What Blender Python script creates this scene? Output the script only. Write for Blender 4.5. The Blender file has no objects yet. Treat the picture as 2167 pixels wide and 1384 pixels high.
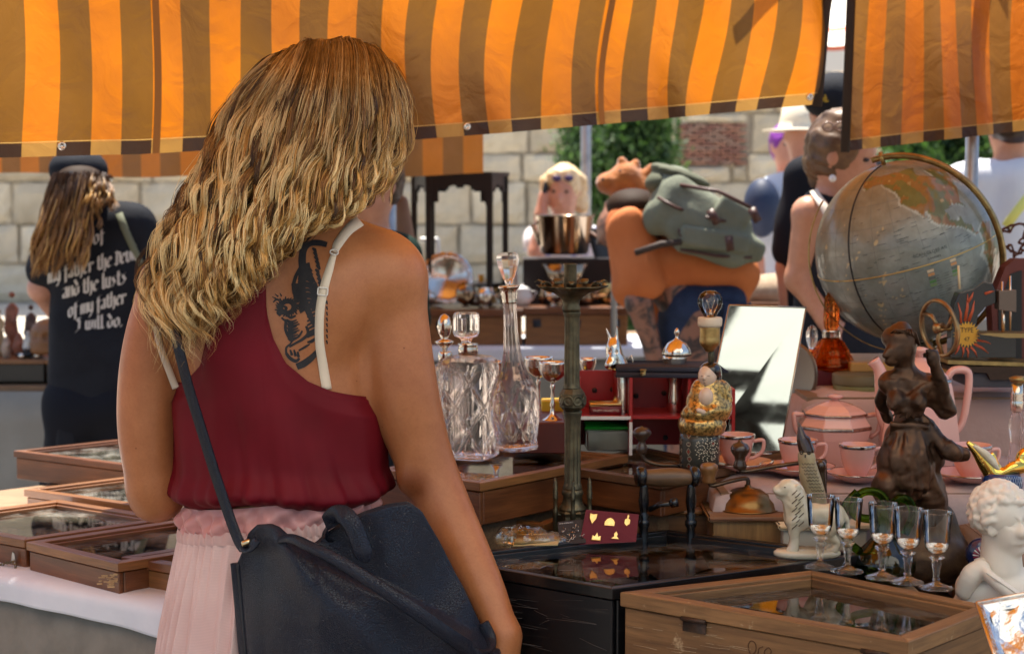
import bpy, bmesh, math, random
import numpy as np
from math import sin, cos, pi, radians, atan2, sqrt
from mathutils import Vector, Matrix, Euler
# ---------------------------------------------------------------- camera, world, sun, exposure
SC = bpy.context.scene
CAM_Z, FPX, HOR = 1.42, 3600.0, 410.0
PITCH = math.atan((692 - HOR) / FPX)
cam_data = bpy.data.cameras.new('camera')
cam = bpy.data.objects.new('camera', cam_data)
SC.collection.objects.link(cam)
cam.location = (0, 0, CAM_Z)
cam.rotation_euler = (pi / 2 - PITCH, 0, 0)
cam_data.sensor_width = 36
cam_data.lens = 36 * FPX / 2167
cam_data.clip_start, cam_data.clip_end = 0.05, 500
cam_data.dof.use_dof = True
cam_data.dof.focus_distance = 2.5
cam_data.dof.aperture_fstop = 6.6
SC.camera = cam
world = bpy.data.worlds.new("World")
SC.world = world
world.use_nodes = True
wn = world.node_tree
SUN_EL, SUN_AZ = radians(72), radians(-12)      # azimuth measured from +Y (behind the scene) towards +X
sky = wn.nodes.new('ShaderNodeTexSky')
sky.sky_type = 'NISHITA'
sky.sun_disc = False
sky.sun_elevation = SUN_EL
sky.sun_rotation = SUN_AZ
sky.air_density, sky.dust_density = 1.0, 2.0
bg = wn.nodes['Background']
wn.links.new(sky.outputs[0], bg.inputs[0])
bg.inputs[1].default_value = 0.10
sun_data = bpy.data.lights.new('sun', 'SUN')
sun_data.energy = 5.0
sun_data.angle = radians(0.6)
sun_data.color = (1.0, 0.93, 0.82)
sun = bpy.data.objects.new('sun', sun_data)
SC.collection.objects.link(sun)
sdir = Vector((sin(SUN_AZ) * cos(SUN_EL), cos(SUN_AZ) * cos(SUN_EL), sin(SUN_EL)))
sun.rotation_euler = sdir.to_track_quat('Z', 'Y').to_euler()
sun.location = (0, 6, 8)
SC.view_settings.view_transform = 'Standard'
SC.view_settings.look = 'None'
SC.view_settings.gamma = 1
SC.view_settings.exposure = 1.2
SC.view_settings.use_curve_mapping = False
SC.render.engine = 'CYCLES'
SC.cycles.use_denoising = True
SC.cycles.max_bounces = 10
SC.cycles.transmission_bounces = 10
SC.cycles.transparent_max_bounces = 24
SC.cycles.diffuse_bounces = 4
SC.cycles.glossy_bounces = 5
SC.cycles.caustics_refractive = False
SC.cycles.caustics_reflective = False
SC.cycles.sample_clamp_indirect = 6
COL = SC.collection
RNG = np.random.default_rng(7)
random.seed(5)
CP, SP = cos(PITCH), sin(PITCH)
# ---------------------------------------------------------------- measuring helpers
def at(px, py, Y):
 u = (px - 1083.5) / FPX; v = (692 - py) / FPX
 t = Y / (CP + v * SP)
 return Vector((u * t, Y, CAM_Z + t * (v * CP - SP)))
def onz(px, py, z):
 u = (px - 1083.5) / FPX; v = (692 - py) / FPX
 t = (z - CAM_Z) / (v * CP - SP)
 return Vector((u * t, t * (CP + v * SP), z))
def V3(*a): return Vector(a)
# ---------------------------------------------------------------- materials
MATS = {}
def nd(t, kind, **kw):
 n = t.nodes.new(kind)
 for k, v in kw.items():
  if k.startswith('i_'):
   n.inputs[k[2:].replace('_', ' ')].default_value = v
  else: setattr(n, k, v)
 return n
def ramp(t, stops, interp='LINEAR'):
 r = t.nodes.new('ShaderNodeValToRGB'); cr = r.color_ramp; cr.interpolation = interp
 while len(cr.elements) < len(stops): cr.elements.new(0.5)
 for e, (p, c) in zip(cr.elements, stops):
  e.position = p; e.color = (*c, 1) if len(c) == 3 else c
 return r
def mixc(t, f, a, b, mode='MIX'):
 m = t.nodes.new('ShaderNodeMix'); m.data_type = 'RGBA'; m.blend_type = mode
 for s, v in ((0, f), (6, a), (7, b)):
  if hasattr(v, 'links') or hasattr(v, 'is_linked'): t.links.new(v, m.inputs[s])
  elif s == 0: m.inputs[0].default_value = v
  else: m.inputs[s].default_value = (*v, 1)
 return m.outputs[2]
def newmat(name):
 m = bpy.data.materials.new(name); m.use_nodes = True
 t = m.node_tree; p = t.nodes['Principled BSDF']
 MATS[name] = m
 return m, t, p
def coords(t, which='Object', scale=(1, 1, 1), rot=(0, 0, 0)):
 tc = t.nodes.new('ShaderNodeTexCoord'); mp = t.nodes.new('ShaderNodeMapping')
 mp.inputs['Scale'].default_value = scale; mp.inputs['Rotation'].default_value = rot
 t.links.new(tc.outputs[which], mp.inputs[0])
 return mp.outputs[0]
def noise(t, vec, scale, detail=4, rough=.55, dist=0):
 n = nd(t, 'ShaderNodeTexNoise'); n.inputs['Scale'].default_value = scale
 n.inputs['Detail'].default_value = detail; n.inputs['Roughness'].default_value = rough
 n.inputs['Distortion'].default_value = dist
 t.links.new(vec, n.inputs['Vector']); return n.outputs[0]
def bump(t, p, h, strength=.3, dist=.002, prev=None):
 b = nd(t, 'ShaderNodeBump'); b.inputs['Strength'].default_value = strength; b.inputs['Distance'].default_value = dist
 t.links.new(h, b.inputs['Height'])
 if prev: t.links.new(prev, b.inputs['Normal'])
 if p: t.links.new(b.outputs[0], p.inputs['Normal'])
 return b.outputs[0]
def M(name, col=(.5, .5, .5), rough=.5, metal=0, col2=None, nscale=30, bmp=0, bscale=None, bdist=.001, coat=0, spec=.5,
      sss=0, stretch=(1, 1, 1), sheen=0, lo=.35, hi=.65, rvar=0, trans=0, ior=1.45):
 if name in MATS: return MATS[name]
 m, t, p = newmat(name)
 p.inputs['Base Color'].default_value = (*col, 1); p.inputs['Roughness'].default_value = rough
 p.inputs['Metallic'].default_value = metal; p.inputs['Coat Weight'].default_value = coat
 p.inputs['Specular IOR Level'].default_value = spec; p.inputs['IOR'].default_value = ior
 p.inputs['Sheen Weight'].default_value = sheen; p.inputs['Transmission Weight'].default_value = trans
 p.inputs['Coat Roughness'].default_value = .08
 if sss:
  p.inputs['Subsurface Weight'].default_value = sss
  p.inputs['Subsurface Radius'].default_value = (.012, .005, .003)
  p.inputs['Subsurface Scale'].default_value = 1
 v = coords(t, 'Object', stretch)
 if col2 is not None:
  n = noise(t, v, nscale, 5)
  r = ramp(t, [(lo, col), (hi, col2)])
  t.links.new(n, r.inputs[0]); t.links.new(r.outputs[0], p.inputs['Base Color'])
  if rvar:
   mr = nd(t, 'ShaderNodeMapRange'); mr.inputs[3].default_value = rough; mr.inputs[4].default_value = rough + rvar
   t.links.new(n, mr.inputs[0]); t.links.new(mr.outputs[0], p.inputs['Roughness'])
 if bmp:
  n2 = noise(t, v, bscale or nscale * 2, 4)
  bump(t, p, n2, bmp, bdist)
 return m
def wood(name, c1, c2, rough=.45, axis=0, scale=14, coat=0, bmp=.25, ring=1.0, wear=None):
 """long grain along the object's local axis"""
 if name in MATS: return MATS[name]
 m, t, p = newmat(name)
 st = [ring * 1.0] * 3; st[axis] = .07
 v = coords(t, 'Object', st)
 n = noise(t, v, scale * 5, 6, .6, .6)
 n2 = noise(t, v, scale * 22, 4, .6, .2)
 v0 = coords(t, 'Object')
 n3 = noise(t, v0, 5, 3)
 r = ramp(t, [(.3, c1), (.5, tuple((a + b) / 2 for a, b in zip(c1, c2))), (.68, c2)])
 t.links.new(n, r.inputs[0])
 r2 = ramp(t, [(.3, (.55, .55, .55)), (.6, (1, 1, 1))]); t.links.new(n2, r2.inputs[0])
 c = mixc(t, .65, r.outputs[0], r2.outputs[0], 'MULTIPLY')
 r3 = ramp(t, [(.3, (.62, .6, .58)), (.7, (1.15, 1.1, 1.05))]); t.links.new(n3, r3.inputs[0])
 c = mixc(t, .8, c, r3.outputs[0], 'MULTIPLY')
 if wear:
  nw = noise(t, v0, 22, 6, .7); rw = ramp(t, [(.62, (0, 0, 0)), (.7, (1, 1, 1))]); t.links.new(nw, rw.inputs[0])
  c = mixc(t, rw.outputs[0], c, wear)
 t.links.new(c, p.inputs['Base Color'])
 p.inputs['Roughness'].default_value = rough; p.inputs['Coat Weight'].default_value = coat
 p.inputs['Coat Roughness'].default_value = .15
 bump(t, p, n2, bmp, .001)
 return m
def glassmat(name, col=(1, 1, 1), rough=0.0, ior=1.5, clear=.35, bmp=0, bscale=60):
 """real glass, with a share of plain see-through so that light reaches what stands in it"""
 if name in MATS: return MATS[name]
 m, t, p = newmat(name)
 t.nodes.remove(p)
 out = t.nodes['Material Output']
 g = nd(t, 'ShaderNodeBsdfGlass'); g.inputs['Color'].default_value = (*col, 1)
 g.inputs['Roughness'].default_value = rough; g.inputs['IOR'].default_value = ior
 tr = nd(t, 'ShaderNodeBsdfTransparent'); tr.inputs[0].default_value = (*col, 1)
 mx = nd(t, 'ShaderNodeMixShader'); mx.inputs[0].default_value = clear
 t.links.new(g.outputs[0], mx.inputs[1]); t.links.new(tr.outputs[0], mx.inputs[2]); t.links.new(mx.outputs[0], out.inputs[0])
 if bmp:
  v = coords(t); n = noise(t, v, bscale, 2); b = nd(t, 'ShaderNodeBump'); b.inputs['Strength'].default_value = bmp
  b.inputs['Distance'].default_value = .002
  t.links.new(n, b.inputs['Height']); t.links.new(b.outputs[0], g.inputs['Normal'])
 return m
def panemat(name='pane_glass', tint=(.93, .95, .93), dirt=.05, refl=1.0):
 if name in MATS: return MATS[name]
 m, t, p = newmat(name); t.nodes.remove(p); out = t.nodes['Material Output']
 gl = nd(t, 'ShaderNodeBsdfGlossy'); gl.inputs['Roughness'].default_value = .015
 gl.inputs[0].default_value = (refl, refl, refl, 1)
 tr = nd(t, 'ShaderNodeBsdfTransparent'); tr.inputs[0].default_value = (*tint, 1)
 fr = nd(t, 'ShaderNodeFresnel'); fr.inputs[0].default_value = 1.9
 mx = nd(t, 'ShaderNodeMixShader'); t.links.new(fr.outputs[0], mx.inputs[0])
 t.links.new(tr.outputs[0], mx.inputs[1]); t.links.new(gl.outputs[0], mx.inputs[2])
 df = nd(t, 'ShaderNodeBsdfDiffuse'); df.inputs[0].default_value = (.7, .68, .62, 1)
 v = coords(t); n = noise(t, v, 18, 5, .7); r = ramp(t, [(.45, (0, 0, 0)), (.8, (dirt * 3,) * 3)]); t.links.new(n, r.inputs[0])
 mx2 = nd(t, 'ShaderNodeMixShader'); t.links.new(r.outputs[0], mx2.inputs[0]); t.links.new(mx.outputs[0], mx2.inputs[1]); t.links.new(df.outputs[0], mx2.inputs[2])
 t.links.new(mx2.outputs[0], out.inputs[0])
 return m
def thinglass(name, tint=(.97, .97, .96), ior=1.55, rough=.0):
 if name in MATS: return MATS[name]
 m, t, p = newmat(name); t.nodes.remove(p); out = t.nodes['Material Output']
 gl = nd(t, 'ShaderNodeBsdfGlossy'); gl.inputs['Roughness'].default_value = rough
 tr = nd(t, 'ShaderNodeBsdfTransparent'); tr.inputs[0].default_value = (*tint, 1); fr = nd(t, 'ShaderNodeFresnel'); fr.inputs[0].default_value = ior
 mx = nd(t, 'ShaderNodeMixShader'); t.links.new(fr.outputs[0], mx.inputs[0]); t.links.new(tr.outputs[0], mx.inputs[1]); t.links.new(gl.outputs[0], mx.inputs[2]); t.links.new(mx.outputs[0], out.inputs[0])
 return m
# ---------------------------------------------------------------- objects
def thing(name, label, cat, loc=(0, 0, 0), group=None, rz=0):
 o = bpy.data.objects.new(name, None); COL.objects.link(o)
 o.empty_display_size = .03
 o.location = loc; o.rotation_euler = (0, 0, rz)
 o['label'] = label; o['category'] = cat
 if group: o['group'] = group
 return o
def tag(o, label=None, cat=None, group=None, kind=None):
 for k, v in (('label', label), ('category', cat), ('group', group), ('kind', kind)):
  if v: o[k] = v
 return o
def root_offset(parent):
 off = Vector((0, 0, 0)); q = parent
 while q: off += q.location; q = q.parent
 return off
def mesh(name, verts, faces, mat, parent=None, smooth=True, world_space=True, origin=None):
 """verts in world space (unless world_space=False); parent things are unrotated when built"""
 verts = np.asarray(verts, dtype=np.float64).reshape(-1, 3)
 if parent is not None and world_space: verts = verts - np.array(root_offset(parent))
 o0 = None
 if origin is not None: verts = verts - np.array(origin)
 me = bpy.data.meshes.new(name)
 me.from_pydata(verts.tolist(), [], [tuple(f) for f in faces] if not isinstance(faces, np.ndarray) else faces.tolist())
 if smooth: me.polygons.foreach_set('use_smooth', [True] * len(me.polygons))
 me.update()
 if mat is not None: me.materials.append(mat)
 o = bpy.data.objects.new(name, me); COL.objects.link(o)
 if parent is not None: o.parent = parent
 if origin is not None: o.location = origin
 return o
class G:
 """collects geometry for ONE mesh object"""
 def __init__(s): s.v = []; s.f = []; s.n = 0
 def add(s, v, f):
  v = np.asarray(v, dtype=float).reshape(-1, 3)
  s.v.append(v); s.f += [tuple(int(i) + s.n for i in q) for q in f]; s.n += len(v); return s
 def box(s, c, size, R=None, bev=0):
  x, y, z = [a / 2 for a in size]
  if bev <= 0:
   v = np.array([(i * x, j * y, k * z) for i in (-1, 1) for j in (-1, 1) for k in (-1, 1)])
   f = [(0, 1, 3, 2), (4, 6, 7, 5), (0, 4, 5, 1), (2, 3, 7, 6), (0, 2, 6, 4), (1, 5, 7, 3)]
  else:
   b = min(bev, x * .9, y * .9, z * .9); vs = []; idx = {}
   for i in (-1, 1):
    for j in (-1, 1):
     for k in (-1, 1):
      for ax in range(3):
       p = [i * (x - b), j * (y - b), k * (z - b)]
       p[ax] = [i * x, j * y, k * z][ax]; idx[(i, j, k, ax)] = len(vs); vs.append(p)
   v = np.array(vs); f = []
   for ax in range(3):
    o = [q for q in range(3) if q != ax]
    for sg in (-1, 1):
     q = []
     for a, c2 in ((-1, -1), (1, -1), (1, 1), (-1, 1)):
      key = [0, 0, 0]; key[ax] = sg; key[o[0]] = a; key[o[1]] = c2; q.append(idx[(*key, ax)])
     f.append(q if (sg > 0) == (ax != 1) else q[::-1])
   for ax in range(3):     # edges running along ax
    o = [q for q in range(3) if q != ax]
    for a in (-1, 1):
     for c2 in (-1, 1):
      k0 = [0, 0, 0]; k0[ax] = -1; k0[o[0]] = a; k0[o[1]] = c2; k1 = list(k0); k1[ax] = 1
      q = [idx[(*k0, o[0])], idx[(*k1, o[0])], idx[(*k1, o[1])], idx[(*k0, o[1])]]
      f.append(q)
   for i in (-1, 1):
    for j in (-1, 1):
     for k in (-1, 1): f.append([idx[(i, j, k, a)] for a in range(3)])
  if R is not None: v = v @ np.array(R).T
  return s.add(v + np.array(c), f)
 def bar(s, a, b, w, h, up=(0, 0, 1), bev=0):
  a = Vector(a); b = Vector(b); d = b - a; L = d.length; X = d.normalized(); Z = Vector(up)
  Yv = Z.cross(X).normalized(); Z = X.cross(Yv)
  R = Matrix((X, Yv, Z)).transposed()
  return s.box((a + b) / 2, (L, w, h), R, bev)
 def lathe(s, prof, c=(0, 0, 0), n=24, R=None, mod=None, close=False, cap=True):
  """prof: [(r, z)...]; mod(theta, r, z)->r"""
  vs = []
  for r, z in prof:
   for k in range(n):
    a = 2 * pi * k / n; rr = mod(a, r, z) if mod else r
    vs.append((rr * cos(a), rr * sin(a), z))
  f = []
  m = len(prof)
  for i in range(m - 1 + (1 if close else 0)):
   for k in range(n):
    i2 = (i + 1) % m
    f.append((i * n + k, i * n + (k + 1) % n, i2 * n + (k + 1) % n, i2 * n + k))
  if not close and cap:
   if prof[0][0] > 1e-6: f.append(tuple(range(n))[::-1])
   if prof[-1][0] > 1e-6: f.append(tuple((m - 1) * n + k for k in range(n)))
  v = np.array(vs)
  if R is not None: v = v @ np.array(R).T
  return s.add(v + np.array(c), f)
 def tube(s, pts, r, n=8, cap=True, flat=1.0, up=None):
  pts = [Vector(p) for p in pts]; m = len(pts); vs = []
  rr = r if hasattr(r, '__len__') else [r] * m
  T0 = (pts[1] - pts[0]).normalized()
  N = Vector(up) if up else (Vector((0, 0, 1)) if abs(T0.z) < .9 else Vector((1, 0, 0)))
  for i, p in enumerate(pts):
   T = (pts[min(i + 1, m - 1)] - pts[max(i - 1, 0)]).normalized()
   N = (N - T * N.dot(T)).normalized() if (N - T * N.dot(T)).length > 1e-6 else N
   B = T.cross(N)
   for k in range(n):
    a = 2 * pi * k / n
    vs.append(p + (N * cos(a) + B * sin(a) * flat) * rr[i])
  f = [(i * n + k, i * n + (k + 1) % n, (i + 1) * n + (k + 1) % n, (i + 1) * n + k) for i in range(m - 1) for k in range(n)]
  if cap: f += [tuple(range(n))[::-1], tuple((m - 1) * n + k for k in range(n))]
  return s.add([tuple(v) for v in vs], f)
 def ball(s, c, r, nu=14, nv=9, R=None):
  r = (r, r, r) if not hasattr(r, '__len__') else r
  vs = [(0, 0, -r[2])]
  for j in range(1, nv):
   ph = -pi / 2 + pi * j / nv
   for i in range(nu):
    a = 2 * pi * i / nu; vs.append((r[0] * cos(ph) * cos(a), r[1] * cos(ph) * sin(a), r[2] * sin(ph)))
  vs.append((0, 0, r[2])); f = []
  for i in range(nu):
   f.append((0, 1 + (i + 1) % nu, 1 + i)); f.append((len(vs) - 1, 1 + (nv - 2) * nu + i, 1 + (nv - 2) * nu + (i + 1) % nu))
   for j in range(nv - 2): a = 1 + j * nu; f.append((a + i, a + (i + 1) % nu, a + nu + (i + 1) % nu, a + nu + i))
  v = np.array(vs)
  if R is not None: v = v @ np.array(R).T
  return s.add(v + np.array(c), f)
 def prism(s, poly, z0, z1, R=None, c=(0, 0, 0)):
  n = len(poly); v = np.array([(x, y, z0) for x, y in poly] + [(x, y, z1) for x, y in poly], dtype=float)
  f = [tuple(range(n))[::-1], tuple(range(n, 2 * n))] + [(i, (i + 1) % n, n + (i + 1) % n, n + i) for i in range(n)]
  if R is not None: v = v @ np.array(R).T
  return s.add(v + np.array(c), f)
 def ribbon(s, pts, w, th, normals, close=False):
  """flat strap: width w along T x N, thickness th along N"""
  pts = [Vector(p) for p in pts]; m = len(pts); vs = []
  for i, p in enumerate(pts):
   T = (pts[min(i + 1, m - 1)] - pts[max(i - 1, 0)]).normalized()
   N = Vector(normals[i] if len(normals) == m else normals[0]); N = (N - T * N.dot(T)).normalized(); B = T.cross(N)
   ww = w[i] if hasattr(w, '__len__') else w
   for a, b in ((-1, 0), (-.9, 1), (.9, 1), (1, 0)): vs.append(p + B * a * ww / 2 + N * (b * th))
  f = [(i * 4 + k, i * 4 + (k + 1) % 4, i * 4 + 4 + (k + 1) % 4, i * 4 + 4 + k) for i in range(m - 1) for k in range(4)]
  f += [(3, 2, 1, 0), tuple((m - 1) * 4 + k for k in range(4))]
  return s.add([tuple(v) for v in vs], f)
 def build(s, name, mat, parent=None, smooth=True, **kw):
  return mesh(name, np.concatenate(s.v), s.f, mat, parent, smooth, **kw)
def autosmooth(o, ang=40):
 me = o.data; bm = bmesh.new(); bm.from_mesh(me)
 bmesh.ops.recalc_face_normals(bm, faces=bm.faces)
 for e in bm.edges:
  if len(e.link_faces) == 2 and e.calc_face_angle(0) > radians(ang): e.smooth = False
 bm.to_mesh(me); bm.free(); me.update(); return o
def grid_sheet(fn, nu, nv, close_u=False):
 P = [fn(i / (nu if close_u else nu - 1), j / (nv - 1)) for j in range(nv) for i in range(nu)]
 f = []
 for j in range(nv - 1):
  for i in range(nu if close_u else nu - 1):
   i2 = (i + 1) % nu; f.append((j * nu + i, j * nu + i2, (j + 1) * nu + i2, (j + 1) * nu + i))
 return np.array([tuple(p) for p in P]), f
def solidify(o, th, off=-1):
 m = o.modifiers.new('thickness', 'SOLIDIFY'); m.thickness = th; m.offset = off; return o
def catmull(P, n):
 P = [np.array(p, dtype=float) for p in P]; out = []
 P = [2 * P[0] - P[1]] + P + [2 * P[-1] - P[-2]]
 m = len(P) - 3
 for i in range(n):
  t = i / (n - 1) * m; k = min(int(t), m - 1); u = t - k; a, b, c, d = P[k:k + 4]
  out.append(.5 * ((2 * b) + (-a + c) * u + (2 * a - 5 * b + 4 * c - d) * u * u + (-a + 3 * b - 3 * c + d) * u ** 3))
 return np.array(out)
def copy_tree(o, parent=None):
 c = o.copy(); COL.objects.link(c); c.parent = parent
 for ch in list(o.children): copy_tree(ch, c)
 return c
def rotmat(rx=0, ry=0, rz=0): return np.array(Euler((rx, ry, rz)).to_matrix())
# ---------------------------------------------------------------- signed distance modelling (organic shapes as one continuous mesh)
class SDF:
 def __init__(s, h, k=.03): s.h = h; s.k = k; s.p = []
 def cap(s, a, b, ra, rb=None, k=None, op='u'):
  rb = ra if rb is None else rb; s.p.append(('c', np.array(a, float), np.array(b, float), ra, rb, k, op)); return s
 def chain(s, pts, rs, k=None, op='u'):
  """a bent tapering limb as one primitive along a smooth curve"""
  n = (len(pts) - 1) * (4 if len(pts) > 2 else 1) + 1
  C = catmull([(*p, r) for p, r in zip(pts, rs)], n); s.p.append(('h', C[:, :3], C[:, 3], 0, 0, k, op)); return s
 def ell(s, c, r, R=None, k=None, op='u'):
  r = (r, r, r) if not hasattr(r, '__len__') else r
  s.p.append(('e', np.array(c, float), np.array(r, float), None if R is None else np.array(R), 0, k, op)); return s
 def box(s, c, r, R=None, rnd=.003, k=None, op='u'):
  s.p.append(('b', np.array(c, float), np.array(r, float), None if R is None else np.array(R), rnd, k, op)); return s
 def bounds(s):
  lo = np.full(3, 1e9); hi = -lo
  for q in s.p:
   if q[6] != 'u': continue
   if q[0] == 'c': l = np.minimum(q[1] - q[3], q[2] - q[4]); h = np.maximum(q[1] + q[3], q[2] + q[4])
   elif q[0] == 'h': l = (q[1] - q[2][:, None]).min(0); h = (q[1] + q[2][:, None]).max(0)
   else:
    m = np.max(q[2]) * (1.0 if q[3] is None and q[0] == 'e' else 1.3)
    e = q[2] if q[3] is None else np.full(3, m if q[0] == 'e' else np.linalg.norm(q[2]))
    l = q[1] - e - .001; h = q[1] + e + .001
   lo = np.minimum(lo, l); hi = np.maximum(hi, h)
  return lo, hi
 @staticmethod
 def dist(q, P):
  if q[0] == 'h':
   out = None
   for i in range(len(q[1]) - 1):
    d_ = SDF.dist(('c', q[1][i], q[1][i + 1], q[2][i], q[2][i + 1]), P); out = d_ if out is None else np.minimum(out, d_)
   return out
  if q[0] == 'c':
   a, b, ra, rb = q[1:5]; d = b - a; L2 = d @ d + 1e-12
   t = np.clip(((P - a) @ d) / L2, 0, 1)
   return np.linalg.norm(P - (a + t[..., None] * d), axis=-1) - (ra + (rb - ra) * t)
  X = P - q[1]
  if q[3] is not None: X = X @ q[3]
  if q[0] == 'e':
   k0 = np.linalg.norm(X / q[2], axis=-1); k1 = np.linalg.norm(X / q[2] ** 2, axis=-1) + 1e-9
   return k0 * (k0 - 1) / k1
  d = np.abs(X) - (q[2] - q[4])
  return np.linalg.norm(np.maximum(d, 0), axis=-1) + np.minimum(d.max(-1), 0) - q[4]
 def eval(s, P):
  D = np.full(P.shape[:-1], 1.0)
  for q in s.p:
   d = s.dist(q, P); k = s.k if q[5] is None else q[5]
   if q[6] == 'u': h = np.maximum(k - np.abs(D - d), 0) / max(k, 1e-9); D = np.minimum(D, d) - h * h * k / 4
   elif q[6] == 's': h = np.maximum(k - np.abs(D + d), 0) / max(k, 1e-9); D = np.maximum(D, -d) + h * h * k / 4
   else: D = np.maximum(D, d)
  return D
 def polygon(s, fn=None, pad=None):
  lo, hi = s.bounds(); h = s.h; pad = pad or 2 * h + s.k * .3
  lo = lo - pad; hi = hi + pad; n = np.ceil((hi - lo) / h).astype(int) + 1
  ax = [lo[i] + h * np.arange(n[i]) for i in range(3)]
  D = np.full(n, .5, dtype=np.float64)
  for q in s.p:
   k = s.k if q[5] is None else q[5]; mg = max(k, 4 * h) + h
   if q[6] == 'i': sl = [slice(0, n[i]) for i in range(3)]
   else:
    if q[0] == 'c': l = np.minimum(q[1] - q[3], q[2] - q[4]); u = np.maximum(q[1] + q[3], q[2] + q[4])
    elif q[0] == 'h': l = (q[1] - q[2][:, None]).min(0); u = (q[1] + q[2][:, None]).max(0)
    else:
     e = q[2] if q[3] is None else np.full(3, np.linalg.norm(q[2]) if q[0] == 'b' else q[2].max())
     l = q[1] - e; u = q[1] + e
    i0 = np.maximum(np.floor((l - mg - lo) / h).astype(int), 0); i1 = np.minimum(np.ceil((u + mg - lo) / h).astype(int) + 1, n)
    if np.any(i1 <= i0): continue
    sl = [slice(i0[i], i1[i]) for i in range(3)]
   P = np.stack(np.meshgrid(ax[0][sl[0]], ax[1][sl[1]], ax[2][sl[2]], indexing='ij'), -1)
   d = s.dist(q, P); S = D[tuple(sl)]
   if q[6] == 'u': hh = np.maximum(k - np.abs(S - d), 0) / max(k, 1e-9); D[tuple(sl)] = np.minimum(S, d) - hh * hh * k / 4
   elif q[6] == 's': hh = np.maximum(k - np.abs(S + d), 0) / max(k, 1e-9); D[tuple(sl)] = np.maximum(S, -d) + hh * hh * k / 4
   else: D[tuple(sl)] = np.maximum(S, d)
  if fn is not None:
   P = np.stack(np.meshgrid(*ax, indexing='ij'), -1); D = fn(P, D)
  return surface_nets(D, lo, h)
 def build(s, name, mat, parent=None, fn=None, pad=None, post=None, smooth=True):
  v, f = s.polygon(fn, pad)
  if post is not None: v = post(v)
  return mesh(name, v, f, mat, parent, smooth)
def surface_nets(D, lo, h):
 n = np.array(D.shape); c = n - 1
 D = D.copy()
 D[0], D[-1] = np.maximum(D[0], h), np.maximum(D[-1], h); D[:, 0], D[:, -1] = np.maximum(D[:, 0], h), np.maximum(D[:, -1], h)
 D[:, :, 0], D[:, :, -1] = np.maximum(D[:, :, 0], h), np.maximum(D[:, :, -1], h)
 S = D < 0
 acc = np.zeros((*c, 3)); cnt = np.zeros(c)
 offs = [(0, 0), (1, 0), (0, 1), (1, 1)]
 for ax in range(3):
  o = [q for q in range(3) if q != ax]
  for u, w in offs:
   s0 = [None] * 3; s1 = [None] * 3
   s0[ax] = slice(0, c[ax]); s1[ax] = slice(1, c[ax] + 1)
   for q, e in ((o[0], u), (o[1], w)): s0[q] = slice(e, c[q] + e); s1[q] = s0[q]
   A = D[tuple(s0)]; B = D[tuple(s1)]; X = S[tuple(s0)] != S[tuple(s1)]
   t = np.where(X, A / np.where(X, A - B, 1), 0)
   acc[..., ax] += t; acc[..., o[0]] += X * u; acc[..., o[1]] += X * w; cnt += X
 act = cnt > 0; idx = np.full(c, -1, dtype=np.int64); ids = np.argwhere(act); idx[act] = np.arange(len(ids))
 v = lo + h * (ids + acc[act] / cnt[act][:, None])
 F = []
 for ax in range(3):
  o = [q for q in range(3) if q != ax]
  s0 = [slice(1, c[q]) for q in range(3)]; s1 = list(s0); s0[ax] = slice(0, c[ax]); s1[ax] = slice(1, c[ax] + 1)
  A = S[tuple(s0)]; B = S[tuple(s1)]; X = np.argwhere(A != B)
  flip = A[tuple(X.T)]
  base = X.copy(); base[:, o[0]] += 1; base[:, o[1]] += 1
  def g(du, dw):
   b = base.copy(); b[:, o[0]] += du; b[:, o[1]] += dw; return idx[tuple(b.T)]
  q = np.stack([g(-1, -1), g(0, -1), g(0, 0), g(-1, 0)], 1)
  if ax == 1: flip = ~flip
  q[~flip] = q[~flip][:, ::-1]; F.append(q)
 return v, np.concatenate(F)
def cloth_folds(P, D, a=1.0): return D + a * (.006 * vnoise(P, 24, 5) + .005 * np.sin(7 * vnoise(P, 10, 2)))
def vnoise(P, s, seed=0):
 """cheap smooth pseudo noise in -1..1 from sines"""
 r = np.random.default_rng(seed); out = 0
 for i in range(5):
  d = r.normal(size=3); d /= np.linalg.norm(d); out = out + np.sin((P @ d) * s * (.7 + .35 * i) + r.uniform(0, 6.28)) / (1 + .3 * i)
 return out / 3
# ================================================================ setting
def paving_material():
 m, t, p = newmat('paving'); v = coords(t)
 br = nd(t, 'ShaderNodeTexBrick'); br.inputs['Scale'].default_value = 1.6; br.inputs['Mortar Size'].default_value = .012
 br.inputs['Color1'].default_value = (.24, .21, .175, 1); br.inputs['Color2'].default_value = (.19, .17, .145, 1); br.inputs['Mortar'].default_value = (.12, .11, .1, 1)
 t.links.new(v, br.inputs[0]); n = noise(t, v, 9, 5); r = ramp(t, [(.3, (.7, .7, .7)), (.7, (1.1, 1.1, 1.1))]); t.links.new(n, r.inputs[0])
 t.links.new(mixc(t, .8, br.outputs[0], r.outputs[0], 'MULTIPLY'), p.inputs['Base Color']); p.inputs['Roughness'].default_value = .75
 bump(t, p, n, .3, .004)
 return m
g = G().add([(-60, -40, 0), (60, -40, 0), (60, 60, 0), (-60, 60, 0)], [(0, 1, 2, 3)]).build('ground', paving_material(), smooth=False)
g['kind'] = 'structure'
pz_ = G().add([(-40, 8.8, .005), (40, 8.8, .005), (40, 45, .005), (-40, 45, .005)], [(0, 1, 2, 3)]).build('bounce_paving', M('pale_bounce', (.62, .57, .48), .8, col2=(.52, .47, .39), nscale=1.5, bmp=.3, bscale=12, bdist=.005), smooth=False); pz_['kind'] = 'structure'  # paler sheet added over the far ground to bounce light onto the wall
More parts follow.
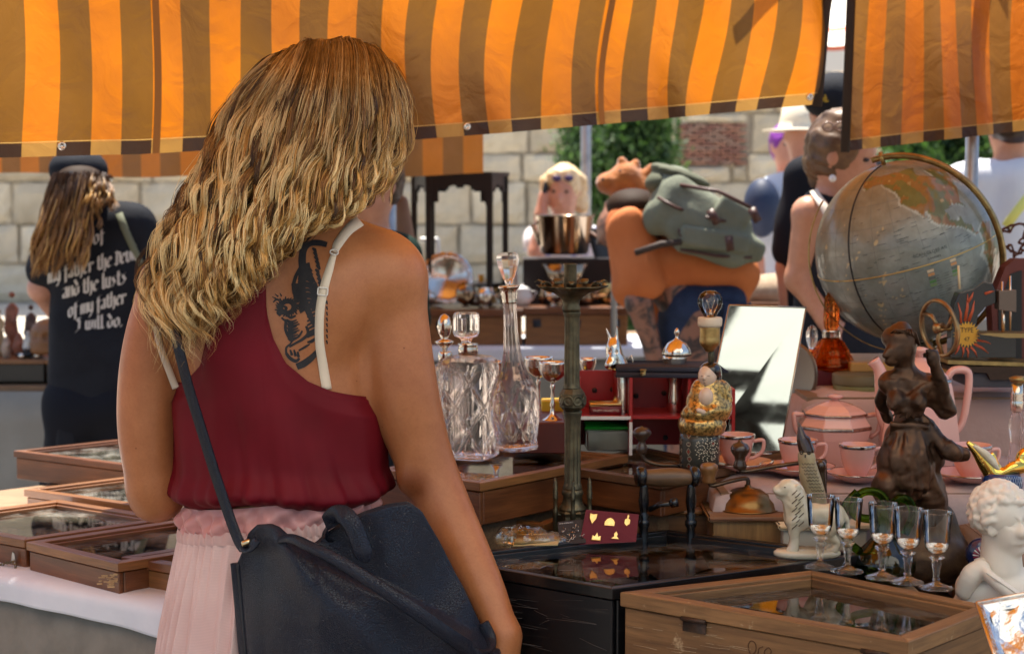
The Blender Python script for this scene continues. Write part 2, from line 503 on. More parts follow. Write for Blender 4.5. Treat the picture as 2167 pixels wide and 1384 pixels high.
# --- far masonry wall, block by block
WY = 22.0
stone_m = [M('stone_%d' % i, c, .9, col2=c2, nscale=3.2, bmp=.9, bscale=9, bdist=.03, lo=.3, hi=.7) for i, (c, c2) in enumerate([
 ((.76, .62, .43), (.50, .40, .27)), ((.64, .54, .39), (.42, .35, .25)), ((.82, .70, .51), (.55, .46, .33)), ((.50, .43, .32), (.72, .60, .43))])]
mortar_m = M('mortar', (.50, .43, .34), .95, col2=(.38, .33, .26), nscale=6, bmp=.5, bdist=.02)
wall = thing('stone_wall', 'tall weathered stone block wall with a brick repair behind the market', 'wall', (0, WY, 0))
G().box((0, WY + .35, 3.6), (44, .5, 7.2)).build('wall_core', mortar_m, wall, smooth=False)
brick_x0, brick_x1, brick_z0, brick_z1 = at(1440, 0, WY).x, at(1586, 0, WY).x, at(0, 349, WY).z, at(0, 262, WY).z
def block_mesh(w, h, d, seed):
 r = np.random.default_rng(seed); g = G()
 nx, nz = 7, 5; vs = []
 for j in range(nz):
  for i in range(nx):
   e = (i in (0, nx - 1)) or (j in (0, nz - 1))
   x = -w / 2 + w * i / (nx - 1); z = -h / 2 + h * j / (nz - 1)
   if e: x *= .985 - r.uniform(0, .02); z *= .985 - r.uniform(0, .05)
   y = (0.02 if e else -.02 - r.uniform(0, .035))
   vs.append((x + r.uniform(-.012, .012), y, z + r.uniform(-.012, .012)))
 f = [(j * nx + i, j * nx + i + 1, (j + 1) * nx + i + 1, (j + 1) * nx + i) for j in range(nz - 1) for i in range(nx - 1)]
 n0 = len(vs); edge = [i for i in range(nx)] + [j * nx + nx - 1 for j in range(1, nz)] + [(nz - 1) * nx + i for i in range(nx - 2, -1, -1)] + [j * nx for j in range(nz - 2, 0, -1)]
 for e in edge: vs.append((vs[e][0], d, vs[e][2]))
 m = len(edge)
 f += [(edge[k], n0 + k, n0 + (k + 1) % m, edge[(k + 1) % m]) for k in range(m)]
 return vs, f
z = 0.0; seed = 0; row = 0
heights = [.52, .5, .55, .36, .52, .46, .42, .5]
for hh in heights:
 x = -8.2 - (row % 2) * .4
 while x < 9.3:
  w = random.uniform(.6, 1.25)
  x0, x1 = x, x + w; x += w
  if x0 < brick_x1 and x1 > brick_x0 and z < brick_z1 and z + hh > brick_z0:
   # leave the brick repair free
   cuts = []
   if x0 < brick_x0 - .12: cuts.append((x0, brick_x0))
   if x1 > brick_x1 + .12: cuts.append((brick_x1, x1))
   zz0, zz1 = z, z + hh
   parts_ = [(a, b, zz0, zz1) for a, b in cuts]
   mx0, mx1 = max(x0, brick_x0), min(x1, brick_x1)
   if zz0 < brick_z0 - .05: parts_.append((mx0, mx1, zz0, brick_z0))
   if zz1 > brick_z1 + .05: parts_.append((mx0, mx1, brick_z1, zz1))
  else: parts_ = [(x0, x1, z, z + hh)]
  for a, b, c_, d_ in parts_:
   seed += 1
   v, f = block_mesh(b - a - .02, d_ - c_ - .016, .12, seed)
   o = mesh('stone_block', v, f, stone_m[seed * 7 % 4], wall, smooth=False, world_space=False)
   o.location = ((a + b) / 2, random.uniform(-.03, .03), (c_ + d_) / 2)
 z += hh; row += 1
wall_top = z
G().box((0, WY + .06, z + 1.9), (30, .1, 3.75)).build('upper_wall', stone_m[1], wall, smooth=False)
bm_ = [M('brick_%d' % i, c, .9, bmp=.4, nscale=30, col2=tuple(q * .75 for q in c)) for i, c in enumerate([(.42, .19, .13), (.50, .25, .17), (.36, .17, .13), (.46, .28, .21)])]
bh = (brick_z1 - brick_z0) / 11; bl = .175
base_b = G().box((0, 0, 0), (bl - .02, .12, bh - .016), bev=.006)
bmeshes = []
for k in range(4):
 o = mesh('brick', base_b.v[0], base_b.f, bm_[k], wall, smooth=False, world_space=False); bmeshes.append(o.data)
 o.location = (brick_x0 + bl / 2 + k * bl, .02, brick_z0 + bh / 2)
for r_ in range(11):
 x = brick_x0 + bl / 2 - (r_ % 2) * bl / 2 + (bl / 2 if r_ % 2 else 0) * 2 * (0)
 c_ = 0
 while x < brick_x1 - bl * .2:
  if not (r_ == 0 and c_ < 4):
   o = bpy.data.objects.new('brick', bmeshes[random.randrange(4)]); COL.objects.link(o); o.parent = wall
   o.location = (x, random.uniform(.005, .03), brick_z0 + bh * (r_ + .5)); o.rotation_euler = (0, random.uniform(-.015, .015), 0)
  x += bl; c_ += 1
# --- trees in front of the wall
def leaf_tree(name, label, center, rad, n, size, cols, trunk_base, group=None, seed=1, mats=None):
 r = np.random.default_rng(seed)
 T = thing(name, label, 'tree', trunk_base, group)
 tb = Vector(trunk_base); c = Vector(center)
 g = G(); g.tube([tb, tb.lerp(c, .5) + Vector((.05, 0, 0)), c], [.13, .1, .05], 8)
 for k in range(7):
  a = r.uniform(0, 6.28); p0 = tb.lerp(c, r.uniform(.3, .9)); p1 = c + Vector((cos(a) * rad[0] * .7, sin(a) * rad[1] * .7, r.uniform(-.5, .6) * rad[2]))
  g.tube([p0, (p0 + p1) / 2 + Vector((0, 0, .1)), p1], [.05, .035, .012], 5)
 g.build('trunk', M('bark', (.12, .085, .06), .95, col2=(.07, .05, .04), nscale=12, bmp=.6, bdist=.01), T)
 # clumps
 nc = 60; C = r.normal(size=(nc, 3)); C /= np.linalg.norm(C, axis=1)[:, None]; C *= r.uniform(.35, 1, nc)[:, None] ** .5
 C = C * np.array(rad) * .85; cr = r.uniform(.12, .3, nc) * min(rad)
 k = r.integers(0, nc, n); P = C[k] + r.normal(size=(n, 3)) * cr[k][:, None] * .75 + np.array(c)
 A = r.normal(size=(n, 3)); A /= np.linalg.norm(A, axis=1)[:, None]; B = np.cross(A, r.normal(size=(n, 3))); B /= np.linalg.norm(B, axis=1)[:, None]
 s = size * r.uniform(.6, 1.3, n)[:, None]
 V = np.stack([P - A * s, P + B * s * .45, P + A * s, P - B * s * .45], 1)
 for q in range(len(mats)):
  sel = np.arange(n) % len(mats) == q
  vv = V[sel].reshape(-1, 3); ff = np.arange(len(vv)).reshape(-1, 4)
  mesh('crown' if q == 0 else 'young_foliage', vv, ff, mats[q], T)
 return T
def leafm(name, c):
 m, t, p = newmat(name); p.inputs['Base Color'].default_value = (*c, 1); p.inputs['Roughness'].default_value = .6
 out = t.nodes['Material Output']; tr = nd(t, 'ShaderNodeBsdfTranslucent'); tr.inputs[0].default_value = (c[0] * 1.5, c[1] * 1.6, c[2], 1)
 mx = nd(t, 'ShaderNodeMixShader'); mx.inputs[0].default_value = .35
 t.links.new(p.outputs[0], mx.inputs[1]); t.links.new(tr.outputs[0], mx.inputs[2]); t.links.new(mx.outputs[0], out.inputs[0]); return m
Lf = [leafm('leaf_dark', (.035, .075, .025)), leafm('leaf_mid', (.06, .13, .03))]
tc = at(1318, 330, 17.0)
leaf_tree('evergreen_tree', 'bushy green tree standing in front of the stone wall above the toy giraffe', tc, (.62, .6, .85), 26000, .04, None, (tc.x + .05, 17, 0), seed=3, mats=Lf)
tc = at(2010, 350, 15.0)
leaf_tree('shade_tree', 'dark green tree behind the globe on the right of the wall', tc, (.75, .6, .6), 12000, .05, None, (tc.x, 15, 0), seed=5, mats=Lf)
tc = at(1340, 560, 16)
leaf_tree('low_shrub', 'low shrub growing at the foot of the wall below the bushy tree', (tc.x, 16, .55), (.6, .5, .5), 7000, .04, None, (tc.x, 16, 0), seed=9, mats=Lf)
# --- striped awning cloth
def awning_mat(name, bright, tan, hem=True, trans=.62, wrinkle=.5):
 m, t, p = newmat(name); out = t.nodes['Material Output']; t.nodes.remove(p)
 uv = nd(t, 'ShaderNodeUVMap'); sp = nd(t, 'ShaderNodeSeparateXYZ'); t.links.new(uv.outputs[0], sp.inputs[0])
 fr = nd(t, 'ShaderNodeMath', operation='FRACT'); t.links.new(sp.outputs[0], fr.inputs[0])
 gt = nd(t, 'ShaderNodeMath', operation='GREATER_THAN'); gt.inputs[1].default_value = .5; t.links.new(fr.outputs[0], gt.inputs[0])
 c = mixc(t, gt.outputs[0], tan, bright)
 v = coords(t); n = noise(t, v, 7, 5, .6); r = ramp(t, [(.3, (.72, .7, .66)), (.7, (1, 1, 1))]); t.links.new(n, r.inputs[0])
 c = mixc(t, .7, c, r.outputs[0], 'MULTIPLY')
 if hem:
  hc = mixc(t, gt.outputs[0], (.045, .022, .012), (.42, .22, .05))
  lt = nd(t, 'ShaderNodeMath', operation='LESS_THAN'); lt.inputs[1].default_value = .0235; t.links.new(sp.outputs[1], lt.inputs[0])
  c = mixc(t, lt.outputs[0], c, hc)
  # stitched line above the hem
  s1 = nd(t, 'ShaderNodeMath', operation='COMPARE'); s1.inputs[1].default_value = .0250; s1.inputs[2].default_value = .0007; t.links.new(sp.outputs[1], s1.inputs[0])
  c = mixc(t, s1.outputs[0], c, (.6, .38, .12))
 d = nd(t, 'ShaderNodeBsdfDiffuse'); tr = nd(t, 'ShaderNodeBsdfTranslucent'); gl = nd(t, 'ShaderNodeBsdfGlossy'); gl.inputs['Roughness'].default_value = .45
 t.links.new(c, d.inputs[0]); t.links.new(c, tr.inputs[0])
 mx = nd(t, 'ShaderNodeMixShader'); mx.inputs[0].default_value = trans; t.links.new(d.outputs[0], mx.inputs[1]); t.links.new(tr.outputs[0], mx.inputs[2])
 m2 = nd(t, 'ShaderNodeMixShader'); m2.inputs[0].default_value = .04; t.links.new(mx.outputs[0], m2.inputs[1]); t.links.new(gl.outputs[0], m2.inputs[2])
 n2 = noise(t, v, 14, 4, .5, .8); b = bump(t, None, n2, wrinkle, .012)
 w = nd(t, 'ShaderNodeTexNoise'); w.inputs['Scale'].default_value = 420; t.links.new(v, w.inputs['Vector']); b2 = bump(t, None, w.outputs[0], .12, .001, b)
 for q in (d, tr, gl): t.links.new(b2, q.inputs['Normal'])
 t.links.new(m2.outputs[0], out.inputs[0]); return m
def sheet(name, fn, uvfn, nu, nv, mat, parent=None, th=.0):
 v, f = grid_sheet(fn, nu, nv); o = mesh(name, v, f, mat, parent)
 uvl = o.data.uv_layers.new(name='UVMap'); uvs = np.array([uvfn(i / (nu - 1), j / (nv - 1)) for j in range(nv) for i in range(nu)])
 li = np.zeros(len(o.data.loops), dtype=np.int32); o.data.loops.foreach_get('vertex_index', li)
 uvl.data.foreach_set('uv', uvs[li].ravel()); return o
AW = awning_mat('awning_cloth', (.68, .205, .010), (.225, .10, .016), trans=.52)
def interp(x, xs, ys): return float(np.interp(x, xs, ys))
# near flap: from (px -150) to (px 1712), closer on the left
FA, FB = Vector((-1.15, 3.12, 0)), at(1714, 0, 3.94); FB.z = 0
FLEN = (FB - FA).length
def flap_bottom(u):
 P = FA.lerp(FB, u); px = 1083.5 + FPX * P.x / P.y
 py = interp(px, [-200, 0, 300, 420, 870, 1100, 1400, 1714], [340, 334, 327, 320, 297, 279, 252, 222])
 return P, at(px, py, P.y).z
nrmF = Vector((FB - FA).yxz); nrmF = Vector((-(FB - FA).y, (FB - FA).x, 0)).normalized()
def flap_fn(u, v):
 P, zb = flap_bottom(u); zt = 2.02 + .12 * u
 z = zb + (zt - zb) * v
 w = .022 * sin(u * 23 + 1.3 * sin(v * 3)) * (1 - v * .6) + .012 * sin(u * 61 + v * 4) * (1 - v) + .045 * sin(pi * v) * sin(u * 9 + 2 + v * 2)
 sh = .018 * sin(v * 5 + u * 8) * v
 return P + nrmF * (w - .12 * v * v) + (FB - FA).normalized() * sh + Vector((0, 0, z))
NP = 16.65
flap = thing('striped_awning', 'orange and tan striped stall awning hanging above the blonde woman, dark dashed hem', 'awning', (0, 3.4, 1.6))
sheet('front_flap', flap_fn, lambda u, v: (u * NP + .431, v * .5), 260, 40, AW, flap)
# seams where two widths of cloth overlap
for px in (340, 1275):
 us = np.linspace(0, 1, 400); pxs = [1083.5 + FPX * flap_fn(u, .3).x / flap_fn(u, .3).y for u in us]; u0 = float(np.interp(px, pxs, us))
 v_, f_ = grid_sheet(lambda a, b: flap_fn(u0 + (a - .5) * .007, b) - nrmF * .0035, 3, 30)
 mesh('seam', v_, f_, M('seam_cloth', (.38, .18, .05), .8, bmp=.2), flap)
for px in (134, 990, 1703):
 us = np.linspace(0, 1, 400); pxs = [1083.5 + FPX * flap_fn(u, .0).x / flap_fn(u, .0).y for u in us]; u0 = float(np.interp(px, pxs, us))
 P = flap_fn(u0, .035); RR = Vector((0, 0, 1)).rotation_difference(-nrmF).to_matrix()
 G().lathe([(.0035, -.002), (.0035, .004), (.006, .005), (.0085, .003), (.009, -.001)], P - nrmF * .002, 14, RR).build('eyelet', M('nickel', (.75, .72, .66), .25, 1), flap)
G().tube([flap_fn(1.0, 0) + Vector((0.003, 0, -.005)), flap_fn(1, .4) + Vector((.003, 0, 0)), flap_fn(1, 1) + Vector((.003, 0, 0))], .011, 8, flat=.35).build('side_binding', M('binding', (.03, .018, .012), .7), flap)
def roof_fn(u, v):
 P = FA.lerp(FB, u) - Vector(nrmF) * (.12); zt = 2.02 + .12 * u
 Q = P - Vector((nrmF.x * 0, nrmF.y * 1.95 * v, 0))
 return Vector((Q.x + (1 - u) * -.0, Q.y, zt + .32 * v - .05 * sin(pi * v) + .01 * sin(u * 30)))
def roof_full(u, v): return roof_fn(u * 2.2 - 1.0, v)
sheet('roof_cloth', roof_full, lambda u, v: (u * 2.2 * NP, .3), 120, 14, AW, flap)
steel = M('galvanised_steel', (.42, .44, .46), .45, .8, col2=(.3, .32, .34), nscale=20)
for u in (-.28, 1.18):
 p0 = roof_fn(u, .02); G().tube([(p0.x, p0.y, 0), (p0.x, p0.y, p0.z - .02)], .016, 10).build('post', steel, flap)
for v in (.03, .97):
 G().tube([roof_full(0, v) - Vector((0, 0, .03)), roof_full(1, v) - Vector((0, 0, .03))], .014, 8).build('rail', steel, flap)
# right flap, further back
AW2 = awning_mat('awning_cloth_shaded', (.62, .17, .012), (.30, .13, .025), wrinkle=.7, trans=.5)
R0, R1 = at(1797, 0, 3.98), at(2420, 0, 3.75); R0.z = R1.z = 0
def rflap(u, v):
 P = R0.lerp(R1, u); px = 1083.5 + FPX * P.x / P.y
 zb = at(px, interp(px, [1797, 2167, 2500], [319, 276, 240]), P.y).z; z = zb + (2.3 - zb) * v
 return Vector((P.x + .03 * sin(v * 4 + u * 6) * v, P.y + .035 * sin(u * 14 + 2 * v) * (1.1 - v) + .03 * sin(v * 6), z))
rf = thing('striped_awning', 'second striped awning flap hanging over the globe at the right edge', 'awning', (1.1, 3.9, 1.6))
sheet('front_flap', rflap, lambda u, v: (u * 7.55 + .0, v * .75), 110, 36, AW2, rf)
G().tube([rflap(0, 0) - Vector((.004, 0, .004)), rflap(0, .5) - Vector((.004, 0, 0)), rflap(0, 1) - Vector((.004, 0, 0))], .011, 8, flat=.4).build('side_binding', MATS['binding'], rf)
G().tube([rflap(0, 1) - Vector((.3, 0, 0)), rflap(1, 1)], .016, 8).build('rail', steel, rf)
pz = rflap(1, 1); G().tube([(pz.x, pz.y, 0), (pz.x, pz.y, pz.z)], .018, 8).build('post', steel, rf)
# awning of the stall across the lane (seen under the near flap, left and centre)
AW3 = awning_mat('awning_cloth_far', (.70, .25, .03), (.36, .17, .045), hem=False, trans=.45)
B0, B1 = Vector((-2.6, 5.6, 0)), at(1022, 0, 5.6); B1.z = 0
def bflap(u, v):
 P = B0.lerp(B1, u); zb = at(400, 371, 5.6).z + .008 * sin(u * 20); zt = 1.95
 return Vector((P.x + (.0 if v < .3 else .0), P.y + .02 * sin(u * 40), zb + (zt - zb) * v))
bf = thing('striped_awning', 'blurred orange awning of the stall across the lane', 'awning', (-1, 5.6, 1.6))
sheet('front_flap', bflap, lambda u, v: (u * 19, v), 120, 8, AW3, bf)
def broof(u, v):
 a = bflap(u, 1); return Vector((a.x, a.y + 2.1 * v, a.z + .5 * v))
sheet('roof_cloth', broof, lambda u, v: (u * 19, .5), 60, 8, AW3, bf)
for px, Y in ((822, 5.55), (1238, 8.4)):
 x = at(px, 0, Y).x
 if px == 822: G().tube([(x, Y, 0), (x, Y, 1.97)], .022, 10).build('post', steel, bf)
G().tube([bflap(0, 1), bflap(1, 1)], .015, 8).build('rail', steel, bf)
x = at(1241, 0, 8.4).x
po = thing('awning_post', 'grey steel post rising in front of the bushy tree', 'post', (x, 8.4, 0))
G().tube([(x, 8.4, 0), (x, 8.4, 3.0)], .026, 12).build('pole', steel, po)
G().box((x, 8.4, .01), (.16, .16, .02), bev=.004).build('foot_plate', steel, po)
# far market umbrella seen through the gap between the two flaps
um = thing('market_umbrella', 'cream and red striped market umbrella beyond the gap between the awnings', 'umbrella', at(1760, 0, 12).xy.to_3d())
ux = at(1755, 0, 12).x
cr = M('cream_canvas', (.86, .80, .68), .8); rd = M('red_canvas', (.75, .16, .07), .8)
for k, (z0, z1, r0, r1, mm) in enumerate([(2.36, 2.47, 1.25, 1.02, cr), (2.33, 2.36, 1.25, 1.25, rd), (2.2, 2.33, 1.26, 1.25, cr), (2.47, 2.5, 1.02, .95, rd), (2.5, 2.9, .95, .02, cr)]):
 v, f = grid_sheet(lambda u, w: (ux + (r0 + (r1 - r0) * w) * cos(u * 2 * pi), 12 + (r0 + (r1 - r0) * w) * sin(u * 2 * pi), z0 + (z1 - z0) * w + .02 * sin(u * 50)), 40, 4, True)
 mesh('canopy_band', v, f, mm, um)
G().tube([(ux + .0, 12, 0), (ux, 12, 2.88)], .025, 8).build('pole', steel, um)
# --- tables of the near stall
white_cloth = M('white_cloth', (.80, .84, .90), .85, col2=(.72, .76, .83), nscale=9, bmp=.5, bscale=16, bdist=.006)
grey_cloth = M('grey_cloth', (.27, .25, .21), .95, col2=(.21, .195, .165), nscale=20, bmp=.5, bscale=300, bdist=.001)
ZL, ZR = .80, .72
# front edge of the left table runs from far left to near right
fe0 = onz(-200, 1170, ZL); fe1 = onz(330, 1268, ZL)
dA = (fe1 - fe0).normalized(); dB = (onz(380, 1098, .85) - onz(55, 1147, .85)).normalized()
tabL = thing('trestle_table', 'trestle table under the wooden display cases at lower left', 'table', (-.9, 3.2, 0))
A0 = fe0 - dA * .5; A1 = fe1 + dA * .05
def quad_slab(g, pts, z0, z1):
 n = len(pts); g.add([(p[0], p[1], z0) for p in pts] + [(p[0], p[1], z1) for p in pts], [tuple(range(n))[::-1], tuple(range(n, 2 * n))] + [(i, (i + 1) % n, n + (i + 1) % n, n + i) for i in range(n)]); return g
plank = wood('table_plank', (.22, .13, .07), (.34, .22, .12), .6)
quad_slab(G(), [A0, A1, A1 + dB * .85, A0 + dB * .85], ZL - .03, ZL - .003).build('tabletop', plank, tabL, smooth=False)
for p in (A0 + dA * .1 + dB * .1, A1 - dA * .1 + dB * .1, A0 + dA * .1 + dB * .75, A1 - dA * .1 + dB * .75):
 G().box((p.x, p.y, (ZL - .03) / 2), (.05, .05, ZL - .03), bev=.004).build('leg', plank, tabL)
dF = Vector((dA.y, -dA.x, 0))   # outward (towards the lane)
def drop(u, v, z0, h, amp, off, fq, ph=0):
 p = A0.lerp(A1, u); w = amp * v * (.6 * sin(u * fq + ph) + .4 * sin(u * fq * 2.3 + 1 + ph))
 return Vector((p.x, p.y, 0)) + dF * (off + .012 * min(1, v * 4) + w) + Vector((0, 0, z0 - h * v - .0 * sin(u * 9)))
v, f = grid_sheet(lambda u, v: drop(u, v, ZL - .032, .70, .03, .012, 60), 220, 16)
o = mesh('grey_table_skirt', v, f, grey_cloth); solidify(o, .002); tag(o, 'grey floor length cloth hanging from the lower left table', 'tablecloth')
def wc(u, v):
 # flat part over the table, then a short overhang
 if v < .5: p = A0.lerp(A1, u) + dB * (.36 * (1 - v * 2)); return Vector((p.x, p.y, ZL + .001))
 w = (v - .5) * 2; hh = .052 + .012 * sin(u * 5 + 1)
 return drop(u, w, ZL + .001, hh, .004, .018, 25, 1)
v, f = grid_sheet(wc, 200, 18)
o = mesh('white_table_runner', v, f, white_cloth); solidify(o, .002); tag(o, 'white cloth strip under the wooden display cases, hanging over the table edge', 'tablecloth')
# right table, lower
tabR = thing('trestle_table', 'trestle table carrying the black and oak display cases and the antiques', 'table', (.4, 2.6, 0))
TR = [Vector((-.33, 2.55, 0)), Vector((.40, 1.72, 0)), Vector((1.75, 2.35, 0)), Vector((1.55, 3.75, 0)), Vector((-.28, 3.62, 0))]
quad_slab(G(), TR, ZR - .03, ZR - .003).build('tabletop', plank, tabR, smooth=False)
for p in TR:
 q = p.lerp(Vector((.6, 2.8, 0)), .12); G().box((q.x, q.y, (ZR - .03) / 2), (.05, .05, ZR - .03), bev=.004).build('leg', plank, tabR)
brown_cloth = M('brown_cloth', (.30, .21, .15), .95, col2=(.23, .16, .115), nscale=14, bmp=.5, bscale=40, bdist=.004)
quad_slab(G(), [p.lerp(Vector((.6, 2.8, 0)), -.01) for p in TR], ZR - .002, ZR).build('brown_tablecloth', brown_cloth)
tag(bpy.data.objects['brown_tablecloth'], 'brown cloth lying over the right table under the antiques', 'tablecloth')
# ================================================================ the woman in front
WYd = 2.5
def W(px, py, dy=0.0): return at(px, py, WYd + dy)
def skinmat(name, c1, c2, tattoo=False, bmp=.12):
 m, t, p = newmat(name); v = coords(t)
 n = noise(t, v, 5, 4); r = ramp(t, [(.3, c1), (.7, c2)]); t.links.new(n, r.inputs[0])
 n2 = noise(t, v, 260, 3, .6); r2 = ramp(t, [(.25, (.86, .80, .78)), (.55, (1, 1, 1))]); t.links.new(n2, r2.inputs[0])
 c = mixc(t, .6, r.outputs[0], r2.outputs[0], 'MULTIPLY')
 n4 = noise(t, v, 38, 5, .65); r4 = ramp(t, [(.3, (.90, .84, .80)), (.65, (1.04, 1.03, 1.02))]); t.links.new(n4, r4.inputs[0]); c = mixc(t, .9, c, r4.outputs[0], 'MULTIPLY')
 vo = nd(t, 'ShaderNodeTexVoronoi'); vo.inputs['Scale'].default_value = 24; t.links.new(v, vo.inputs['Vector']); r5 = ramp(t, [(.018, (.28, .14, .09)), (.034, (1, 1, 1))]); t.links.new(vo.outputs['Distance'], r5.inputs[0]); c = mixc(t, .8, c, r5.outputs[0], 'MULTIPLY')
 t.links.new(c, p.inputs['Base Color']); p.inputs['Roughness'].default_value = .40
 p.inputs['Subsurface Weight'].default_value = .12; p.inputs['Subsurface Radius'].default_value = (.014, .005, .0025)
 p.inputs['Subsurface Scale'].default_value = 1; p.inputs['Specular IOR Level'].default_value = .42
 bump(t, p, n2, bmp, .0012); return m, t, p, c
skin, _t, _p, _c = skinmat('tanned_skin', (.50, .205, .082), (.39, .145, .053))
woman = thing('person', 'woman with long wavy blonde hair, burgundy top and pink skirt seen from behind', 'person', W(590, 1500).xy.to_3d())
# -- body
torso = SDF(.0065, .05)
torso.ell(W(580, 700, .0), (.140, .086, .160), k=.05)
torso.ell(W(590, 930, -.005), (.142, .088, .17), k=.06)
torso.ell(W(596, 1190, .0), (.138, .095, .15), k=.05)
torso.cap(W(440, 590, .01), W(775, 585, .0), .058, .058, k=.05)
torso.ell(W(700, 645, -.050), (.052, .042, .080), rotmat(0, .3, 0), k=.03)       # shoulder blade
torso.ell(W(470, 650, -.045), (.058, .045, .085), rotmat(0, -.25, 0), k=.05)
torso.cap(W(590, 520, .0), W(690, 330, .05), .062, .047, k=.06)
torso.cap(W(640, 500, .01), W(800, 560, .01), .040, .046, k=.05)                    # trapezius
torso.ell(W(596, 1330, .01), (.150, .105, .14), k=.05)
body = SDF(.0065, .05); body.p = list(torso.p)
armR = [W(824, 606, .0), W(839, 700, -.005), W(857, 830, -.012), W(888, 945, -.012), W(925, 1040, -.02), W(978, 1150, -.055), W(1026, 1250, -.095), W(1064, 1342, -.125)]
rR = [.053, .049, .0495, .045, .041, .0355, .030, .0235]
body.chain(armR, rR, k=.028)
body.ell(W(866, 1016, -.036), (.017, .013, .020), k=.02)
body.chain([W(850, 1040, -.052), W(868, 1052, -.056), W(886, 1046, -.052)], [.001, .003, .001], k=.010, op='s')                              # elbow point
body.ell(W(822, 585, -.005), (.048, .048, .05), k=.03)
armL = [W(375, 600, .0), W(338, 690, .0), W(316, 790, .0), W(311, 900, .0), W(319, 1000, .0), W(331, 1046, .01)]
body.chain(armL, [.049, .0465, .0445, .0435, .0385, .0335], k=.02)
body.chain([W(331, 1046, .01), W(365, 1000, .12), W(420, 960, .24)], [.036, .036, .024], k=.03)
body.ell(W(372, 592, .0), (.044, .046, .046), k=.03)
# hands: palm and separate fingers
def hand(S, wrist, fwd, palm_n, side, scale=1.0, curl=.5):
 """fwd: direction of fingers, palm_n: palm normal, side: towards the thumb"""
 f = Vector(fwd).normalized(); n = Vector(palm_n); n = (n - f * n.dot(f)).normalized(); s_ = Vector(side); s_ = (s_ - f * s_.dot(f) - n * s_.dot(n)).normalized()
 w = Vector(wrist); q = scale
 S.cap(w, w + f * .03 * q, .024 * q, .024 * q, k=.02)
 for i in range(4):
  o = s_ * (.028 - .0175 * i) * q
  S.cap(w + f * .02 * q + o * .6, w + f * .085 * q + o, .0125 * q, .0105 * q, k=.014)
 for i, L in enumerate((.9, 1.0, .94, .75)):
  o = s_ * (.030 - .020 * i) * q; p = w + f * .085 * q + o; d = f.copy(); r = .0088 * q
  for j, l in enumerate((.036, .026, .020)):
   ang = curl * (.55 + .5 * j); d = (f * cos(ang) + n * sin(ang)) if j == 0 else (d * cos(curl * .7) + n * sin(curl * .7)).normalized()
   p2 = p + d * l * L * q; S.cap(p, p2, r, r * .9, k=.004); p = p2; r *= .9
 p = w + f * .025 * q + s_ * .02 * q
 for j, (l, a) in enumerate(((.04, .75), (.03, .45), (.024, .2))):
  d = (f * cos(a) + s_ * sin(a) + n * .25 * curl * j).normalized(); p2 = p + d * l * q; S.cap(p, p2, (.014 - .002 * j) * q, (.0115 - .002 * j) * q, k=.008); p = p2
hand(body, W(1065, 1347, -.126), (.02, -.06, -1), (-1, .4, 0), (.2, 1, 0), .95, .45)
hand(body, W(420, 960, .24), (.6, 1, -.1), (0, .2, -1), (1, -.5, 0), .95, .5)
# head
body.ell(W(718, 232, .05), (.074, .092, .098), rotmat(-.15, .12, 0), k=.03)
body.ell(W(735, 300, .09), (.055, .062, .07), rotmat(-.2, .1, 0), k=.03)           # jaw
body.ell(W(742, 268, .148), (.012, .02, .018), k=.015)                              # nose
for s_ in (-1, 1): body.ell(W(732 + s_ * 40, 250, .125), (.014, .012, .01), k=.008, op='s')
body.cap(W(722, 300, .146), W(760, 300, .143), .007, .007, k=.006)
for s_ in (-1, 1): body.ell(W(720 + s_ * 106, 245, .06), (.009, .018, .03), k=.008)
# legs
body.chain([W(480, 1400, .02), W(500, 1900, .0), W(510, 2360, .03)], [.075, .055, .04], k=.03)
body.chain([W(700, 1400, .02), W(680, 1900, .0), W(690, 2360, .03)], [.075, .055, .04], k=.03)
for x in (510, 690):
 p = W(x, 2400, .03); p.z = .05; body.chain([W(x, 2360, .03), Vector((p.x, p.y, .06)), Vector((p.x, p.y + .15, .035))], [.04, .035, .03], k=.03)
# spine furrow and armpit crease
body.chain([W(592, 560, -.105), W(590, 800, -.112), W(592, 1000, -.115)], [.01, .012, .012], k=.03, op='s')
body.chain([W(764, 655, -.088), W(769, 760, -.078), W(778, 860, -.066)], [.004, .006, .009], k=.012, op='s')
body.chain([W(292, 712, -.05), W(322, 770, -.055), W(352, 840, -.05)], [.0015, .004, .006], k=.012, op='s')
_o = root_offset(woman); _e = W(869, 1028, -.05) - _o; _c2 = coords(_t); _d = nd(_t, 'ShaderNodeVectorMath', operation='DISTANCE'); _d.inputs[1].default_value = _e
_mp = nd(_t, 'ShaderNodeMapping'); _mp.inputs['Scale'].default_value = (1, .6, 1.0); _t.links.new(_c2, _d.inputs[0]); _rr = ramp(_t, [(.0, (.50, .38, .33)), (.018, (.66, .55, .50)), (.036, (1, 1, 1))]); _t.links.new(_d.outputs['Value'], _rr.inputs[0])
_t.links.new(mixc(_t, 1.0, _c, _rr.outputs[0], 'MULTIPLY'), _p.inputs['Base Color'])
bodyO = body.build('body', skin, woman)
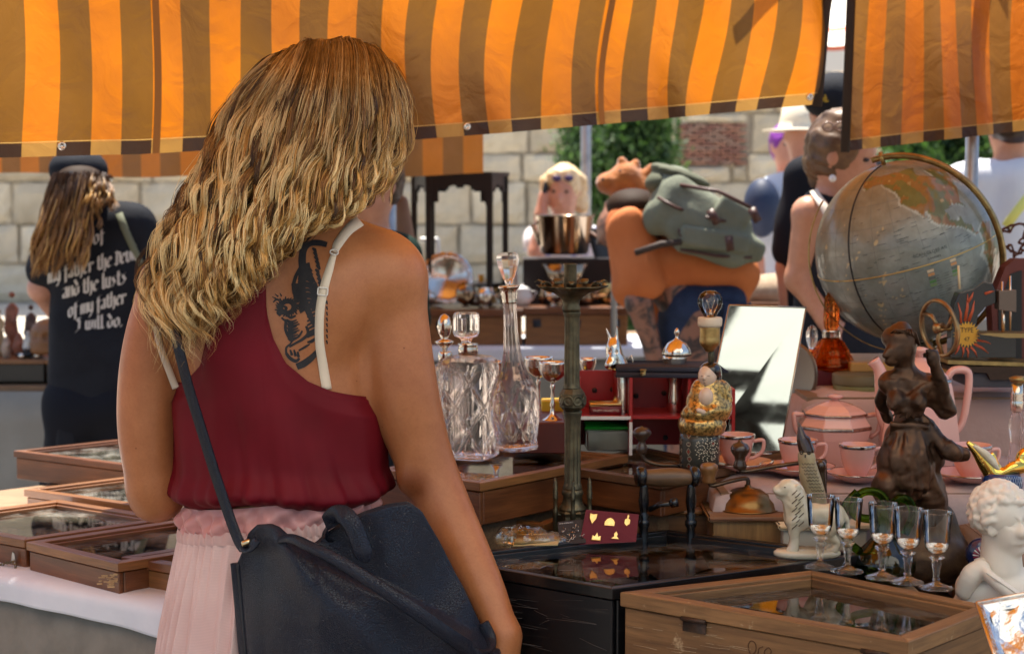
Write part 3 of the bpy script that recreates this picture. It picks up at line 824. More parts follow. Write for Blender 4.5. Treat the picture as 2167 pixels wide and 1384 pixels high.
# -- tattoo: flat ink printed just on the skin as thin strokes
def onskin(px, py, S=torso, off=.0008, S2=None):
 """walk along the view line until the skin is reached"""
 a = W(px, py, -.35); d = (at(px, py, 3.0) - at(px, py, 2.0)).normalized(); t = 0.0
 S = S2 or body
 for _ in range(40):
  D = float(S.eval(np.array(a + d * t)[None, :])[0]) - off
  t += max(D * .8, 0) if D > 2e-5 else 0
  if D <= 2e-5: break
 return a + d * t
def onskin_many(P2, off=.0008, S=body, near=-.30):
 A = np.array([W(x, y, near) for x, y in P2]); B = np.array([W(x, y, .2) for x, y in P2]); Dn = B - A; Dn /= np.linalg.norm(Dn, axis=1)[:, None]
 t = np.zeros(len(A))
 for _ in range(45):
  D = S.eval(A + Dn * t[:, None]) - off; t += np.maximum(D, 0) * .85
  t = np.minimum(t, .5)
 return A + Dn * t[:, None]
ink = M('tattoo_ink', (.018, .018, .021), .5, col2=(.035, .030, .030), nscale=60, spec=.35)
def strokes(list_, S=body, off=.0008, mat=ink, name='tattoo', parent=woman, close_fill=()):
 """list_: (polyline in photo pixels, [widths in photo pixels])"""
 P = []; F = [];
 for pl, w in list_:
  pl = catmull(pl, max(4, len(pl) * 5)) if len(pl) > 2 else np.linspace(pl[0], pl[-1], 6)
  ww = 1.25 * np.interp(np.linspace(0, 1, len(pl)), np.linspace(0, 1, len(w)), w)
  T = np.gradient(pl, axis=0); T /= np.linalg.norm(T, axis=1)[:, None] + 1e-9; N = np.stack([-T[:, 1], T[:, 0]], 1)
  b = len(P)
  for i in range(len(pl)): P += [pl[i] + N[i] * ww[i] / 2, pl[i] - N[i] * ww[i] / 2]
  F += [(b + 2 * i, b + 2 * i + 1, b + 2 * i + 3, b + 2 * i + 2) for i in range(len(pl) - 1)]
 Q = onskin_many(P, off, S)
 return mesh(name, Q, F, mat, parent)
St = []
for l_ in ([(640, 570), (640, 620), (655, 665), (668, 690)], [(662, 600), (672, 640), (676, 680)], [(625, 600), (628, 640)]): St.append((l_, [14, 11, 8]))
def stripe(cx, cy, L, ang, w=3.4, bend=.25):
 a = radians(ang); d = np.array([cos(a), sin(a)]); n = np.array([-d[1], d[0]]); c = np.array([cx, cy])
 St.append(([c - d * L / 2, c + n * L * bend, c + d * L / 2], [w * .3, w, w * .35]))
# tail
tail = [(648, 590), (640, 560), (642, 530), (655, 516), (675, 514), (692, 518)]
St.append((tail, [15, 13, 12, 10, 10, 9]))
# body silhouette band, from rump to shoulder
St.append(([(652, 556), (658, 580), (668, 600), (676, 620), (682, 650)], [5, 4, 3, 3, 3]))
St.append(([(636, 565), (626, 585), (621, 605), (622, 622)], [5, 6, 6, 5]))
for i in range(13):
 y = 566 + i * 7.5; x0 = 634 - i * .6 + (0 if i < 6 else (i - 6) * 1.2); x1 = 660 + i * 1.6
 St.append(([(x0, y + 4), ((x0 + x1) / 2, y - 6 + (i % 3)), (x1, y + 9)], [6.0, 5.4, 4.2]))
for i in range(9):
 y = 640 + i * 8.5; St.append(([(650, y + 6), (664, y - 1), (682 - (i % 2) * 3, y - 9 + i * .4)], [3, 4.6, 2.4]))
# head
for k in range(26):
 a = k / 26 * 2 * pi; r_ = 20 + 2.5 * sin(k * 2.7); c_ = np.array([606 + 2, 650.])
 d = np.array([cos(a) * 1.15, sin(a) * .95]); St.append(([c_ + d * 8, c_ + d * 15 + np.array([d[1], -d[0]]) * 2, c_ + d * (r_ + 2)], [5.2, 4.4, 1.5]))
St += [([(578, 640), (585, 634), (592, 636)], [2, 4, 3]), ([(576, 628), (584, 632)], [1, 3]), ([(582, 622), (589, 628)], [1, 3]), ([(592, 620), (596, 627)], [1, 3]),
       ([(600, 648), (606, 652), (602, 660), (608, 664)], [4, 5, 5, 3]), ([(590, 655), (588, 662), (594, 668)], [3, 5, 4]), ([(596, 640), (606, 636), (616, 640)], [4, 5, 4]),
       ([(608, 668), (616, 672), (626, 668)], [4, 5, 3]), ([(620, 650), (630, 646), (636, 654)], [4, 5, 3]), ([(596, 672), (603, 678), (612, 680)], [3, 4, 3])]
# chest, forelegs and paws
for i in range(10):
 y = 676 + i * 4.4; St.append(([(607 + (i % 2) * 2, y), (616, y + 5), (628 + (i % 3) * 3, y + 1)], [2.6, 4, 2]))
St += [([(606, 675), (604, 695), (610, 712), (622, 718)], [5, 5, 4, 3]), ([(648, 690), (652, 706), (640, 718), (626, 726), (612, 734)], [4, 6, 5, 4, 4]),
       ([(640, 700), (632, 712), (620, 720), (614, 728), (606, 736), (606, 750)], [3, 4, 3, 3, 4, 4]), ([(606, 748), (614, 758), (626, 764), (634, 758)], [5, 6, 6, 4]),
       ([(614, 740), (618, 752)], [3, 5]), ([(622, 740), (626, 754)], [3, 5]), ([(630, 744), (632, 756)], [3, 5]), ([(652, 712), (662, 704), (672, 698)], [3, 5, 3]), ([(650, 724), (660, 722), (672, 712)], [3, 6, 3]),
       ([(632, 742), (646, 734), (656, 728)], [3, 4, 2]), ([(628, 776), (642, 770), (656, 760), (668, 748), (676, 736)], [11, 12, 11, 9, 6])]
# furry hind line by the strap
for i in range(13):
 x = 660 + i * 2.0 + (4 if i < 5 else 0); y = 528 + i * 9; St.append(([(x - 3, y - 3), (x + 2, y + 1), (x + 5, y + 7)], [3, 6, 3]))
for i in range(8): St.append(([(691, 636 + i * 12), (693, 644 + i * 12)], [3, 2]))
strokes(St)
# -- bra strap with ring and slider
ivory = M('ivory_elastic', (.80, .68, .52), .55, bmp=.25, bscale=900, bdist=.0004)
def strap_on(pts, width, off, mat, name, parent, th=.0007, n=50, S=body):
 c = catmull(pts, n); L = np.array(c); T = np.gradient(L, axis=0); T /= np.linalg.norm(T, axis=1)[:, None]; N = np.stack([-T[:, 1], T[:, 0]], 1)
 ww = np.interp(np.linspace(0, 1, n), np.linspace(0, 1, len(width)), width)
 A = onskin_many(L + N * ww[:, None] / 2, off, S); B = onskin_many(L - N * ww[:, None] / 2, off, S); Cc = onskin_many(L, off + .0004, S)
 g = G(); V = np.stack([A, Cc, B], 1).reshape(-1, 3)
 g.add(V, [(3 * i + k, 3 * i + k + 1, 3 * i + 3 + k + 1, 3 * i + 3 + k) for i in range(n - 1) for k in range(2)])
 o = g.build(name, mat, parent); solidify(o, th, 1); return o
strap_on([(762, 466), (738, 486), (716, 515), (708, 534)], [27, 22, 20, 14], .0012, ivory, 'bra_strap', woman)
strap_on([(707, 536), (697, 570), (685, 612), (677, 660), (676, 720), (683, 770), (692, 824)], [12, 17, 19, 19, 19, 20, 21], .0012, ivory, 'bra_strap', woman)
strap_on([(331, 690), (334, 712), (344, 748), (360, 790), (372, 822)], [14, 14, 15, 15, 15], .0025, ivory, 'bra_strap', woman)
def ringpx(cx, cy, rx, ry, rot, off=.003, wr=.0011, sq=2.0, name='strap_ring'):
 a = np.linspace(0, 2 * pi, 33)[:-1]; ex = 2 / sq
 X = np.sign(np.cos(a)) * np.abs(np.cos(a)) ** ex * rx; Y_ = np.sign(np.sin(a)) * np.abs(np.sin(a)) ** ex * ry
 P2 = np.stack([cx + X * cos(rot) - Y_ * sin(rot), cy + X * sin(rot) + Y_ * cos(rot)], 1)
 Q = onskin_many(P2, off); Q = np.concatenate([Q, Q[:2]])
 return G().tube([tuple(q) for q in Q], wr, 6, cap=False).build(name, M('white_enamel', (.85, .80, .72), .3), woman)
ringpx(707, 534, 8.5, 5.5, .2); ringpx(683, 617, 10.5, 8, .1, sq=6, name='strap_slider')
# -- burgundy top: loose cloth around the torso
burg = None
m, t, p = newmat('burgundy_crepe'); v = coords(t)
n = noise(t, v, 700, 3, .6); n1 = noise(t, v, 9, 3); r = ramp(t, [(.3, (.115, .002, .007)), (.7, (.165, .003, .011))]); t.links.new(n1, r.inputs[0])
t.links.new(r.outputs[0], p.inputs['Base Color']); p.inputs['Roughness'].default_value = .62; p.inputs['Specular IOR Level'].default_value = .22
bump(t, p, n, .35, .0006); burg = m
NT = 200; NVt = 70
cx0, cy0 = W(590, 800).x, WYd
zhem = W(590, 1052).z
def ztop(px, back):
 if back: y = interp(px, [330, 350, 372, 420, 470, 500, 540, 553, 558, 575, 603, 650, 700, 775, 800, 850], [772, 790, 806, 760, 640, 545, 520, 535, 640, 703, 755, 793, 814, 834, 850, 858])
 else: y = interp(px, [330, 372, 430, 480, 520, 590, 660, 720, 775, 850], [772, 800, 720, 560, 640, 680, 640, 560, 834, 858])
 return W(590, y).z
th_ = np.linspace(0, 2 * pi, NT, endpoint=False)
DIR = np.stack([np.cos(th_), np.sin(th_), 0 * th_], 1)
Vt = []
# first find x of each direction at chest level to get the neckline
def march(z, off):
 c = np.array([cx0, cy0, z]); lo = np.zeros(NT); hi = np.full(NT, .34)
 for _ in range(16):
  mid = (lo + hi) / 2; D = torso_c.eval(c + DIR * mid[:, None]) - off
  lo = np.where(D < 0, mid, lo); hi = np.where(D < 0, hi, mid)
 return lo
torso_c = SDF(.01, .05); torso_c.p = [q for i, q in enumerate(torso.p) if i not in (6,)]
# angles concentrated at the back
zs_top = np.zeros(NT)
rr0 = march(W(590, 760).z, .004)
for i in range(NT):
 x = cx0 + DIR[i, 0] * rr0[i]; px = 1083.5 + FPX * x / (WYd + DIR[i, 1] * rr0[i]); zs_top[i] = ztop(px, DIR[i, 1] < 0)
Vt = np.zeros((NVt, NT, 3))
for j in range(NVt):
 s = j / (NVt - 1); zz = zhem + (zs_top - zhem) * s
 c = np.stack([np.full(NT, cx0), np.full(NT, cy0), zz], 1); lo = np.zeros(NT); hi = np.full(NT, .36)
 dep = zz - zhem
 drape = .006 + .020 * np.exp(-dep / .055) + .008 * np.exp(-((dep - .02) / .02) ** 2)
 fold = .0035 * np.sin(th_ * 14 + 1 + dep * 8) * np.exp(-dep / .10) + .003 * np.sin(th_ * 31 + dep * 30) * np.exp(-dep / .05) + .004 * np.sin(th_ * 5 + dep * 26) * np.exp(-((dep - .12) / .1) ** 2)
 off = np.where(s > .97, .0035, drape + fold)
 # neckline lies on the skin
 off = off * np.clip((zs_top - zz) / .03, .35, 1) + .001
 for _ in range(16):
  mid = (lo + hi) / 2; D = torso_c.eval(c + DIR * mid[:, None]) - off
  lo = np.where(D < 0, mid, lo); hi = np.where(D < 0, hi, mid)
 if dep.max() < .30: pass
 tuck = np.where(dep < .016, (.016 - dep) / .016, 0) ** 2 * .030
 Vt[j] = c + DIR * (lo - tuck)[:, None]
 Vt[j][:, 2] += .006 * np.sin(th_ * 3 + .5) * np.exp(-dep / .05)
f = [(j * NT + i, j * NT + (i + 1) % NT, (j + 1) * NT + (i + 1) % NT, (j + 1) * NT + i) for j in range(NVt - 1) for i in range(NT)]
top = mesh('sleeveless_top', Vt.reshape(-1, 3), f, burg, woman); solidify(top, .0022, 1)
top['label'] = 'burgundy racerback top'
# -- satin waistband, ruffle, pleated skirt
satin = M('pink_satin', (.70, .33, .30), .3, col2=(.62, .27, .25), nscale=8, sheen=.3, bmp=.5, bscale=26, bdist=.006)
tulle = M('pink_tulle', (.70, .47, .43), .7, col2=(.62, .40, .37), nscale=10, sheen=.4)
m, t, p = newmat('pink_pleats'); v = coords(t)
w_ = nd(t, 'ShaderNodeTexWave', wave_type='BANDS', bands_direction='Z'); w_.inputs['Scale'].default_value = 150; w_.inputs['Distortion'].default_value = .6; t.links.new(v, w_.inputs[0])
n = noise(t, v, 12, 4); r = ramp(t, [(.3, (.84, .62, .57)), (.7, (.74, .51, .47))]); t.links.new(n, r.inputs[0])
r2 = ramp(t, [(0, (.86, .84, .84)), (1, (1.03, 1.03, 1.03))]); t.links.new(w_.outputs[0], r2.inputs[0])
t.links.new(mixc(t, .7, r.outputs[0], r2.outputs[0], 'MULTIPLY'), p.inputs['Base Color']); p.inputs['Roughness'].default_value = .6; p.inputs['Sheen Weight'].default_value = .35
bump(t, p, w_.outputs[0], .15, .0006); pleat = m
def ring(py0, py1, rx0, rx1, ry0, ry1, fold, nv, name, mat, px=592, nt=420, zadd=None):
 z0, z1 = W(590, py0).z, W(590, py1).z
 def fn(u, v):
  a = u * 2 * pi; e = v
  rx = rx0 + (rx1 - rx0) * e; ry = ry0 + (ry1 - ry0) * e; q = fold(a, v)
  return (W(px, 1100).x + (rx + q) * cos(a), WYd + (ry + q) * sin(a), z0 + (z1 - z0) * v + (zadd(a, v) if zadd else 0))
 v, f = grid_sheet(fn, nt, nv, True); return mesh(name, v, f, mat, woman)
rngp = np.random.default_rng(11); ph = rngp.uniform(0, 6.28, 8)
tilt = lambda a, v: .004 * sin(a * 2 + 1) - .012 * cos(a)
tilt2 = lambda a, v: -.006 + .016 * cos(a)
ring(1036, 1098, .141, .146, .098, .104, lambda a, v: .0055 * sin(a * 13 + 5 * v + ph[0]) * sin(pi * v) + .004 * sin(a * 29 - 3 * v + ph[1] + 2 * sin(a * 3)) * sin(pi * v) + .004 * sin(pi * v), 18, 'satin_waistband', satin, zadd=tilt2)
def gath(a): return sin(a * 62 + 2.2 * sin(a * 5 + 1) + 1.5 * sin(a * 11))
ring(1083, 1108, .1475, .151, .106, .109, lambda a, v: .0026 * gath(a) * (1 - .5 * v) + .0015 * sin(pi * v), 7, 'ruffle', tulle, nt=900, zadd=lambda a, v: tilt2(a, v) + .0016 * gath(a + .02) * (1 - v))
def pl(a, v):
 e = min(1, v * 7); big = sin(a * 8 + ph[2] + .8 * sin(a * 3)) * .010 * min(1, v * 2.5)
 # sharp fine pleats, widening downwards
 s = a * 46 + 3.4 * sin(a * 5 + 1) + 2.1 * sin(a * 9 + 4) + .35 * sin(v * 7 + a * 4); tri = abs(((s / (2 * pi)) % 1) * 2 - 1)
 return .003 * gath(a) * (1 - e) + (tri ** 1.5 - .5) * .0105 * e * (1 + 1.2 * v) + big + .018 * (1 - (1 - min(1, v * 3.2)) ** 2) + .055 * v
sk = ring(1106, 2330, .149, .205, .108, .165, pl, 60, 'pleated_skirt', pleat, nt=920, zadd=tilt2)
# -- hair
hair_mats = []
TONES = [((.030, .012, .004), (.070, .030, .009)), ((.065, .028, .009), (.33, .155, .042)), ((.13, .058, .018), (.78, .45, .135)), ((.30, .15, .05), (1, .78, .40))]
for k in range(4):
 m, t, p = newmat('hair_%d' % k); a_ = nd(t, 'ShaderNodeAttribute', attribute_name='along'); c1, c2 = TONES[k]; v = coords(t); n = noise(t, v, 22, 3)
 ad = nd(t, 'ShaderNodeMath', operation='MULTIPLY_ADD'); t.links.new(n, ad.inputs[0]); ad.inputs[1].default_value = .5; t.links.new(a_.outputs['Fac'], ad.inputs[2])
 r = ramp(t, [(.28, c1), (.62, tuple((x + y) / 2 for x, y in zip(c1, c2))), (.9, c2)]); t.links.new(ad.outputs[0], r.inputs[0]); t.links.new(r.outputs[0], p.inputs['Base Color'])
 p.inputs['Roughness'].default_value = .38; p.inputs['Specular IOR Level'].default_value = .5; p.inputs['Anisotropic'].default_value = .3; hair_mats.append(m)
def strands_mesh(name, curves, radii, mats, pick, parent, n=3):
 """curves: list of (m,3) arrays -> thin three-sided tapered tubes, split by colour"""
 bym = {}
 for c, r, k in zip(curves, radii, pick): bym.setdefault(k, []).append((c, r))
 outs = []
 for k, L in bym.items():
  m_ = len(L[0][0]); C = np.stack([c for c, _ in L]); R = np.array([r for _, r in L])
  T = np.gradient(C, axis=1); T /= np.linalg.norm(T, axis=2)[..., None] + 1e-9
  A = np.cross(T, np.array([.3, 1, .2])); A /= np.linalg.norm(A, axis=2)[..., None] + 1e-9; B = np.cross(T, A)
  s = np.linspace(0, 1, m_); tp = (np.clip(s * 12, .35, 1) * np.clip((1.02 - s) * 4.5, .12, 1))[None, :, None] * R[:, None, None]
  V = np.stack([C + (A * cos(2 * pi * q / n) + B * sin(2 * pi * q / n)) * tp for q in range(n)], 2)   # strands, m, n, 3
  S_ = len(L); base = (np.arange(S_) * m_ * n)[:, None, None]; ii = (np.arange(m_ - 1) * n)[None, :, None]; q = np.arange(n)[None, None, :]; q2 = (q + 1) % n
  F = np.stack([base + ii + q, base + ii + q2, base + ii + n + q2, base + ii + n + q], -1).reshape(-1, 4)
  o = mesh(name, V.reshape(-1, 3), F, mats[k], parent); at_ = o.data.attributes.new('along', 'FLOAT', 'POINT'); at_.data.foreach_set('value', np.tile(np.repeat(s, n), S_).astype(np.float32)); outs.append(o)
 return outs
# master guides in photo pixels plus a bulge towards the lens
GD = [
 [(632, 150, .11), (600, 122, .045), (560, 135, -.03), (500, 200, -.05), (462, 270, -.06), (428, 345, -.08), (392, 420, -.10), (352, 480, -.10), (316, 545, -.09), (306, 620, -.08), (325, 700, -.08), (332, 785, -.08)],
 [(646, 140, .11), (625, 104, .045), (590, 150, -.06), (540, 230, -.08), (500, 310, -.10), (462, 390, -.12), (425, 460, -.13), (385, 530, -.13), (352, 600, -.12), (345, 670, -.12), (362, 735, -.12), (372, 800, -.12)],
 [(660, 132, .11), (652, 91, .045), (625, 160, -.08), (590, 240, -.10), (555, 320, -.12), (515, 400, -.14), (475, 475, -.15), (435, 545, -.15), (405, 610, -.145), (398, 670, -.14), (412, 725, -.14), (418, 780, -.14)],
 [(680, 126, .11), (682, 84, .045), (668, 170, -.09), (645, 255, -.11), (610, 340, -.13), (565, 420, -.15), (520, 490, -.16), (480, 555, -.16), (450, 610, -.155), (438, 660, -.15), (440, 705, -.15), (432, 740, -.15)],
 [(702, 122, .11), (714, 83, .045), (712, 170, -.09), (698, 260, -.11), (668, 340, -.13), (625, 415, -.145), (585, 480, -.155), (550, 540, -.155), (525, 580, -.15), (505, 615, -.15), (490, 645, -.15), (478, 675, -.15)],
 [(728, 124, .11), (748, 88, .045), (762, 165, -.07), (758, 250, -.10), (732, 325, -.12), (695, 395, -.135), (660, 450, -.145), (596, 505, -.145), (570, 548, -.14), (552, 582, -.14), (532, 608, -.14), (508, 632, -.14)],
 [(758, 132, .11), (786, 104, .045), (810, 150, -.04), (822, 235, -.07), (805, 310, -.09), (775, 370, -.11), (740, 420, -.125), (705, 455, -.13), (638, 480, -.13), (602, 508, -.13), (578, 542, -.13), (564, 580, -.13)],
 [(786, 150, .11), (820, 140, .045), (838, 160, .0), (866, 230, -.01), (862, 300, -.02), (838, 345, -.05), (800, 385, -.08), (770, 420, -.10), (722, 444, -.115), (676, 453, -.12), (640, 465, -.12), (608, 484, -.12)],
]
NP_ = 36
GM = np.stack([catmull([(a, b, c * 1000) for a, b, c in g_], NP_) for g_ in GD])     # (8, NP, 3) px,py,dy*1000
def guide(u):
 k = min(int(u * 7), 6); f_ = u * 7 - k; f_ = f_ * f_ * (3 - 2 * f_) * .5 + f_ * .5
 return GM[k] * (1 - f_) + GM[k + 1] * f_
r_ = np.random.default_rng(21); curves = []; radii = []; pick = []
S01 = np.linspace(0, 1, NP_)
def to3(Q): return np.array([W(a, b, c / 1000) for a, b, c in Q])
LOCKS = 275
for L in range(LOCKS):
 u = (L + r_.uniform(0, 1)) / 215; u = min(max(u, 0), 1); layer = r_.uniform(0, 1) ** .8         # 1 = outermost (nearest to the lens)
 g_ = guide(u).copy()
 g_[:, 2] += (1 - layer) * 52 * np.clip(S01 * 3, 0, 1) - 8
 if L >= 215: u = r_.random(); layer = r_.uniform(.95, 1.2); g_ = guide(u).copy(); g_[:, 2] -= 6
 amp = r_.uniform(8, 17) * (1 + .4 * (layer > .7)) + (3 if L >= 215 else 0); fr = r_.uniform(4.0, 6.6); p0 = 5 * sin(u * 9) + r_.normal() * 1.3
 env = np.clip((S01 - .15) * 3.2, 0, 1.0) * (.75 + .35 * S01)
 wv = amp * np.sin(S01 * fr * 2 * pi + p0 + 1.1 * np.sin(S01 * 5 + p0)) * env; wz = amp * 1.1 * np.cos(S01 * fr * 2 * pi + p0) * env
 T = np.gradient(g_[:, :2], axis=0); T /= np.linalg.norm(T, axis=1)[:, None]; N = np.stack([-T[:, 1], T[:, 0]], 1)
 g_[:, :2] += N * (wv + r_.normal() * 9 * S01)[:, None]; g_[:, 2] += wz
 # length varies
 end = r_.uniform(.72, 1.0) if r_.random() < .55 else r_.uniform(.93, 1.02)
 idx = np.linspace(0, (NP_ - 1) * min(end, 1), NP_); g_ = np.stack([np.interp(idx, np.arange(NP_), g_[:, q]) for q in range(3)], 1)
 x = r_.random()
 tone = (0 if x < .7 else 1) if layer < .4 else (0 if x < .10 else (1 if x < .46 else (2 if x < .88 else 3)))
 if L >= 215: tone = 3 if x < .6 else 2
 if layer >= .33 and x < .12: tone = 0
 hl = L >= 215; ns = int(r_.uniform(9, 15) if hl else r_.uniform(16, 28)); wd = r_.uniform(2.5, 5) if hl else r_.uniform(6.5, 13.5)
 for s in range(ns):
  a = r_.uniform(0, 6.28); q = wd * sqrt(r_.random()); tw = a + S01 * r_.uniform(2, 7); spread = (1.1 - .45 * S01) * (1 + .30 * np.sin(S01 * 9 + p0)) + .15 * r_.random()
  h_ = g_.copy(); h_[:, :2] += N * (q * np.cos(tw) * spread)[:, None]; h_[:, 2] += q * np.sin(tw) * spread * .7; sw_ = r_.uniform(.8, 4.2) * np.sin(S01 * r_.uniform(14, 34) + r_.uniform(0, 6.28)) * S01; h_[:, :2] += N * sw_[:, None]
  ix_ = np.linspace(0, (NP_ - 1) * r_.uniform(.80, 1.0), NP_); h_ = np.stack([np.interp(ix_, np.arange(NP_), h_[:, q_]) for q_ in range(3)], 1)
  if r_.random() < .12: h_[:, :2] += r_.normal(size=2) * 10 * (S01 ** 1.5)[:, None]
  curves.append(to3(h_)); radii.append(r_.uniform(.0003, .00058))
  tt = tone
  if r_.random() < .2: tt = min(3, tone + 1)
  elif r_.random() < .15: tt = max(0, tone - 1)
  # dark at the parting: roots darker on top of the head
  pick.append(tt)
# fly-away hairs round the outline
for s in range(800):
 u = r_.choice([r_.uniform(0, .12), r_.uniform(.85, 1), r_.uniform(0, 1)]); g_ = guide(u).copy(); sgn = -1 if u < .5 else 1
 T = np.gradient(g_[:, :2], axis=0); T /= np.linalg.norm(T, axis=1)[:, None]; N = np.stack([-T[:, 1], T[:, 0]], 1)
 k = r_.uniform(2.5, 6); off = (r_.normal() * 12 + 10 * np.sin(S01 * k * 6 + r_.uniform(0, 6))) * S01 ** .6
 i0 = r_.integers(0, 14); g_[:, :2] += N * (off * 1.2 - (5 if u < .15 else 0))[:, None]; g_[:, 2] += r_.normal() * 12
 idx = np.linspace(i0, min(NP_ - 1, i0 + r_.integers(6, 12)), NP_); g_ = np.stack([np.interp(idx, np.arange(NP_), g_[:, q]) for q in range(3)], 1)
 curves.append(to3(g_)); radii.append(.00019); pick.append(int(r_.choice([1, 2, 2, 3])))
# curls hanging at the right of the face
for s in range(20):
 x0 = r_.uniform(836, 858); y0 = r_.uniform(210, 280); p0 = r_.uniform(0, 6.28); a0 = r_.uniform(5, 11); L = r_.uniform(90, 165); lay = r_.uniform(-30, 20)
 for q in range(15):
  oo = r_.normal(size=2) * 2.6
  g_ = np.stack([x0 + 4 * S01 - 38 * S01 ** 2.2 + a0 * np.sin(S01 * 11 + p0) * (S01 + .2) + oo[0] * (1 - .4 * S01), y0 + L * S01 + oo[1], lay + 9 * np.cos(S01 * 11 + p0) + oo[0]], 1)
  curves.append(to3(g_)); radii.append(.0004); pick.append(int(r_.choice([1, 2, 2, 3])))
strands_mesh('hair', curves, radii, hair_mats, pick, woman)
# dark inner volume so that no scalp shows through
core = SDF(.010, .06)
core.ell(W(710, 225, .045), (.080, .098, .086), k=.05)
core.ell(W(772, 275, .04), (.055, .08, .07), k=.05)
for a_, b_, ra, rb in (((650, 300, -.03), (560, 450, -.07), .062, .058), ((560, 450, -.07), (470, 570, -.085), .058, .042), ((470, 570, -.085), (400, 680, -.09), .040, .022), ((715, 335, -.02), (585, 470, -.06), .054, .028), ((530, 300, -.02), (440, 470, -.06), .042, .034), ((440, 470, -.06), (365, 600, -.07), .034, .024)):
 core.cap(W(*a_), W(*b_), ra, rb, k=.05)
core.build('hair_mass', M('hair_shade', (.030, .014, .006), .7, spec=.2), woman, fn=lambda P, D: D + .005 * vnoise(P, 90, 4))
# ================================================================ navy leather tote hanging from her left shoulder
m, t, p = newmat('navy_leather'); v = coords(t)
vo = nd(t, 'ShaderNodeTexVoronoi', feature='DISTANCE_TO_EDGE'); vo.inputs['Scale'].default_value = 330; t.links.new(v, vo.inputs['Vector'])
r = ramp(t, [(0, (0, 0, 0)), (.12, (1, 1, 1))]); t.links.new(vo.outputs[0], r.inputs[0])
n = noise(t, v, 7, 3); r2 = ramp(t, [(.3, (.0045, .0075, .017)), (.7, (.009, .015, .032))]); t.links.new(n, r2.inputs[0]); t.links.new(r2.outputs[0], p.inputs['Base Color'])
p.inputs['Roughness'].default_value = .33; p.inputs['Specular IOR Level'].default_value = .42
bump(t, p, r.outputs[0], .85, .0008); leather = m
leather_d = M('leather_edge', (.012, .013, .018), .45, bmp=.2, nscale=300)
brass = M('pale_brass', (.72, .58, .34), .28, 1)
bag = thing('handbag', 'navy pebbled leather tote bag hanging at the hip of the woman in pink skirt', 'handbag', W(760, 1500).xy.to_3d())
BX0, BX1 = 505, 1040
def bag_top(px): return interp(px, [505, 514, 528, 545, 575, 592, 616, 640, 662, 690, 720, 770, 820, 862, 890, 930, 980, 1040], [1190, 1170, 1128, 1112, 1110, 1117, 1140, 1154, 1155, 1130, 1110, 1084, 1068, 1062, 1082, 1150, 1250, 1372])
def bag_back_top(px): return interp(px, [505, 545, 600, 655, 700, 740, 790, 840, 862, 885, 920, 980, 1040], [1195, 1172, 1166, 1156, 1130, 1108, 1092, 1076, 1072, 1088, 1140, 1245, 1375])
def left(v): return 505 + 8 * sin(v * 3) + 34 * v
def panel(front):
 def fn(u, v):
  px = BX0 + (BX1 - BX0) * u; top = bag_top(px) if front else bag_back_top(px); bot = 1560
  py = top + (bot - top) * v; px = px + 34 * v * (1 - u)
  e = sin(pi * min(max(u, .0), 1)) ** .6
  d = -.150 - .050 * e * (.35 + .65 * min(1, v * 2.5)) if front else -.135 + .01 * e
  if front:
   d += .006 * sin(u * 8 + v * 5 + 1) * (1 - v) + .010 * math.exp(-((u - .33 - v * .5) / .10) ** 2)*(1 - v) - .016 * math.exp(-((u - .16 - v * .55) / .09) ** 2) * (1 - .5 * v)
   q_ = min(max((py - (1150 + .52 * (px - 620))) / 46 + .5, 0), 1); d -= .034 * q_ * q_ * (3 - 2 * q_) * min(1, max(0, (px - 560) / 120)) + .007 * sin(px * .03 + py * .012) * (1 - v)
  else: d += .008 * sin(u * 7 + v * 4)
  return W(px, py, d)
 return fn
for fr in (True, False):
 v, f = grid_sheet(panel(fr), 90, 60); o = mesh('front_panel' if fr else 'back_panel', v, f, leather, bag); solidify(o, .0022, 1 if not fr else -1)
 e = [panel(fr)(i / 119, 0) for i in range(120)]
 G().tube(e, .0017, 6).build('edge_binding', leather_d, bag)
e = [panel(True)(0, i / 39) + Vector((-.001, -.001, 0)) for i in range(40)]; G().tube(e, .0026, 6).build('side_piping', leather_d, bag)
def side(u, v):
 a = panel(True)(1 if u > .5 else 0, v)
 return a
for uu in (0, 1):
 v, f = grid_sheet(lambda a, b: panel(True)(uu, b).lerp(panel(False)(uu, b), a) + Vector(((-.012 if uu == 0 else .012) * sin(pi * a), 0, 0)), 8, 30); o = mesh('side_gusset', v, f, leather, bag); solidify(o, .002)
a, b = panel(True), panel(False)
v, f = grid_sheet(lambda u, w: a(u, 1).lerp(b(u, 1), w), 40, 4); mesh('bag_bottom', v, f, leather, bag)
# closing tab looped over the rim
tabpts = [(706, 1152, -.150), (694, 1130, -.165), (696, 1106, -.190), (712, 1088, -.206), (732, 1092, -.214), (748, 1114, -.218), (760, 1144, -.220), (770, 1172, -.222), (777, 1190, -.222)]
c = catmull([(a, b, d * 1000) for a, b, d in tabpts], 40)
P3 = [W(q[0], q[1], q[2] / 1000) for q in c]; wid = [.026] * 34 + [.025, .023, .020, .016, .011, .005]
o = G().ribbon(P3, wid, .0025, [Vector((.25, -1, .25)) if i > 10 else Vector((-.3, -.8, .7)) for i in range(40)]).build('closing_tab', leather, bag)
G().tube([p + Vector((0, -.003, 0)) for p in P3[14:]], .0005, 4).build('tab_stitching', leather_d, bag)
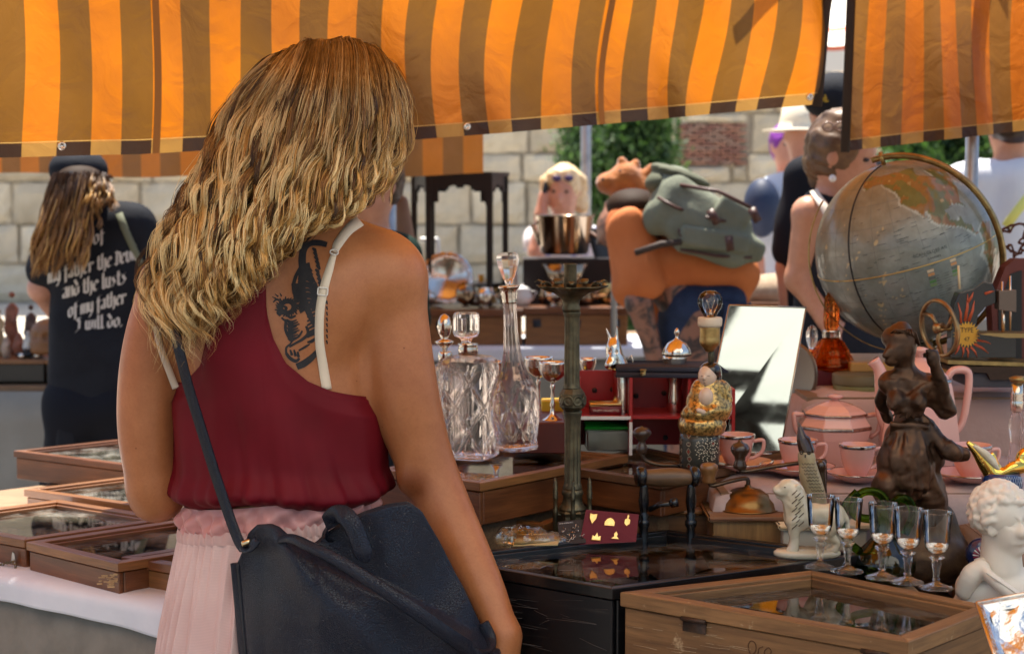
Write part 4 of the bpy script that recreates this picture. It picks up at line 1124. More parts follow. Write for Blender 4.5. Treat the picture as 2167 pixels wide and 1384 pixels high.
# long strap from the shoulder to the left corner
sp = [(352, 600, -.05), (362, 660, -.105), (378, 735, -.128), (398, 815, -.130), (424, 900, -.128), (450, 985, -.130), (474, 1058, -.135), (492, 1110, -.142), (506, 1145, -.150), (516, 1160, -.158)]
c = catmull([(a, b, d * 1000) for a, b, d in sp], 60); P3 = [W(q[0], q[1], q[2] / 1000) for q in c]
G().ribbon(P3, .0155, .0028, [Vector((-.25, -1, .12))]).build('shoulder_strap', leather, bag)
sp = [(516, 1160, -.158), (522, 1166, -.166), (532, 1160, -.172), (545, 1142, -.172)]
c = catmull([(a, b, d * 1000) for a, b, d in sp], 14); G().ribbon([W(q[0], q[1], q[2] / 1000) for q in c], .013, .0026, [Vector((.2, -.6, 1))]).build('strap_end', leather, bag)
g = G(); g.lathe([(.004, -.006), (.0045, -.004), (.0045, .004), (.004, .006)], W(521, 1148, -.163), 12, rotmat(0, 1.2, 0)); g.build('strap_ring', brass, bag)
# second strap sagging over the front
sp = [(592, 1142, -.185), (620, 1140, -.215), (660, 1158, -.238), (710, 1183, -.250), (770, 1220, -.258), (830, 1260, -.262), (890, 1300, -.258), (950, 1343, -.246), (1000, 1374, -.218), (1030, 1376, -.185), (1036, 1352, -.165), (1020, 1318, -.158)]
c = catmull([(a, b, d * 1000) for a, b, d in sp], 80); P3 = [W(q[0], q[1], q[2] / 1000) for q in c]
wid = np.interp(np.linspace(0, 1, 80), [0, .1, .4, .7, 1], [.011, .014, .018, .022, .020])
G().ribbon(P3, list(wid), .003, [Vector((-.45, -.85, .55))]).build('hanging_strap', leather, bag)
# ================================================================ display cases
oak = wood('old_oak', (.15, .070, .024), (.36, .195, .075), .55, 0, 9, bmp=.6, wear=(.50, .36, .2))
oakd = wood('old_oak_grooved', (.16, .08, .03), (.32, .185, .08), .65, 0, 16, bmp=.8)
mahog = wood('mahogany', (.11, .036, .012), (.25, .090, .030), .34, 0, 12, coat=.2)
mahog2 = wood('mahogany_light', (.20, .080, .024), (.36, .160, .050), .36, 0, 12, coat=.2)
walnut = wood('walnut', (.09, .042, .018), (.20, .10, .045), .35, 0, 13, coat=.25)
blackw = wood('black_lacquer', (.004, .004, .0045), (.010, .009, .009), .28, 0, 12, coat=.15, wear=(.05, .035, .028))
blacks = None
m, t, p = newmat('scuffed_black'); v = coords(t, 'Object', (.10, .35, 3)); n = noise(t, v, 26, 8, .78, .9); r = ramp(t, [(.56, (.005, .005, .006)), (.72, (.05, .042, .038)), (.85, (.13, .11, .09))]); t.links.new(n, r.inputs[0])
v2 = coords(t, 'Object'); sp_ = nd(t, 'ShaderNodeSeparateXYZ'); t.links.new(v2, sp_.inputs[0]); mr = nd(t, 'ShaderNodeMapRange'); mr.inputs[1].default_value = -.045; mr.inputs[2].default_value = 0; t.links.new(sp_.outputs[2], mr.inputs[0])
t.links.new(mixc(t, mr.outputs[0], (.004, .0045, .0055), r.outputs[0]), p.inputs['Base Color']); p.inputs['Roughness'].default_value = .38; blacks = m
felt = M('green_felt', (.05, .055, .04), .95, col2=(.07, .06, .045), nscale=12)
felt_b = M('brown_felt', (.085, .055, .035), .95, col2=(.06, .04, .03), nscale=12)
pane = panemat(); pane_d = panemat('pane_glass_old', (.86, .84, .76), .09)
iron = M('rusty_hinge', (.085, .045, .028), .6, .6, col2=(.04, .03, .025), nscale=90, bmp=.4)
def rail(parent, a, b, w, h, mat, name='rail', up=(0, 0, 1), bev=.0015):
 """one length of timber with its grain along it"""
 a = Vector(a); b = Vector(b); X = (b - a).normalized(); Yv = Vector(up).cross(X).normalized(); Z = X.cross(Yv)
 g = G().box((0, 0, 0), ((b - a).length, w, h), bev=bev); me = bpy.data.meshes.new(name); me.from_pydata(g.v[0].tolist(), [], g.f); me.materials.append(mat); me.update()
 o = bpy.data.objects.new(name, me); COL.objects.link(o)
 o.matrix_world = Matrix.Translation((a + b) / 2 - (root_offset(parent) if parent else Vector())) @ Matrix((X, Yv, Z)).transposed().to_4x4()
 if parent: o.parent = parent
 return o
def xy(p, z): return Vector((p[0], p[1], z))
def inset(Q, d):
 c = sum((Vector((q.x, q.y)) for q in Q), Vector((0, 0))) / len(Q); out = []
 n = len(Q)
 for i in range(n):
  p = Vector((Q[i].x, Q[i].y)); a = (Vector((Q[i - 1].x, Q[i - 1].y)) - p).normalized(); b = (Vector((Q[(i + 1) % n].x, Q[(i + 1) % n].y)) - p).normalized()
  s = (a + b); k = d / max(abs(a.x * b.y - a.y * b.x), .3); out.append(p + s * k)
 return out
def display_case(label, Q, zt, H, fw, side, top, name='display_case', lid=.014, step=.006, floor=felt, glass=None, seam=True, group=None, base=None, moulding=True):
 """Q: four corners (front-left, front-right, back-right, back-left) of the lid in plan"""
 c = sum(Q, Vector()) / 4; T = thing(name, label, 'display case', (c.x, c.y, zt - H), group)
 n = 4; zl = zt - lid
 In = inset(Q, .0)
 side_h = H - lid - .0015
 S = inset(Q, .0035)
 for i in range(4):     # side boards
  a, b = S[i], S[(i + 1) % 4]; d = (b - a).normalized(); nrm = Vector((-d.y, d.x)); tk = .009
  ee = d * (tk if i % 2 else 0)
  rail(T, xy(a + ee + nrm * tk / 2, zt - H + side_h / 2), xy(b - ee + nrm * tk / 2, zt - H + side_h / 2), tk, side_h, side, 'side_board')
 for i in range(4):     # lid frame: long rails with mitre-less butt joints
  a = Vector((Q[i].x, Q[i].y)); b = Vector((Q[(i + 1) % 4].x, Q[(i + 1) % 4].y)); d = (b - a).normalized(); nrm = Vector((-d.y, d.x))
  I_ = inset(Q, fw); ia, ib = I_[i], I_[(i + 1) % 4]
  g = G(); o_ = .0004
  poly = [a, b, ib, ia]
  V = [(q.x, q.y, zl) for q in poly] + [(q.x, q.y, zt - (step * .0 if k < 2 else 0)) for k, q in enumerate(poly)]
  L = (b - a).length; X = Vector((d.x, d.y, 0)); Yn = Vector((nrm.x, nrm.y, 0)); mid = xy((a + b) / 2, zt)
  loc = [((Vector(q) - mid).dot(X), (Vector(q) - mid).dot(Yn), q[2] - zt) for q in V]
  g.add(loc, [(3, 2, 1, 0), (4, 5, 6, 7), (0, 1, 5, 4), (1, 2, 6, 5), (2, 3, 7, 6), (3, 0, 4, 7)])
  if moulding:        # low inner bead around the glass
   J = inset(Q, fw + .006); ja, jb = J[i], J[(i + 1) % 4]; poly2 = [ia, ib, jb, ja]
   V2 = [(q.x, q.y, zl + .001) for q in poly2] + [(q.x, q.y, zt - .0045) for q in poly2]
   g.add([((Vector(q) - mid).dot(X), (Vector(q) - mid).dot(Yn), q[2] - zt) for q in V2], [(3, 2, 1, 0), (4, 5, 6, 7), (0, 1, 5, 4), (1, 2, 6, 5), (2, 3, 7, 6), (3, 0, 4, 7)])
  me = bpy.data.meshes.new('frame_rail'); me.from_pydata(np.concatenate(g.v).tolist(), [], g.f); me.materials.append(top); me.update()
  o = bpy.data.objects.new('frame_rail', me); COL.objects.link(o); o.parent = T
  o.matrix_world = Matrix.Translation(mid - T.location) @ Matrix((X, Yn, Vector((0, 0, 1)))).transposed().to_4x4()
  bv = o.modifiers.new('b', 'BEVEL'); bv.width = .0012; bv.segments = 2
 P = inset(Q, fw + .003); gz = zl + .004
 mesh('glass_pane', [(q.x, q.y, gz) for q in P] + [(q.x, q.y, gz - .002) for q in P], [(0, 1, 2, 3), (7, 6, 5, 4), (0, 4, 5, 1), (1, 5, 6, 2), (2, 6, 7, 3), (3, 7, 4, 0)], glass or pane, T, smooth=False)
 P = inset(Q, .0128)
 mesh('felt_floor', [(q.x, q.y, zt - H + .006) for q in P] + [(q.x, q.y, zt - H + .001) for q in P], [(0, 1, 2, 3), (7, 6, 5, 4), (0, 4, 5, 1), (1, 5, 6, 2), (2, 6, 7, 3), (3, 7, 4, 0)], floor, T, smooth=False)
 return T
def quad(pts, z): return [onz(x, y, z) for x, y in pts]
def point_in(Q, s, t): return Q[0].lerp(Q[1], s).lerp(Q[3].lerp(Q[2], s), t)
# trinkets lying inside the cases (each a thing)
silver = M('old_silver', (.70, .66, .58), .22, 1, col2=(.42, .38, .32), nscale=60, rvar=.2)
goldm = M('gilt', (.80, .56, .22), .28, 1, col2=(.55, .36, .12), nscale=50)
ivo = M('bone', (.62, .56, .44), .5, col2=(.45, .38, .27), nscale=40)
bluei = M('blue_enamel', (.05, .09, .25), .3); redi = M('red_enamel', (.35, .03, .03), .35)
def trinket(p, kind, rz, label, mats=(silver, goldm, ivo, bluei, redi)):
 mt = mats[kind % len(mats)]; c_ = cos(rz); s_ = sin(rz); d = Vector((c_, s_, 0)); n = Vector((-s_, c_, 0)); g = G()
 if kind % 4 == 0: g.lathe([(.001, 0), (.012, 0), (.014, .003), (.011, .006), (.009, .0065), (.009, .005), (.001, .005)], p, 18); nm, ct = 'brooch', 'brooch'
 elif kind % 4 == 1: g.ball(p + d * .02 + Vector((0, 0, .004)), (.011, .008, .004), 12, 7); g.tube([p + Vector((0, 0, .003)) + d * .01, p - d * .02 + Vector((0, 0, .004)), p - d * .045 + Vector((0, 0, .003))], [.002, .0015, .003], 6); nm, ct = 'spoon', 'spoon'
 elif kind % 4 == 2:
  a = np.linspace(0, 2 * pi, 20); g.tube([p + Vector((cos(q) * .015, sin(q) * .012, .002 + .001 * sin(q * 3))) for q in a], .0014, 5, cap=False); g.box(p + d * .016 + Vector((0, 0, .003)), (.009, .007, .005), rotmat(0, 0, rz), .001); nm, ct = 'bracelet', 'bracelet'
 else: g.box(p + Vector((0, 0, .004)), (.032, .022, .007), rotmat(0, 0, rz), .001); g.box(p + Vector((0, 0, .0085)), (.020, .012, .002), rotmat(0, 0, rz), .0005); nm, ct = 'small_box', 'box'
 o = g.build(nm, mt, None, origin=p); tag(o, label, ct, 'trinkets lying inside the glass topped cases'); return o
# ---- left table
ZC = .85
L1 = quad([(55, 1146), (250, 1192), (620, 1105), (382, 1098)], ZC); L1[2] = L1[1] + (L1[3] - L1[0])
display_case('worn brown display case with a chipped front corner, right of the chained one', L1, ZC, .05, .020, mahog, mahog2, floor=felt_b, glass=pane_d)
L2 = quad([(-190, 1098), (52, 1142), (0, 0), (375, 1085)], ZC)[:2]; L2 = [L2[0], L2[1], L2[1] + (L1[3] - L1[0]) * .98, L2[0] + (L1[3] - L1[0]) * .98]
display_case('reddish display case at the left edge with a chain hanging from its corner', L2, ZC, .05, .020, mahog, mahog2, floor=felt_b, glass=pane_d)
p0 = onz(256, 1172, ZC); L3 = [p0, p0 + dA * .30, p0 + dA * .30 + dB * .30, p0 + dB * .30]
L3 = [q + Vector((0, 0, 0)) for q in L3]
display_case('lower brown case half hidden behind the pink skirt', L3, ZC - .004, .046, .020, mahog2, mahog, floor=felt_b, glass=pane_d)
dBl = (L1[3] - L1[0]); q0 = L2[0] + dBl * 1.03 - dA * .12
L4 = [q0, q0 + dA * .40, q0 + dA * .40 + dBl.normalized() * .27, q0 + dBl.normalized() * .27]
c4 = display_case('honey coloured display case with a small black knob on its front rail', L4, ZC + .006, .056, .018, mahog2, mahog2, floor=felt_b, glass=pane_d)
kp = L4[0].lerp(L4[1], .80) + Vector((0, 0, 0)); G().lathe([(.003, 0), (.003, .004), (.008, .008), (.009, .012), (.006, .016), (.001, .017)], xy(kp + dB * .01, ZC + .006), 14).build('knob', M('black_knob', (.012, .011, .01), .25), c4)
q0 = L4[0] + dBl.normalized() * .30 - dA * .10
q0 = q0 - dA * .35; L5 = [q0, q0 + dA * .97, q0 + dA * .97 + dBl.normalized() * .28, q0 + dBl.normalized() * .28]
display_case('long dark brown display case beside the legs of the long haired visitor', L5, ZC + .012, .062, .016, mahog, mahog, floor=felt_b, glass=pane_d)
labs = ['%s lying inside the %s glass topped case at lower left' % (a, b) for a in ('silver trinket', 'gilt trinket', 'bone trinket', 'blue enamel trinket', 'red enamel trinket') for b in ('worn', 'reddish', 'honey coloured', 'long dark')]
rt = np.random.default_rng(3); kk = 0
for ci, (Q, nn) in enumerate(((L1, 9), (L2, 8), (L4, 8), (L5, 8))):
 for i in range(nn):
  p = point_in(Q, rt.uniform(.15, .85), rt.uniform(.15, .9)); kd = int(rt.integers(0, 20))
  trinket(Vector((p.x, p.y, ZC - .05 + .0065)), kd, rt.uniform(0, 6), labs[(kd % 5) * 4 + ci])
# chip of bare wood at the worn corner
mt = M('bare_wood', (.55, .36, .17), .8, col2=(.42, .25, .11), nscale=80)
cp = [(205, 1214), (216, 1205), (230, 1210), (243, 1222), (249, 1216), (249, 1243), (238, 1247), (224, 1238), (214, 1240), (222, 1228), (209, 1226)]
fn_ = Vector((dA.y, -dA.x, 0)); base_ = L1[0]
def onface(px, py, off): # intersection of the view line with the front plane of that case
 a = Vector((0, 0, CAM_Z)); d = at(px, py, 3) - a; e_ = (L1[1] - L1[0]).normalized(); n_ = Vector((e_.y, -e_.x, 0)); k = ((L1[0] - a).dot(n_) + off - .0035) / d.dot(n_); return a + d * k
# small raised splinters
g = G()
for i in range(26):
 x = random.gauss(236, 10); y = random.gauss(1228, 9)
 if x > 248: x = 247
 a = onface(x - random.uniform(3, 10), y, .0004); b = onface(min(x + random.uniform(2, 8), 249), y + random.uniform(-1, 1), .0004); g.bar(a, b, .0006, random.uniform(.0008, .0028), up=(0, 0, 1))
o = g.build('splinters', mt, bpy.data.objects['display_case'], smooth=False)
# chain
def chain(label, pts, r, link):
 c = catmull(pts, 60); L = np.cumsum([0] + [np.linalg.norm(c[i + 1] - c[i]) for i in range(59)]); n = int(L[-1] / link)
 T = thing('hanging_chain', label, 'chain', Vector(c[0])); me = None; mt = M('tarnished_brass', (.30, .24, .13), .35, 1, col2=(.12, .09, .05), nscale=200)
 for i in range(n):
  s = (i + .5) * link; p = Vector([np.interp(s, L, c[:, q]) for q in range(3)]); p2 = Vector([np.interp(s + .001, L, c[:, q]) for q in range(3)]); d = (p2 - p).normalized()
  if me is None:
   a = np.linspace(0, 2 * pi, 11); g = G().tube([(cos(q) * link * .72, sin(q) * link * .42, 0) for q in a], r, 4, cap=False); o = g.build('link', mt, T, world_space=False); me = o.data
  else: o = bpy.data.objects.new('link', me); COL.objects.link(o); o.parent = T
  X = d; Yv = (Vector((0, 0, 1)) if abs(d.z) < .9 else Vector((0, 1, 0))).cross(X).normalized(); Z = X.cross(Yv)
  o.matrix_world = Matrix.Translation(p - Vector(c[0])) @ (Matrix((X, Yv, Z)).transposed() @ Matrix.Rotation(i * pi / 2 + .4, 3, 'X')).to_4x4()
 return T
def fr_(px, py, off=.01):
 a = Vector((0, 0, CAM_Z)); d = at(px, py, 3) - a; n_ = Vector((dA.y, -dA.x, 0)); k = ((L2[1] - a).dot(n_) + off) / d.dot(n_); return a + d * k
ch = chain('thin tarnished chain hanging from the reddish case down over the white cloth', [fr_(-60, 1215), fr_(-20, 1202), fr_(28, 1189), fr_(33, 1215), fr_(42, 1260, .022), fr_(58, 1320, .022), (fr_(80, 1370, .02)), fr_(110, 1440, .02)], .0008, .0062)
g = G(); g.prism([(0, 0), (.012, 0), (.009, .018), (.004, .02)], -.001, .001, rotmat(pi / 2, 0, atan2(dA.y, dA.x)), fr_(24, 1192, .002)); g.build('clip', M('nickel2', (.5, .5, .48), .3, 1), ch, smooth=False)
# ---- black case and oak case at the front right
ZB = .875
KB = quad([(905, 1178), (1295, 1245), (1846, 1171), (1410, 1120)], ZB)
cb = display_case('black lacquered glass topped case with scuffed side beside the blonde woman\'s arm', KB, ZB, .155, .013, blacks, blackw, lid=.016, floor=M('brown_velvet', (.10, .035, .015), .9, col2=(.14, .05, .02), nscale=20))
ZO = .872
KO = quad([(1312, 1252), (1922, 1358), (2112, 1284), (1718, 1206)], ZO)
co = display_case('rough old oak case in the foreground under the row of small stemmed glasses', KO, ZO, .152, .024, oak, oak, lid=.020, floor=M('dark_velvet', (.035, .02, .012), .9))
# hinges on the oak case
for s in (.28, .90):
 a = KO[0].lerp(KO[1], s); d = (KO[1] - KO[0]).normalized(); n_ = Vector((d.y, -d.x, 0))
 G().tube([xy(a - d * .019 + n_ * .002, ZO - .0205), xy(a + d * .019 + n_ * .002, ZO - .0205)], .0032, 8).build('hinge', iron, co)
 g = G(); g.box(xy(a + n_ * -.0015, ZO - .030), (.036, .003, .016), rotmat(0, 0, atan2(d.y, d.x)), .0005); g.build('hinge_leaf', iron, co)
# burnt mark "Oro" pressed into the oak front
def on_oak(px, py):
 a = Vector((0, 0, CAM_Z)); d = at(px, py, 3) - a; e_ = (KO[1] - KO[0]).normalized(); n_ = Vector((e_.y, -e_.x, 0)); k = ((KO[0] - a).dot(n_) - .0030) / d.dot(n_); return a + d * k
brand = M('burnt_mark', (.09, .035, .015), .8)
for pl_ in ([(1583, 1364), (1588, 1356), (1597, 1359), (1600, 1372), (1594, 1384), (1586, 1380), (1583, 1364)], [(1604, 1384), (1606, 1372), (1614, 1368)], [(1618, 1376), (1626, 1370), (1632, 1378), (1626, 1388), (1618, 1384), (1618, 1376)]):
 G().tube([on_oak(*q) for q in catmull(pl_, 16)], .0006, 4).build('burnt_letter', brand, co)
# long scratches on the oak front
g = G()
for i in range(22):
 x = random.uniform(1320, 1600); y = 1285 + (x - 1312) * .17 + random.uniform(10, 95); L = random.uniform(10, 70)
 g.tube([on_oak(x, y), on_oak(x + L / 2, y + L * .085), on_oak(x + L, y + L * random.uniform(.08, .22))], .00025, 3)
g.build('scratches', M('pale_scratch', (.55, .40, .24), .7), co)
g = G(); e_ = (KB[1] - KB[0]).normalized(); n_ = Vector((e_.y, -e_.x, 0))
for i in range(38):
 s = random.random(); a = KB[0].lerp(KB[1], s * .9 + .04); zz = ZB - .03 - random.random() ** 1.3 * .075; L = random.uniform(.015, .09)
 b = a + e_ * L; dz = random.gauss(-.002, .007)
 if (b - KB[0]).length < (KB[1] - KB[0]).length - .008: g.tube([xy(a - n_ * .0030, zz), xy((a + b) / 2 - n_ * .0030, zz + dz * .6), xy(b - n_ * .0030, zz + dz)], random.uniform(.00012, .0003), 3)
g.build('scratches', M('grey_scratch', (.11, .09, .08), .6), cb)
for i in range(5):
 p = point_in(KB, rt.uniform(.3, .9), rt.uniform(.2, .8)); kd = int(rt.integers(0, 20)); trinket(Vector((p.x, p.y, ZB - .155 + .0065)), kd, rt.uniform(0, 6), 'small trinket lying inside the black lacquered case')
# price slip inside the black case
p = onz(1670, 1175, ZB - .02); sl = G().box((p.x, p.y, ZB - .10), (.05, .035, .0006), rotmat(0, 0, .5)).build('paper_slip', M('paper', (.75, .70, .62), .8), None); tag(sl, 'cream paper slip lying inside the black lacquered case', 'paper')
# ---- brown cases on the far side of the black one (they carry the decanters)
bev_ = dict(floor=felt_b, glass=pane_d)
def case_px(label, pts, zt, H, side, top, fw=.016, **k):
 Q = quad(pts[:2], zt) + [None, None]; Q[3] = onz(*pts[3], zt); Q[2] = onz(*pts[2], zt) if pts[2] else Q[1] + (Q[3] - Q[0]); return Q, display_case(label, Q, zt, H, fw, side, top, **{**bev_, **k})
K1, _ = case_px('brown display case under the cut glass decanters', [(800, 992), (1016, 1022), (1330, 962), (1060, 940)], .962, .07, mahog, mahog2)
K2, _ = case_px('low wide brown case with crystal inside behind the tall brass candlestick', [(985, 1085), (1150, 1110), (1420, 1010), (1190, 985)], .880, .06, mahog2, mahog2)
K3, _ = case_px('lower honey brown case left of the tall candlestick base', [(860, 1110), (1075, 1150), (1215, 1110), (1040, 1080)], .83, .055, mahog2, mahog2)
K4, _ = case_px('dark brown case under the red shelf box', [(1180, 985), (1400, 1018), (1560, 985), (1360, 945)], .955, .06, mahog, walnut)
for Q, z_ in ((K1, .892), (K2, .82), (K4, .895)):      # supports under raised cases
 c = sum(Q, Vector()) / 4; P = inset(Q, .03)
 o = quad_slab(G(), [Vector((q.x, q.y, 0)) for q in P], ZR + .0005, z_ - .0005).build('wooden_crate', plank, None, smooth=False, origin=Vector((c.x, c.y, ZR)))
 tag(o, {.892: 'plank box holding up the case with the decanters', .82: 'plank box holding up the low wide brown case', .895: 'plank box holding up the case with the red shelf'}[z_], 'crate')
c = sum(K3, Vector()) / 4; P = inset(K3, .02); o = quad_slab(G(), [Vector((q.x, q.y, 0)) for q in P], ZR + .0005, .7745).build('wooden_crate', plank, None, smooth=False, origin=Vector((c.x, c.y, ZR))); tag(o, 'low plank box holding up the honey brown case', 'crate')
crys = glassmat('crystal_trinkets', (.95, .93, .9), .05, 1.5, .3)
for i in range(26):
 p = point_in(K2, rt.uniform(.1, .8), rt.uniform(.2, .85)); r_0 = rt.uniform(.006, .014)
 o = G().lathe([(.001, 0), (r_0 * .8, 0), (r_0, r_0 * .5), (r_0 * .7, r_0 * 1.1), (.001, r_0 * 1.2)], (p.x, p.y, .827), 7).build('crystal_drop', crys if i % 3 else silver, None, smooth=False, origin=Vector((p.x, p.y, .827))); tag(o, 'crystal chandelier drop heaped inside the low wide case', 'crystal', 'crystal drops heaped inside the low wide case')
# ================================================================ things on the near stall
def prof(cx, Y, rows, flip=True):
 """rows (half width px, py) -> (radius, height above the lowest) and base point"""
 s = FPX / Y; zs = [at(cx, py, Y).z for _, py in rows]; b = min(zs)
 L = [(hw / s, z - b) for (hw, _), z in zip(rows, zs)]
 if L[0][1] > L[-1][1]: L = L[::-1]
 return L, Vector((at(cx, 500, Y).x, Y, b))
def lathe_px(name, cx, Y, rows, mat, parent=None, n=28, R=None, mod=None, smooth=True, wall=0, dz=0, auto=0):
 L, b = prof(cx, Y, rows)
 if wall:      # hollow vessel: outside up, inside down
  inn = [(max(r - wall, .0006), z) for r, z in L if z > L[0][1] + wall * 1.2 or False][::-1]
  L = [(.0004, L[0][1])] + L + inn + [(.0004, (inn[-1][1]))]
 g = G(); b = b + Vector((0, 0, dz)); g.lathe(L, b, n, R, mod); o = g.build(name, mat, parent, smooth)
 if auto: autosmooth(o, auto)
 return o
def text_mesh(s, size, name, mat, parent, fn, ext=.0002, align='CENTER', spacing=1.0):
 cu = bpy.data.curves.new(name, 'FONT'); cu.body = s; cu.size = size; cu.align_x = align; cu.align_y = 'CENTER'; cu.resolution_u = 2; cu.space_character = spacing
 to = bpy.data.objects.new(name, cu); COL.objects.link(to); bpy.context.view_layer.update()
 me = bpy.data.meshes.new_from_object(to); V = [fn(Vector((v.co.x, v.co.y, 0))) for v in me.vertices]; F = [tuple(p.vertices) for p in me.polygons]
 bpy.data.objects.remove(to); bpy.data.curves.remove(cu); bpy.data.meshes.remove(me)
 return mesh(name, V, F, mat, parent, False)
clear = glassmat('clear_glass', (1, 1, 1), 0, 1.45, .55)
cut = glassmat('cut_glass', (1, .975, .965), 0, 1.5, .35); thin = thinglass('thin_glass'); cutthin = glassmat('cut_glass_wall', (1, .96, .945), .01, 1.42, .42)
amber = glassmat('amber_glass', (.93, .50, .22), .02, 1.5, .25)
green = glassmat('green_glass', (.33, .50, .12), .0, 1.5, .25)
brassm = M('aged_brass', (.50, .34, .13), .34, 1, col2=(.25, .17, .07), nscale=40, rvar=.2)
bronze_g = M('greenish_bronze', (.17, .145, .085), .42, .85, col2=(.075, .068, .045), nscale=45, bmp=.35, bscale=120, bdist=.0008, rvar=.2)
silv = M('silver_plate', (.80, .74, .66), .12, 1, col2=(.62, .53, .43), nscale=25, rvar=.12)
# ---- decanters
def cutmod(nd_, kz, depth, sq=0, z0=0, z1=9, rot=0):
 def f(a, r, z):
  rr = r
  if sq: c, s = abs(cos(a + rot)), abs(sin(a + rot)); rr = r / ((c ** sq + s ** sq) ** (1 / sq)) * .98
  if z0 < z < z1:
   u = (a * nd_ / (2 * pi) + z * kz) % 1; w = (a * nd_ / (2 * pi) - z * kz) % 1
   g_ = max(0, 1 - min(u, 1 - u) * 9) + max(0, 1 - min(w, 1 - w) * 9); h_ = max(0, 1 - min((a * nd_ * 3 / (2 * pi)) % 1, 1 - (a * nd_ * 3 / (2 * pi)) % 1) * 5) * (.35 if int(u * 2 + w * 2) % 2 else 0)
   rr -= depth * min(1.3, g_ + h_)
  return rr
 return f
Y = 2.9; D1 = thing('decanter', 'square cut glass decanter with silver collar and block stopper', 'decanter', at(992, 965, Y))
rows = [(52, 966), (56, 964), (57, 955), (57, 930), (57, 900), (57, 870), (58, 840), (58, 810), (58, 790), (57, 775), (53, 762), (44, 755), (28, 752), (19, 750)]
def dens(rows, k=5): return [(rows[i][0] + (rows[i + 1][0] - rows[i][0]) * j / k, rows[i][1] + (rows[i + 1][1] - rows[i][1]) * j / k) for i in range(len(rows) - 1) for j in range(k)] + [rows[-1]]
lathe_px('bottle', 992, Y, dens(rows, 9), cutthin, D1, n=144, mod=cutmod(6, 12, .0030, 5, .008, .15, .35))
lathe_px('collar', 990, Y, [(18, 752), (21, 750), (21, 736), (19, 731), (23, 727)], silv, D1, n=28)
lathe_px('stopper', 986, Y, dens([(10, 735), (11, 722), (14, 716), (25, 711), (28, 704), (28, 690), (28, 672), (27, 664), (22, 661), (1, 661)], 3), cut, D1, n=48, mod=lambda a, r, z: r - .0012 * max(0, cos(a * 9)) ** 6 * (r > .012), auto=50)
Y = 2.86; D2 = thing('decanter', 'tall necked cut glass decanter with diamond cut stopper', 'decanter', at(1094, 948, Y))
rows = [(44, 950), (46, 947), (45, 938), (43, 930), (47, 915), (51, 890), (53, 865), (52, 842), (47, 820), (38, 800), (29, 782), (23, 765), (19, 745), (17, 720), (15, 690), (14.5, 665), (14.5, 640)]
lean = rotmat(0, -.05, 0)
lathe_px('bottle', 1094, Y, dens(rows, 8), cutthin, D2, n=120, mod=lambda a, r, z: cutmod(7, 14, .0028, 0, .012, .10)(a, r, z) - (.0012 * max(0, cos(a * 9)) if z > .12 else 0), R=lean)
b = at(1094, 950, Y); up_ = Vector(lean @ np.array([0, 0, 1]))
def on_axis(py): return b + up_ * ((at(1094, py, Y).z - b.z))
g = G(); s_ = FPX / Y
g.lathe([(r / s_, z / s_) for r, z in ((15, 0), (16, 4), (15, 7), (16.5, 12), (16, 16), (18, 22), (17, 28), (22, 33), (24, 36), (22, 38), (12, 38))], on_axis(642), 28, lean); g.build('collar', silv, D2)
st_ = [(6, 0), (7, 6), (10, 14), (13, 18), (22, 44), (25, 58), (24, 66), (16, 72), (1, 73)]
g = G().lathe([(r / s_, z / s_) for r, z in st_], on_axis(606), 9, lean); g.build('stopper', cut, D2, smooth=False)
Y = 3.0; D3 = thing('decanter', 'slim decanter with egg shaped silver stopper half behind the arm', 'decanter', at(944, 950, Y))
lathe_px('bottle', 944, Y, dens([(36, 935), (38, 930), (38, 860), (36, 800), (28, 775), (15, 765), (13, 750)], 3), cutthin, D3, n=56, mod=lambda a, r, z: r - .001 * max(0, cos(a * 14)))
lathe_px('collar', 941, Y, [(13, 765), (15, 762), (15, 746), (13, 743)], silv, D3)
lathe_px('stopper', 940, Y, [(5, 746), (6, 738), (10, 733), (19, 726), (20, 722), (10, 719), (7, 716), (13, 706), (16, 692), (14, 678), (8, 668), (1, 664)], silv, D3)
# ---- goblets
def goblet(cx, Y, yr, hw, yb, label, hf=28, cup=40):
 T = thing('goblet', label, 'goblet', at(cx, yb, Y), 'silver goblets behind the decanters')
 lathe_px('cup', cx, Y, [(3, yr + cup + 4), (14, yr + cup - 2), (hw * .8, yr + cup * .72), (hw * .97, yr + cup * .4), (hw * .95, yr + 4), (hw, yr)], silv, T, wall=.0012)
 lathe_px('stem', cx, Y, [(hf, yb), (hf, yb - 2), (hf * .55, yb - 8), (6, yb - 16), (4, yb - 30), (6, yb - 36), (4, yb - 42), (3.4, yr + cup + 20), (5.5, yr + cup + 12), (4, yr + cup + 4)], silv, T)
 return T
goblet(1140, 3.1, 756, 33, 893, 'left silver goblet with an engraved rim behind the candlestick')
goblet(1170, 3.02, 766, 31, 892, 'silver goblet standing nearest to the tall candlestick')
goblet(1245, 3.22, 758, 19, 862, 'small silver goblet standing behind the red shelf', 16, 26)
goblet(1050, 3.25, 764, 16, 870, 'small silver goblet seen between the two big decanters', 14, 24)
def pbox(name, label, cat, x0, x1, y0, y1, Y, depth, mat, rz=0, bev=.002, parent=None):
 a = at(x0, y0, Y); c = at(x1, y1, Y); w = c.x - a.x; h = a.z - c.z
 cc = Vector(((a.x + c.x) / 2, Y + depth / 2, (a.z + c.z) / 2)); g = G().box((0, 0, 0), (w, depth, h), rotmat(0, 0, rz), bev)
 o = mesh(name, np.concatenate(g.v) + np.array([0, 0, h / 2]), g.f, mat, parent, False, world_space=False)
 o.location = cc - Vector((0, 0, h / 2)) - (root_offset(parent) if parent else Vector())
 if label: tag(o, label, cat)
 return o
redbrown = M('dark_red_board', (.13, .025, .015), .5, col2=(.09, .018, .012), nscale=10)
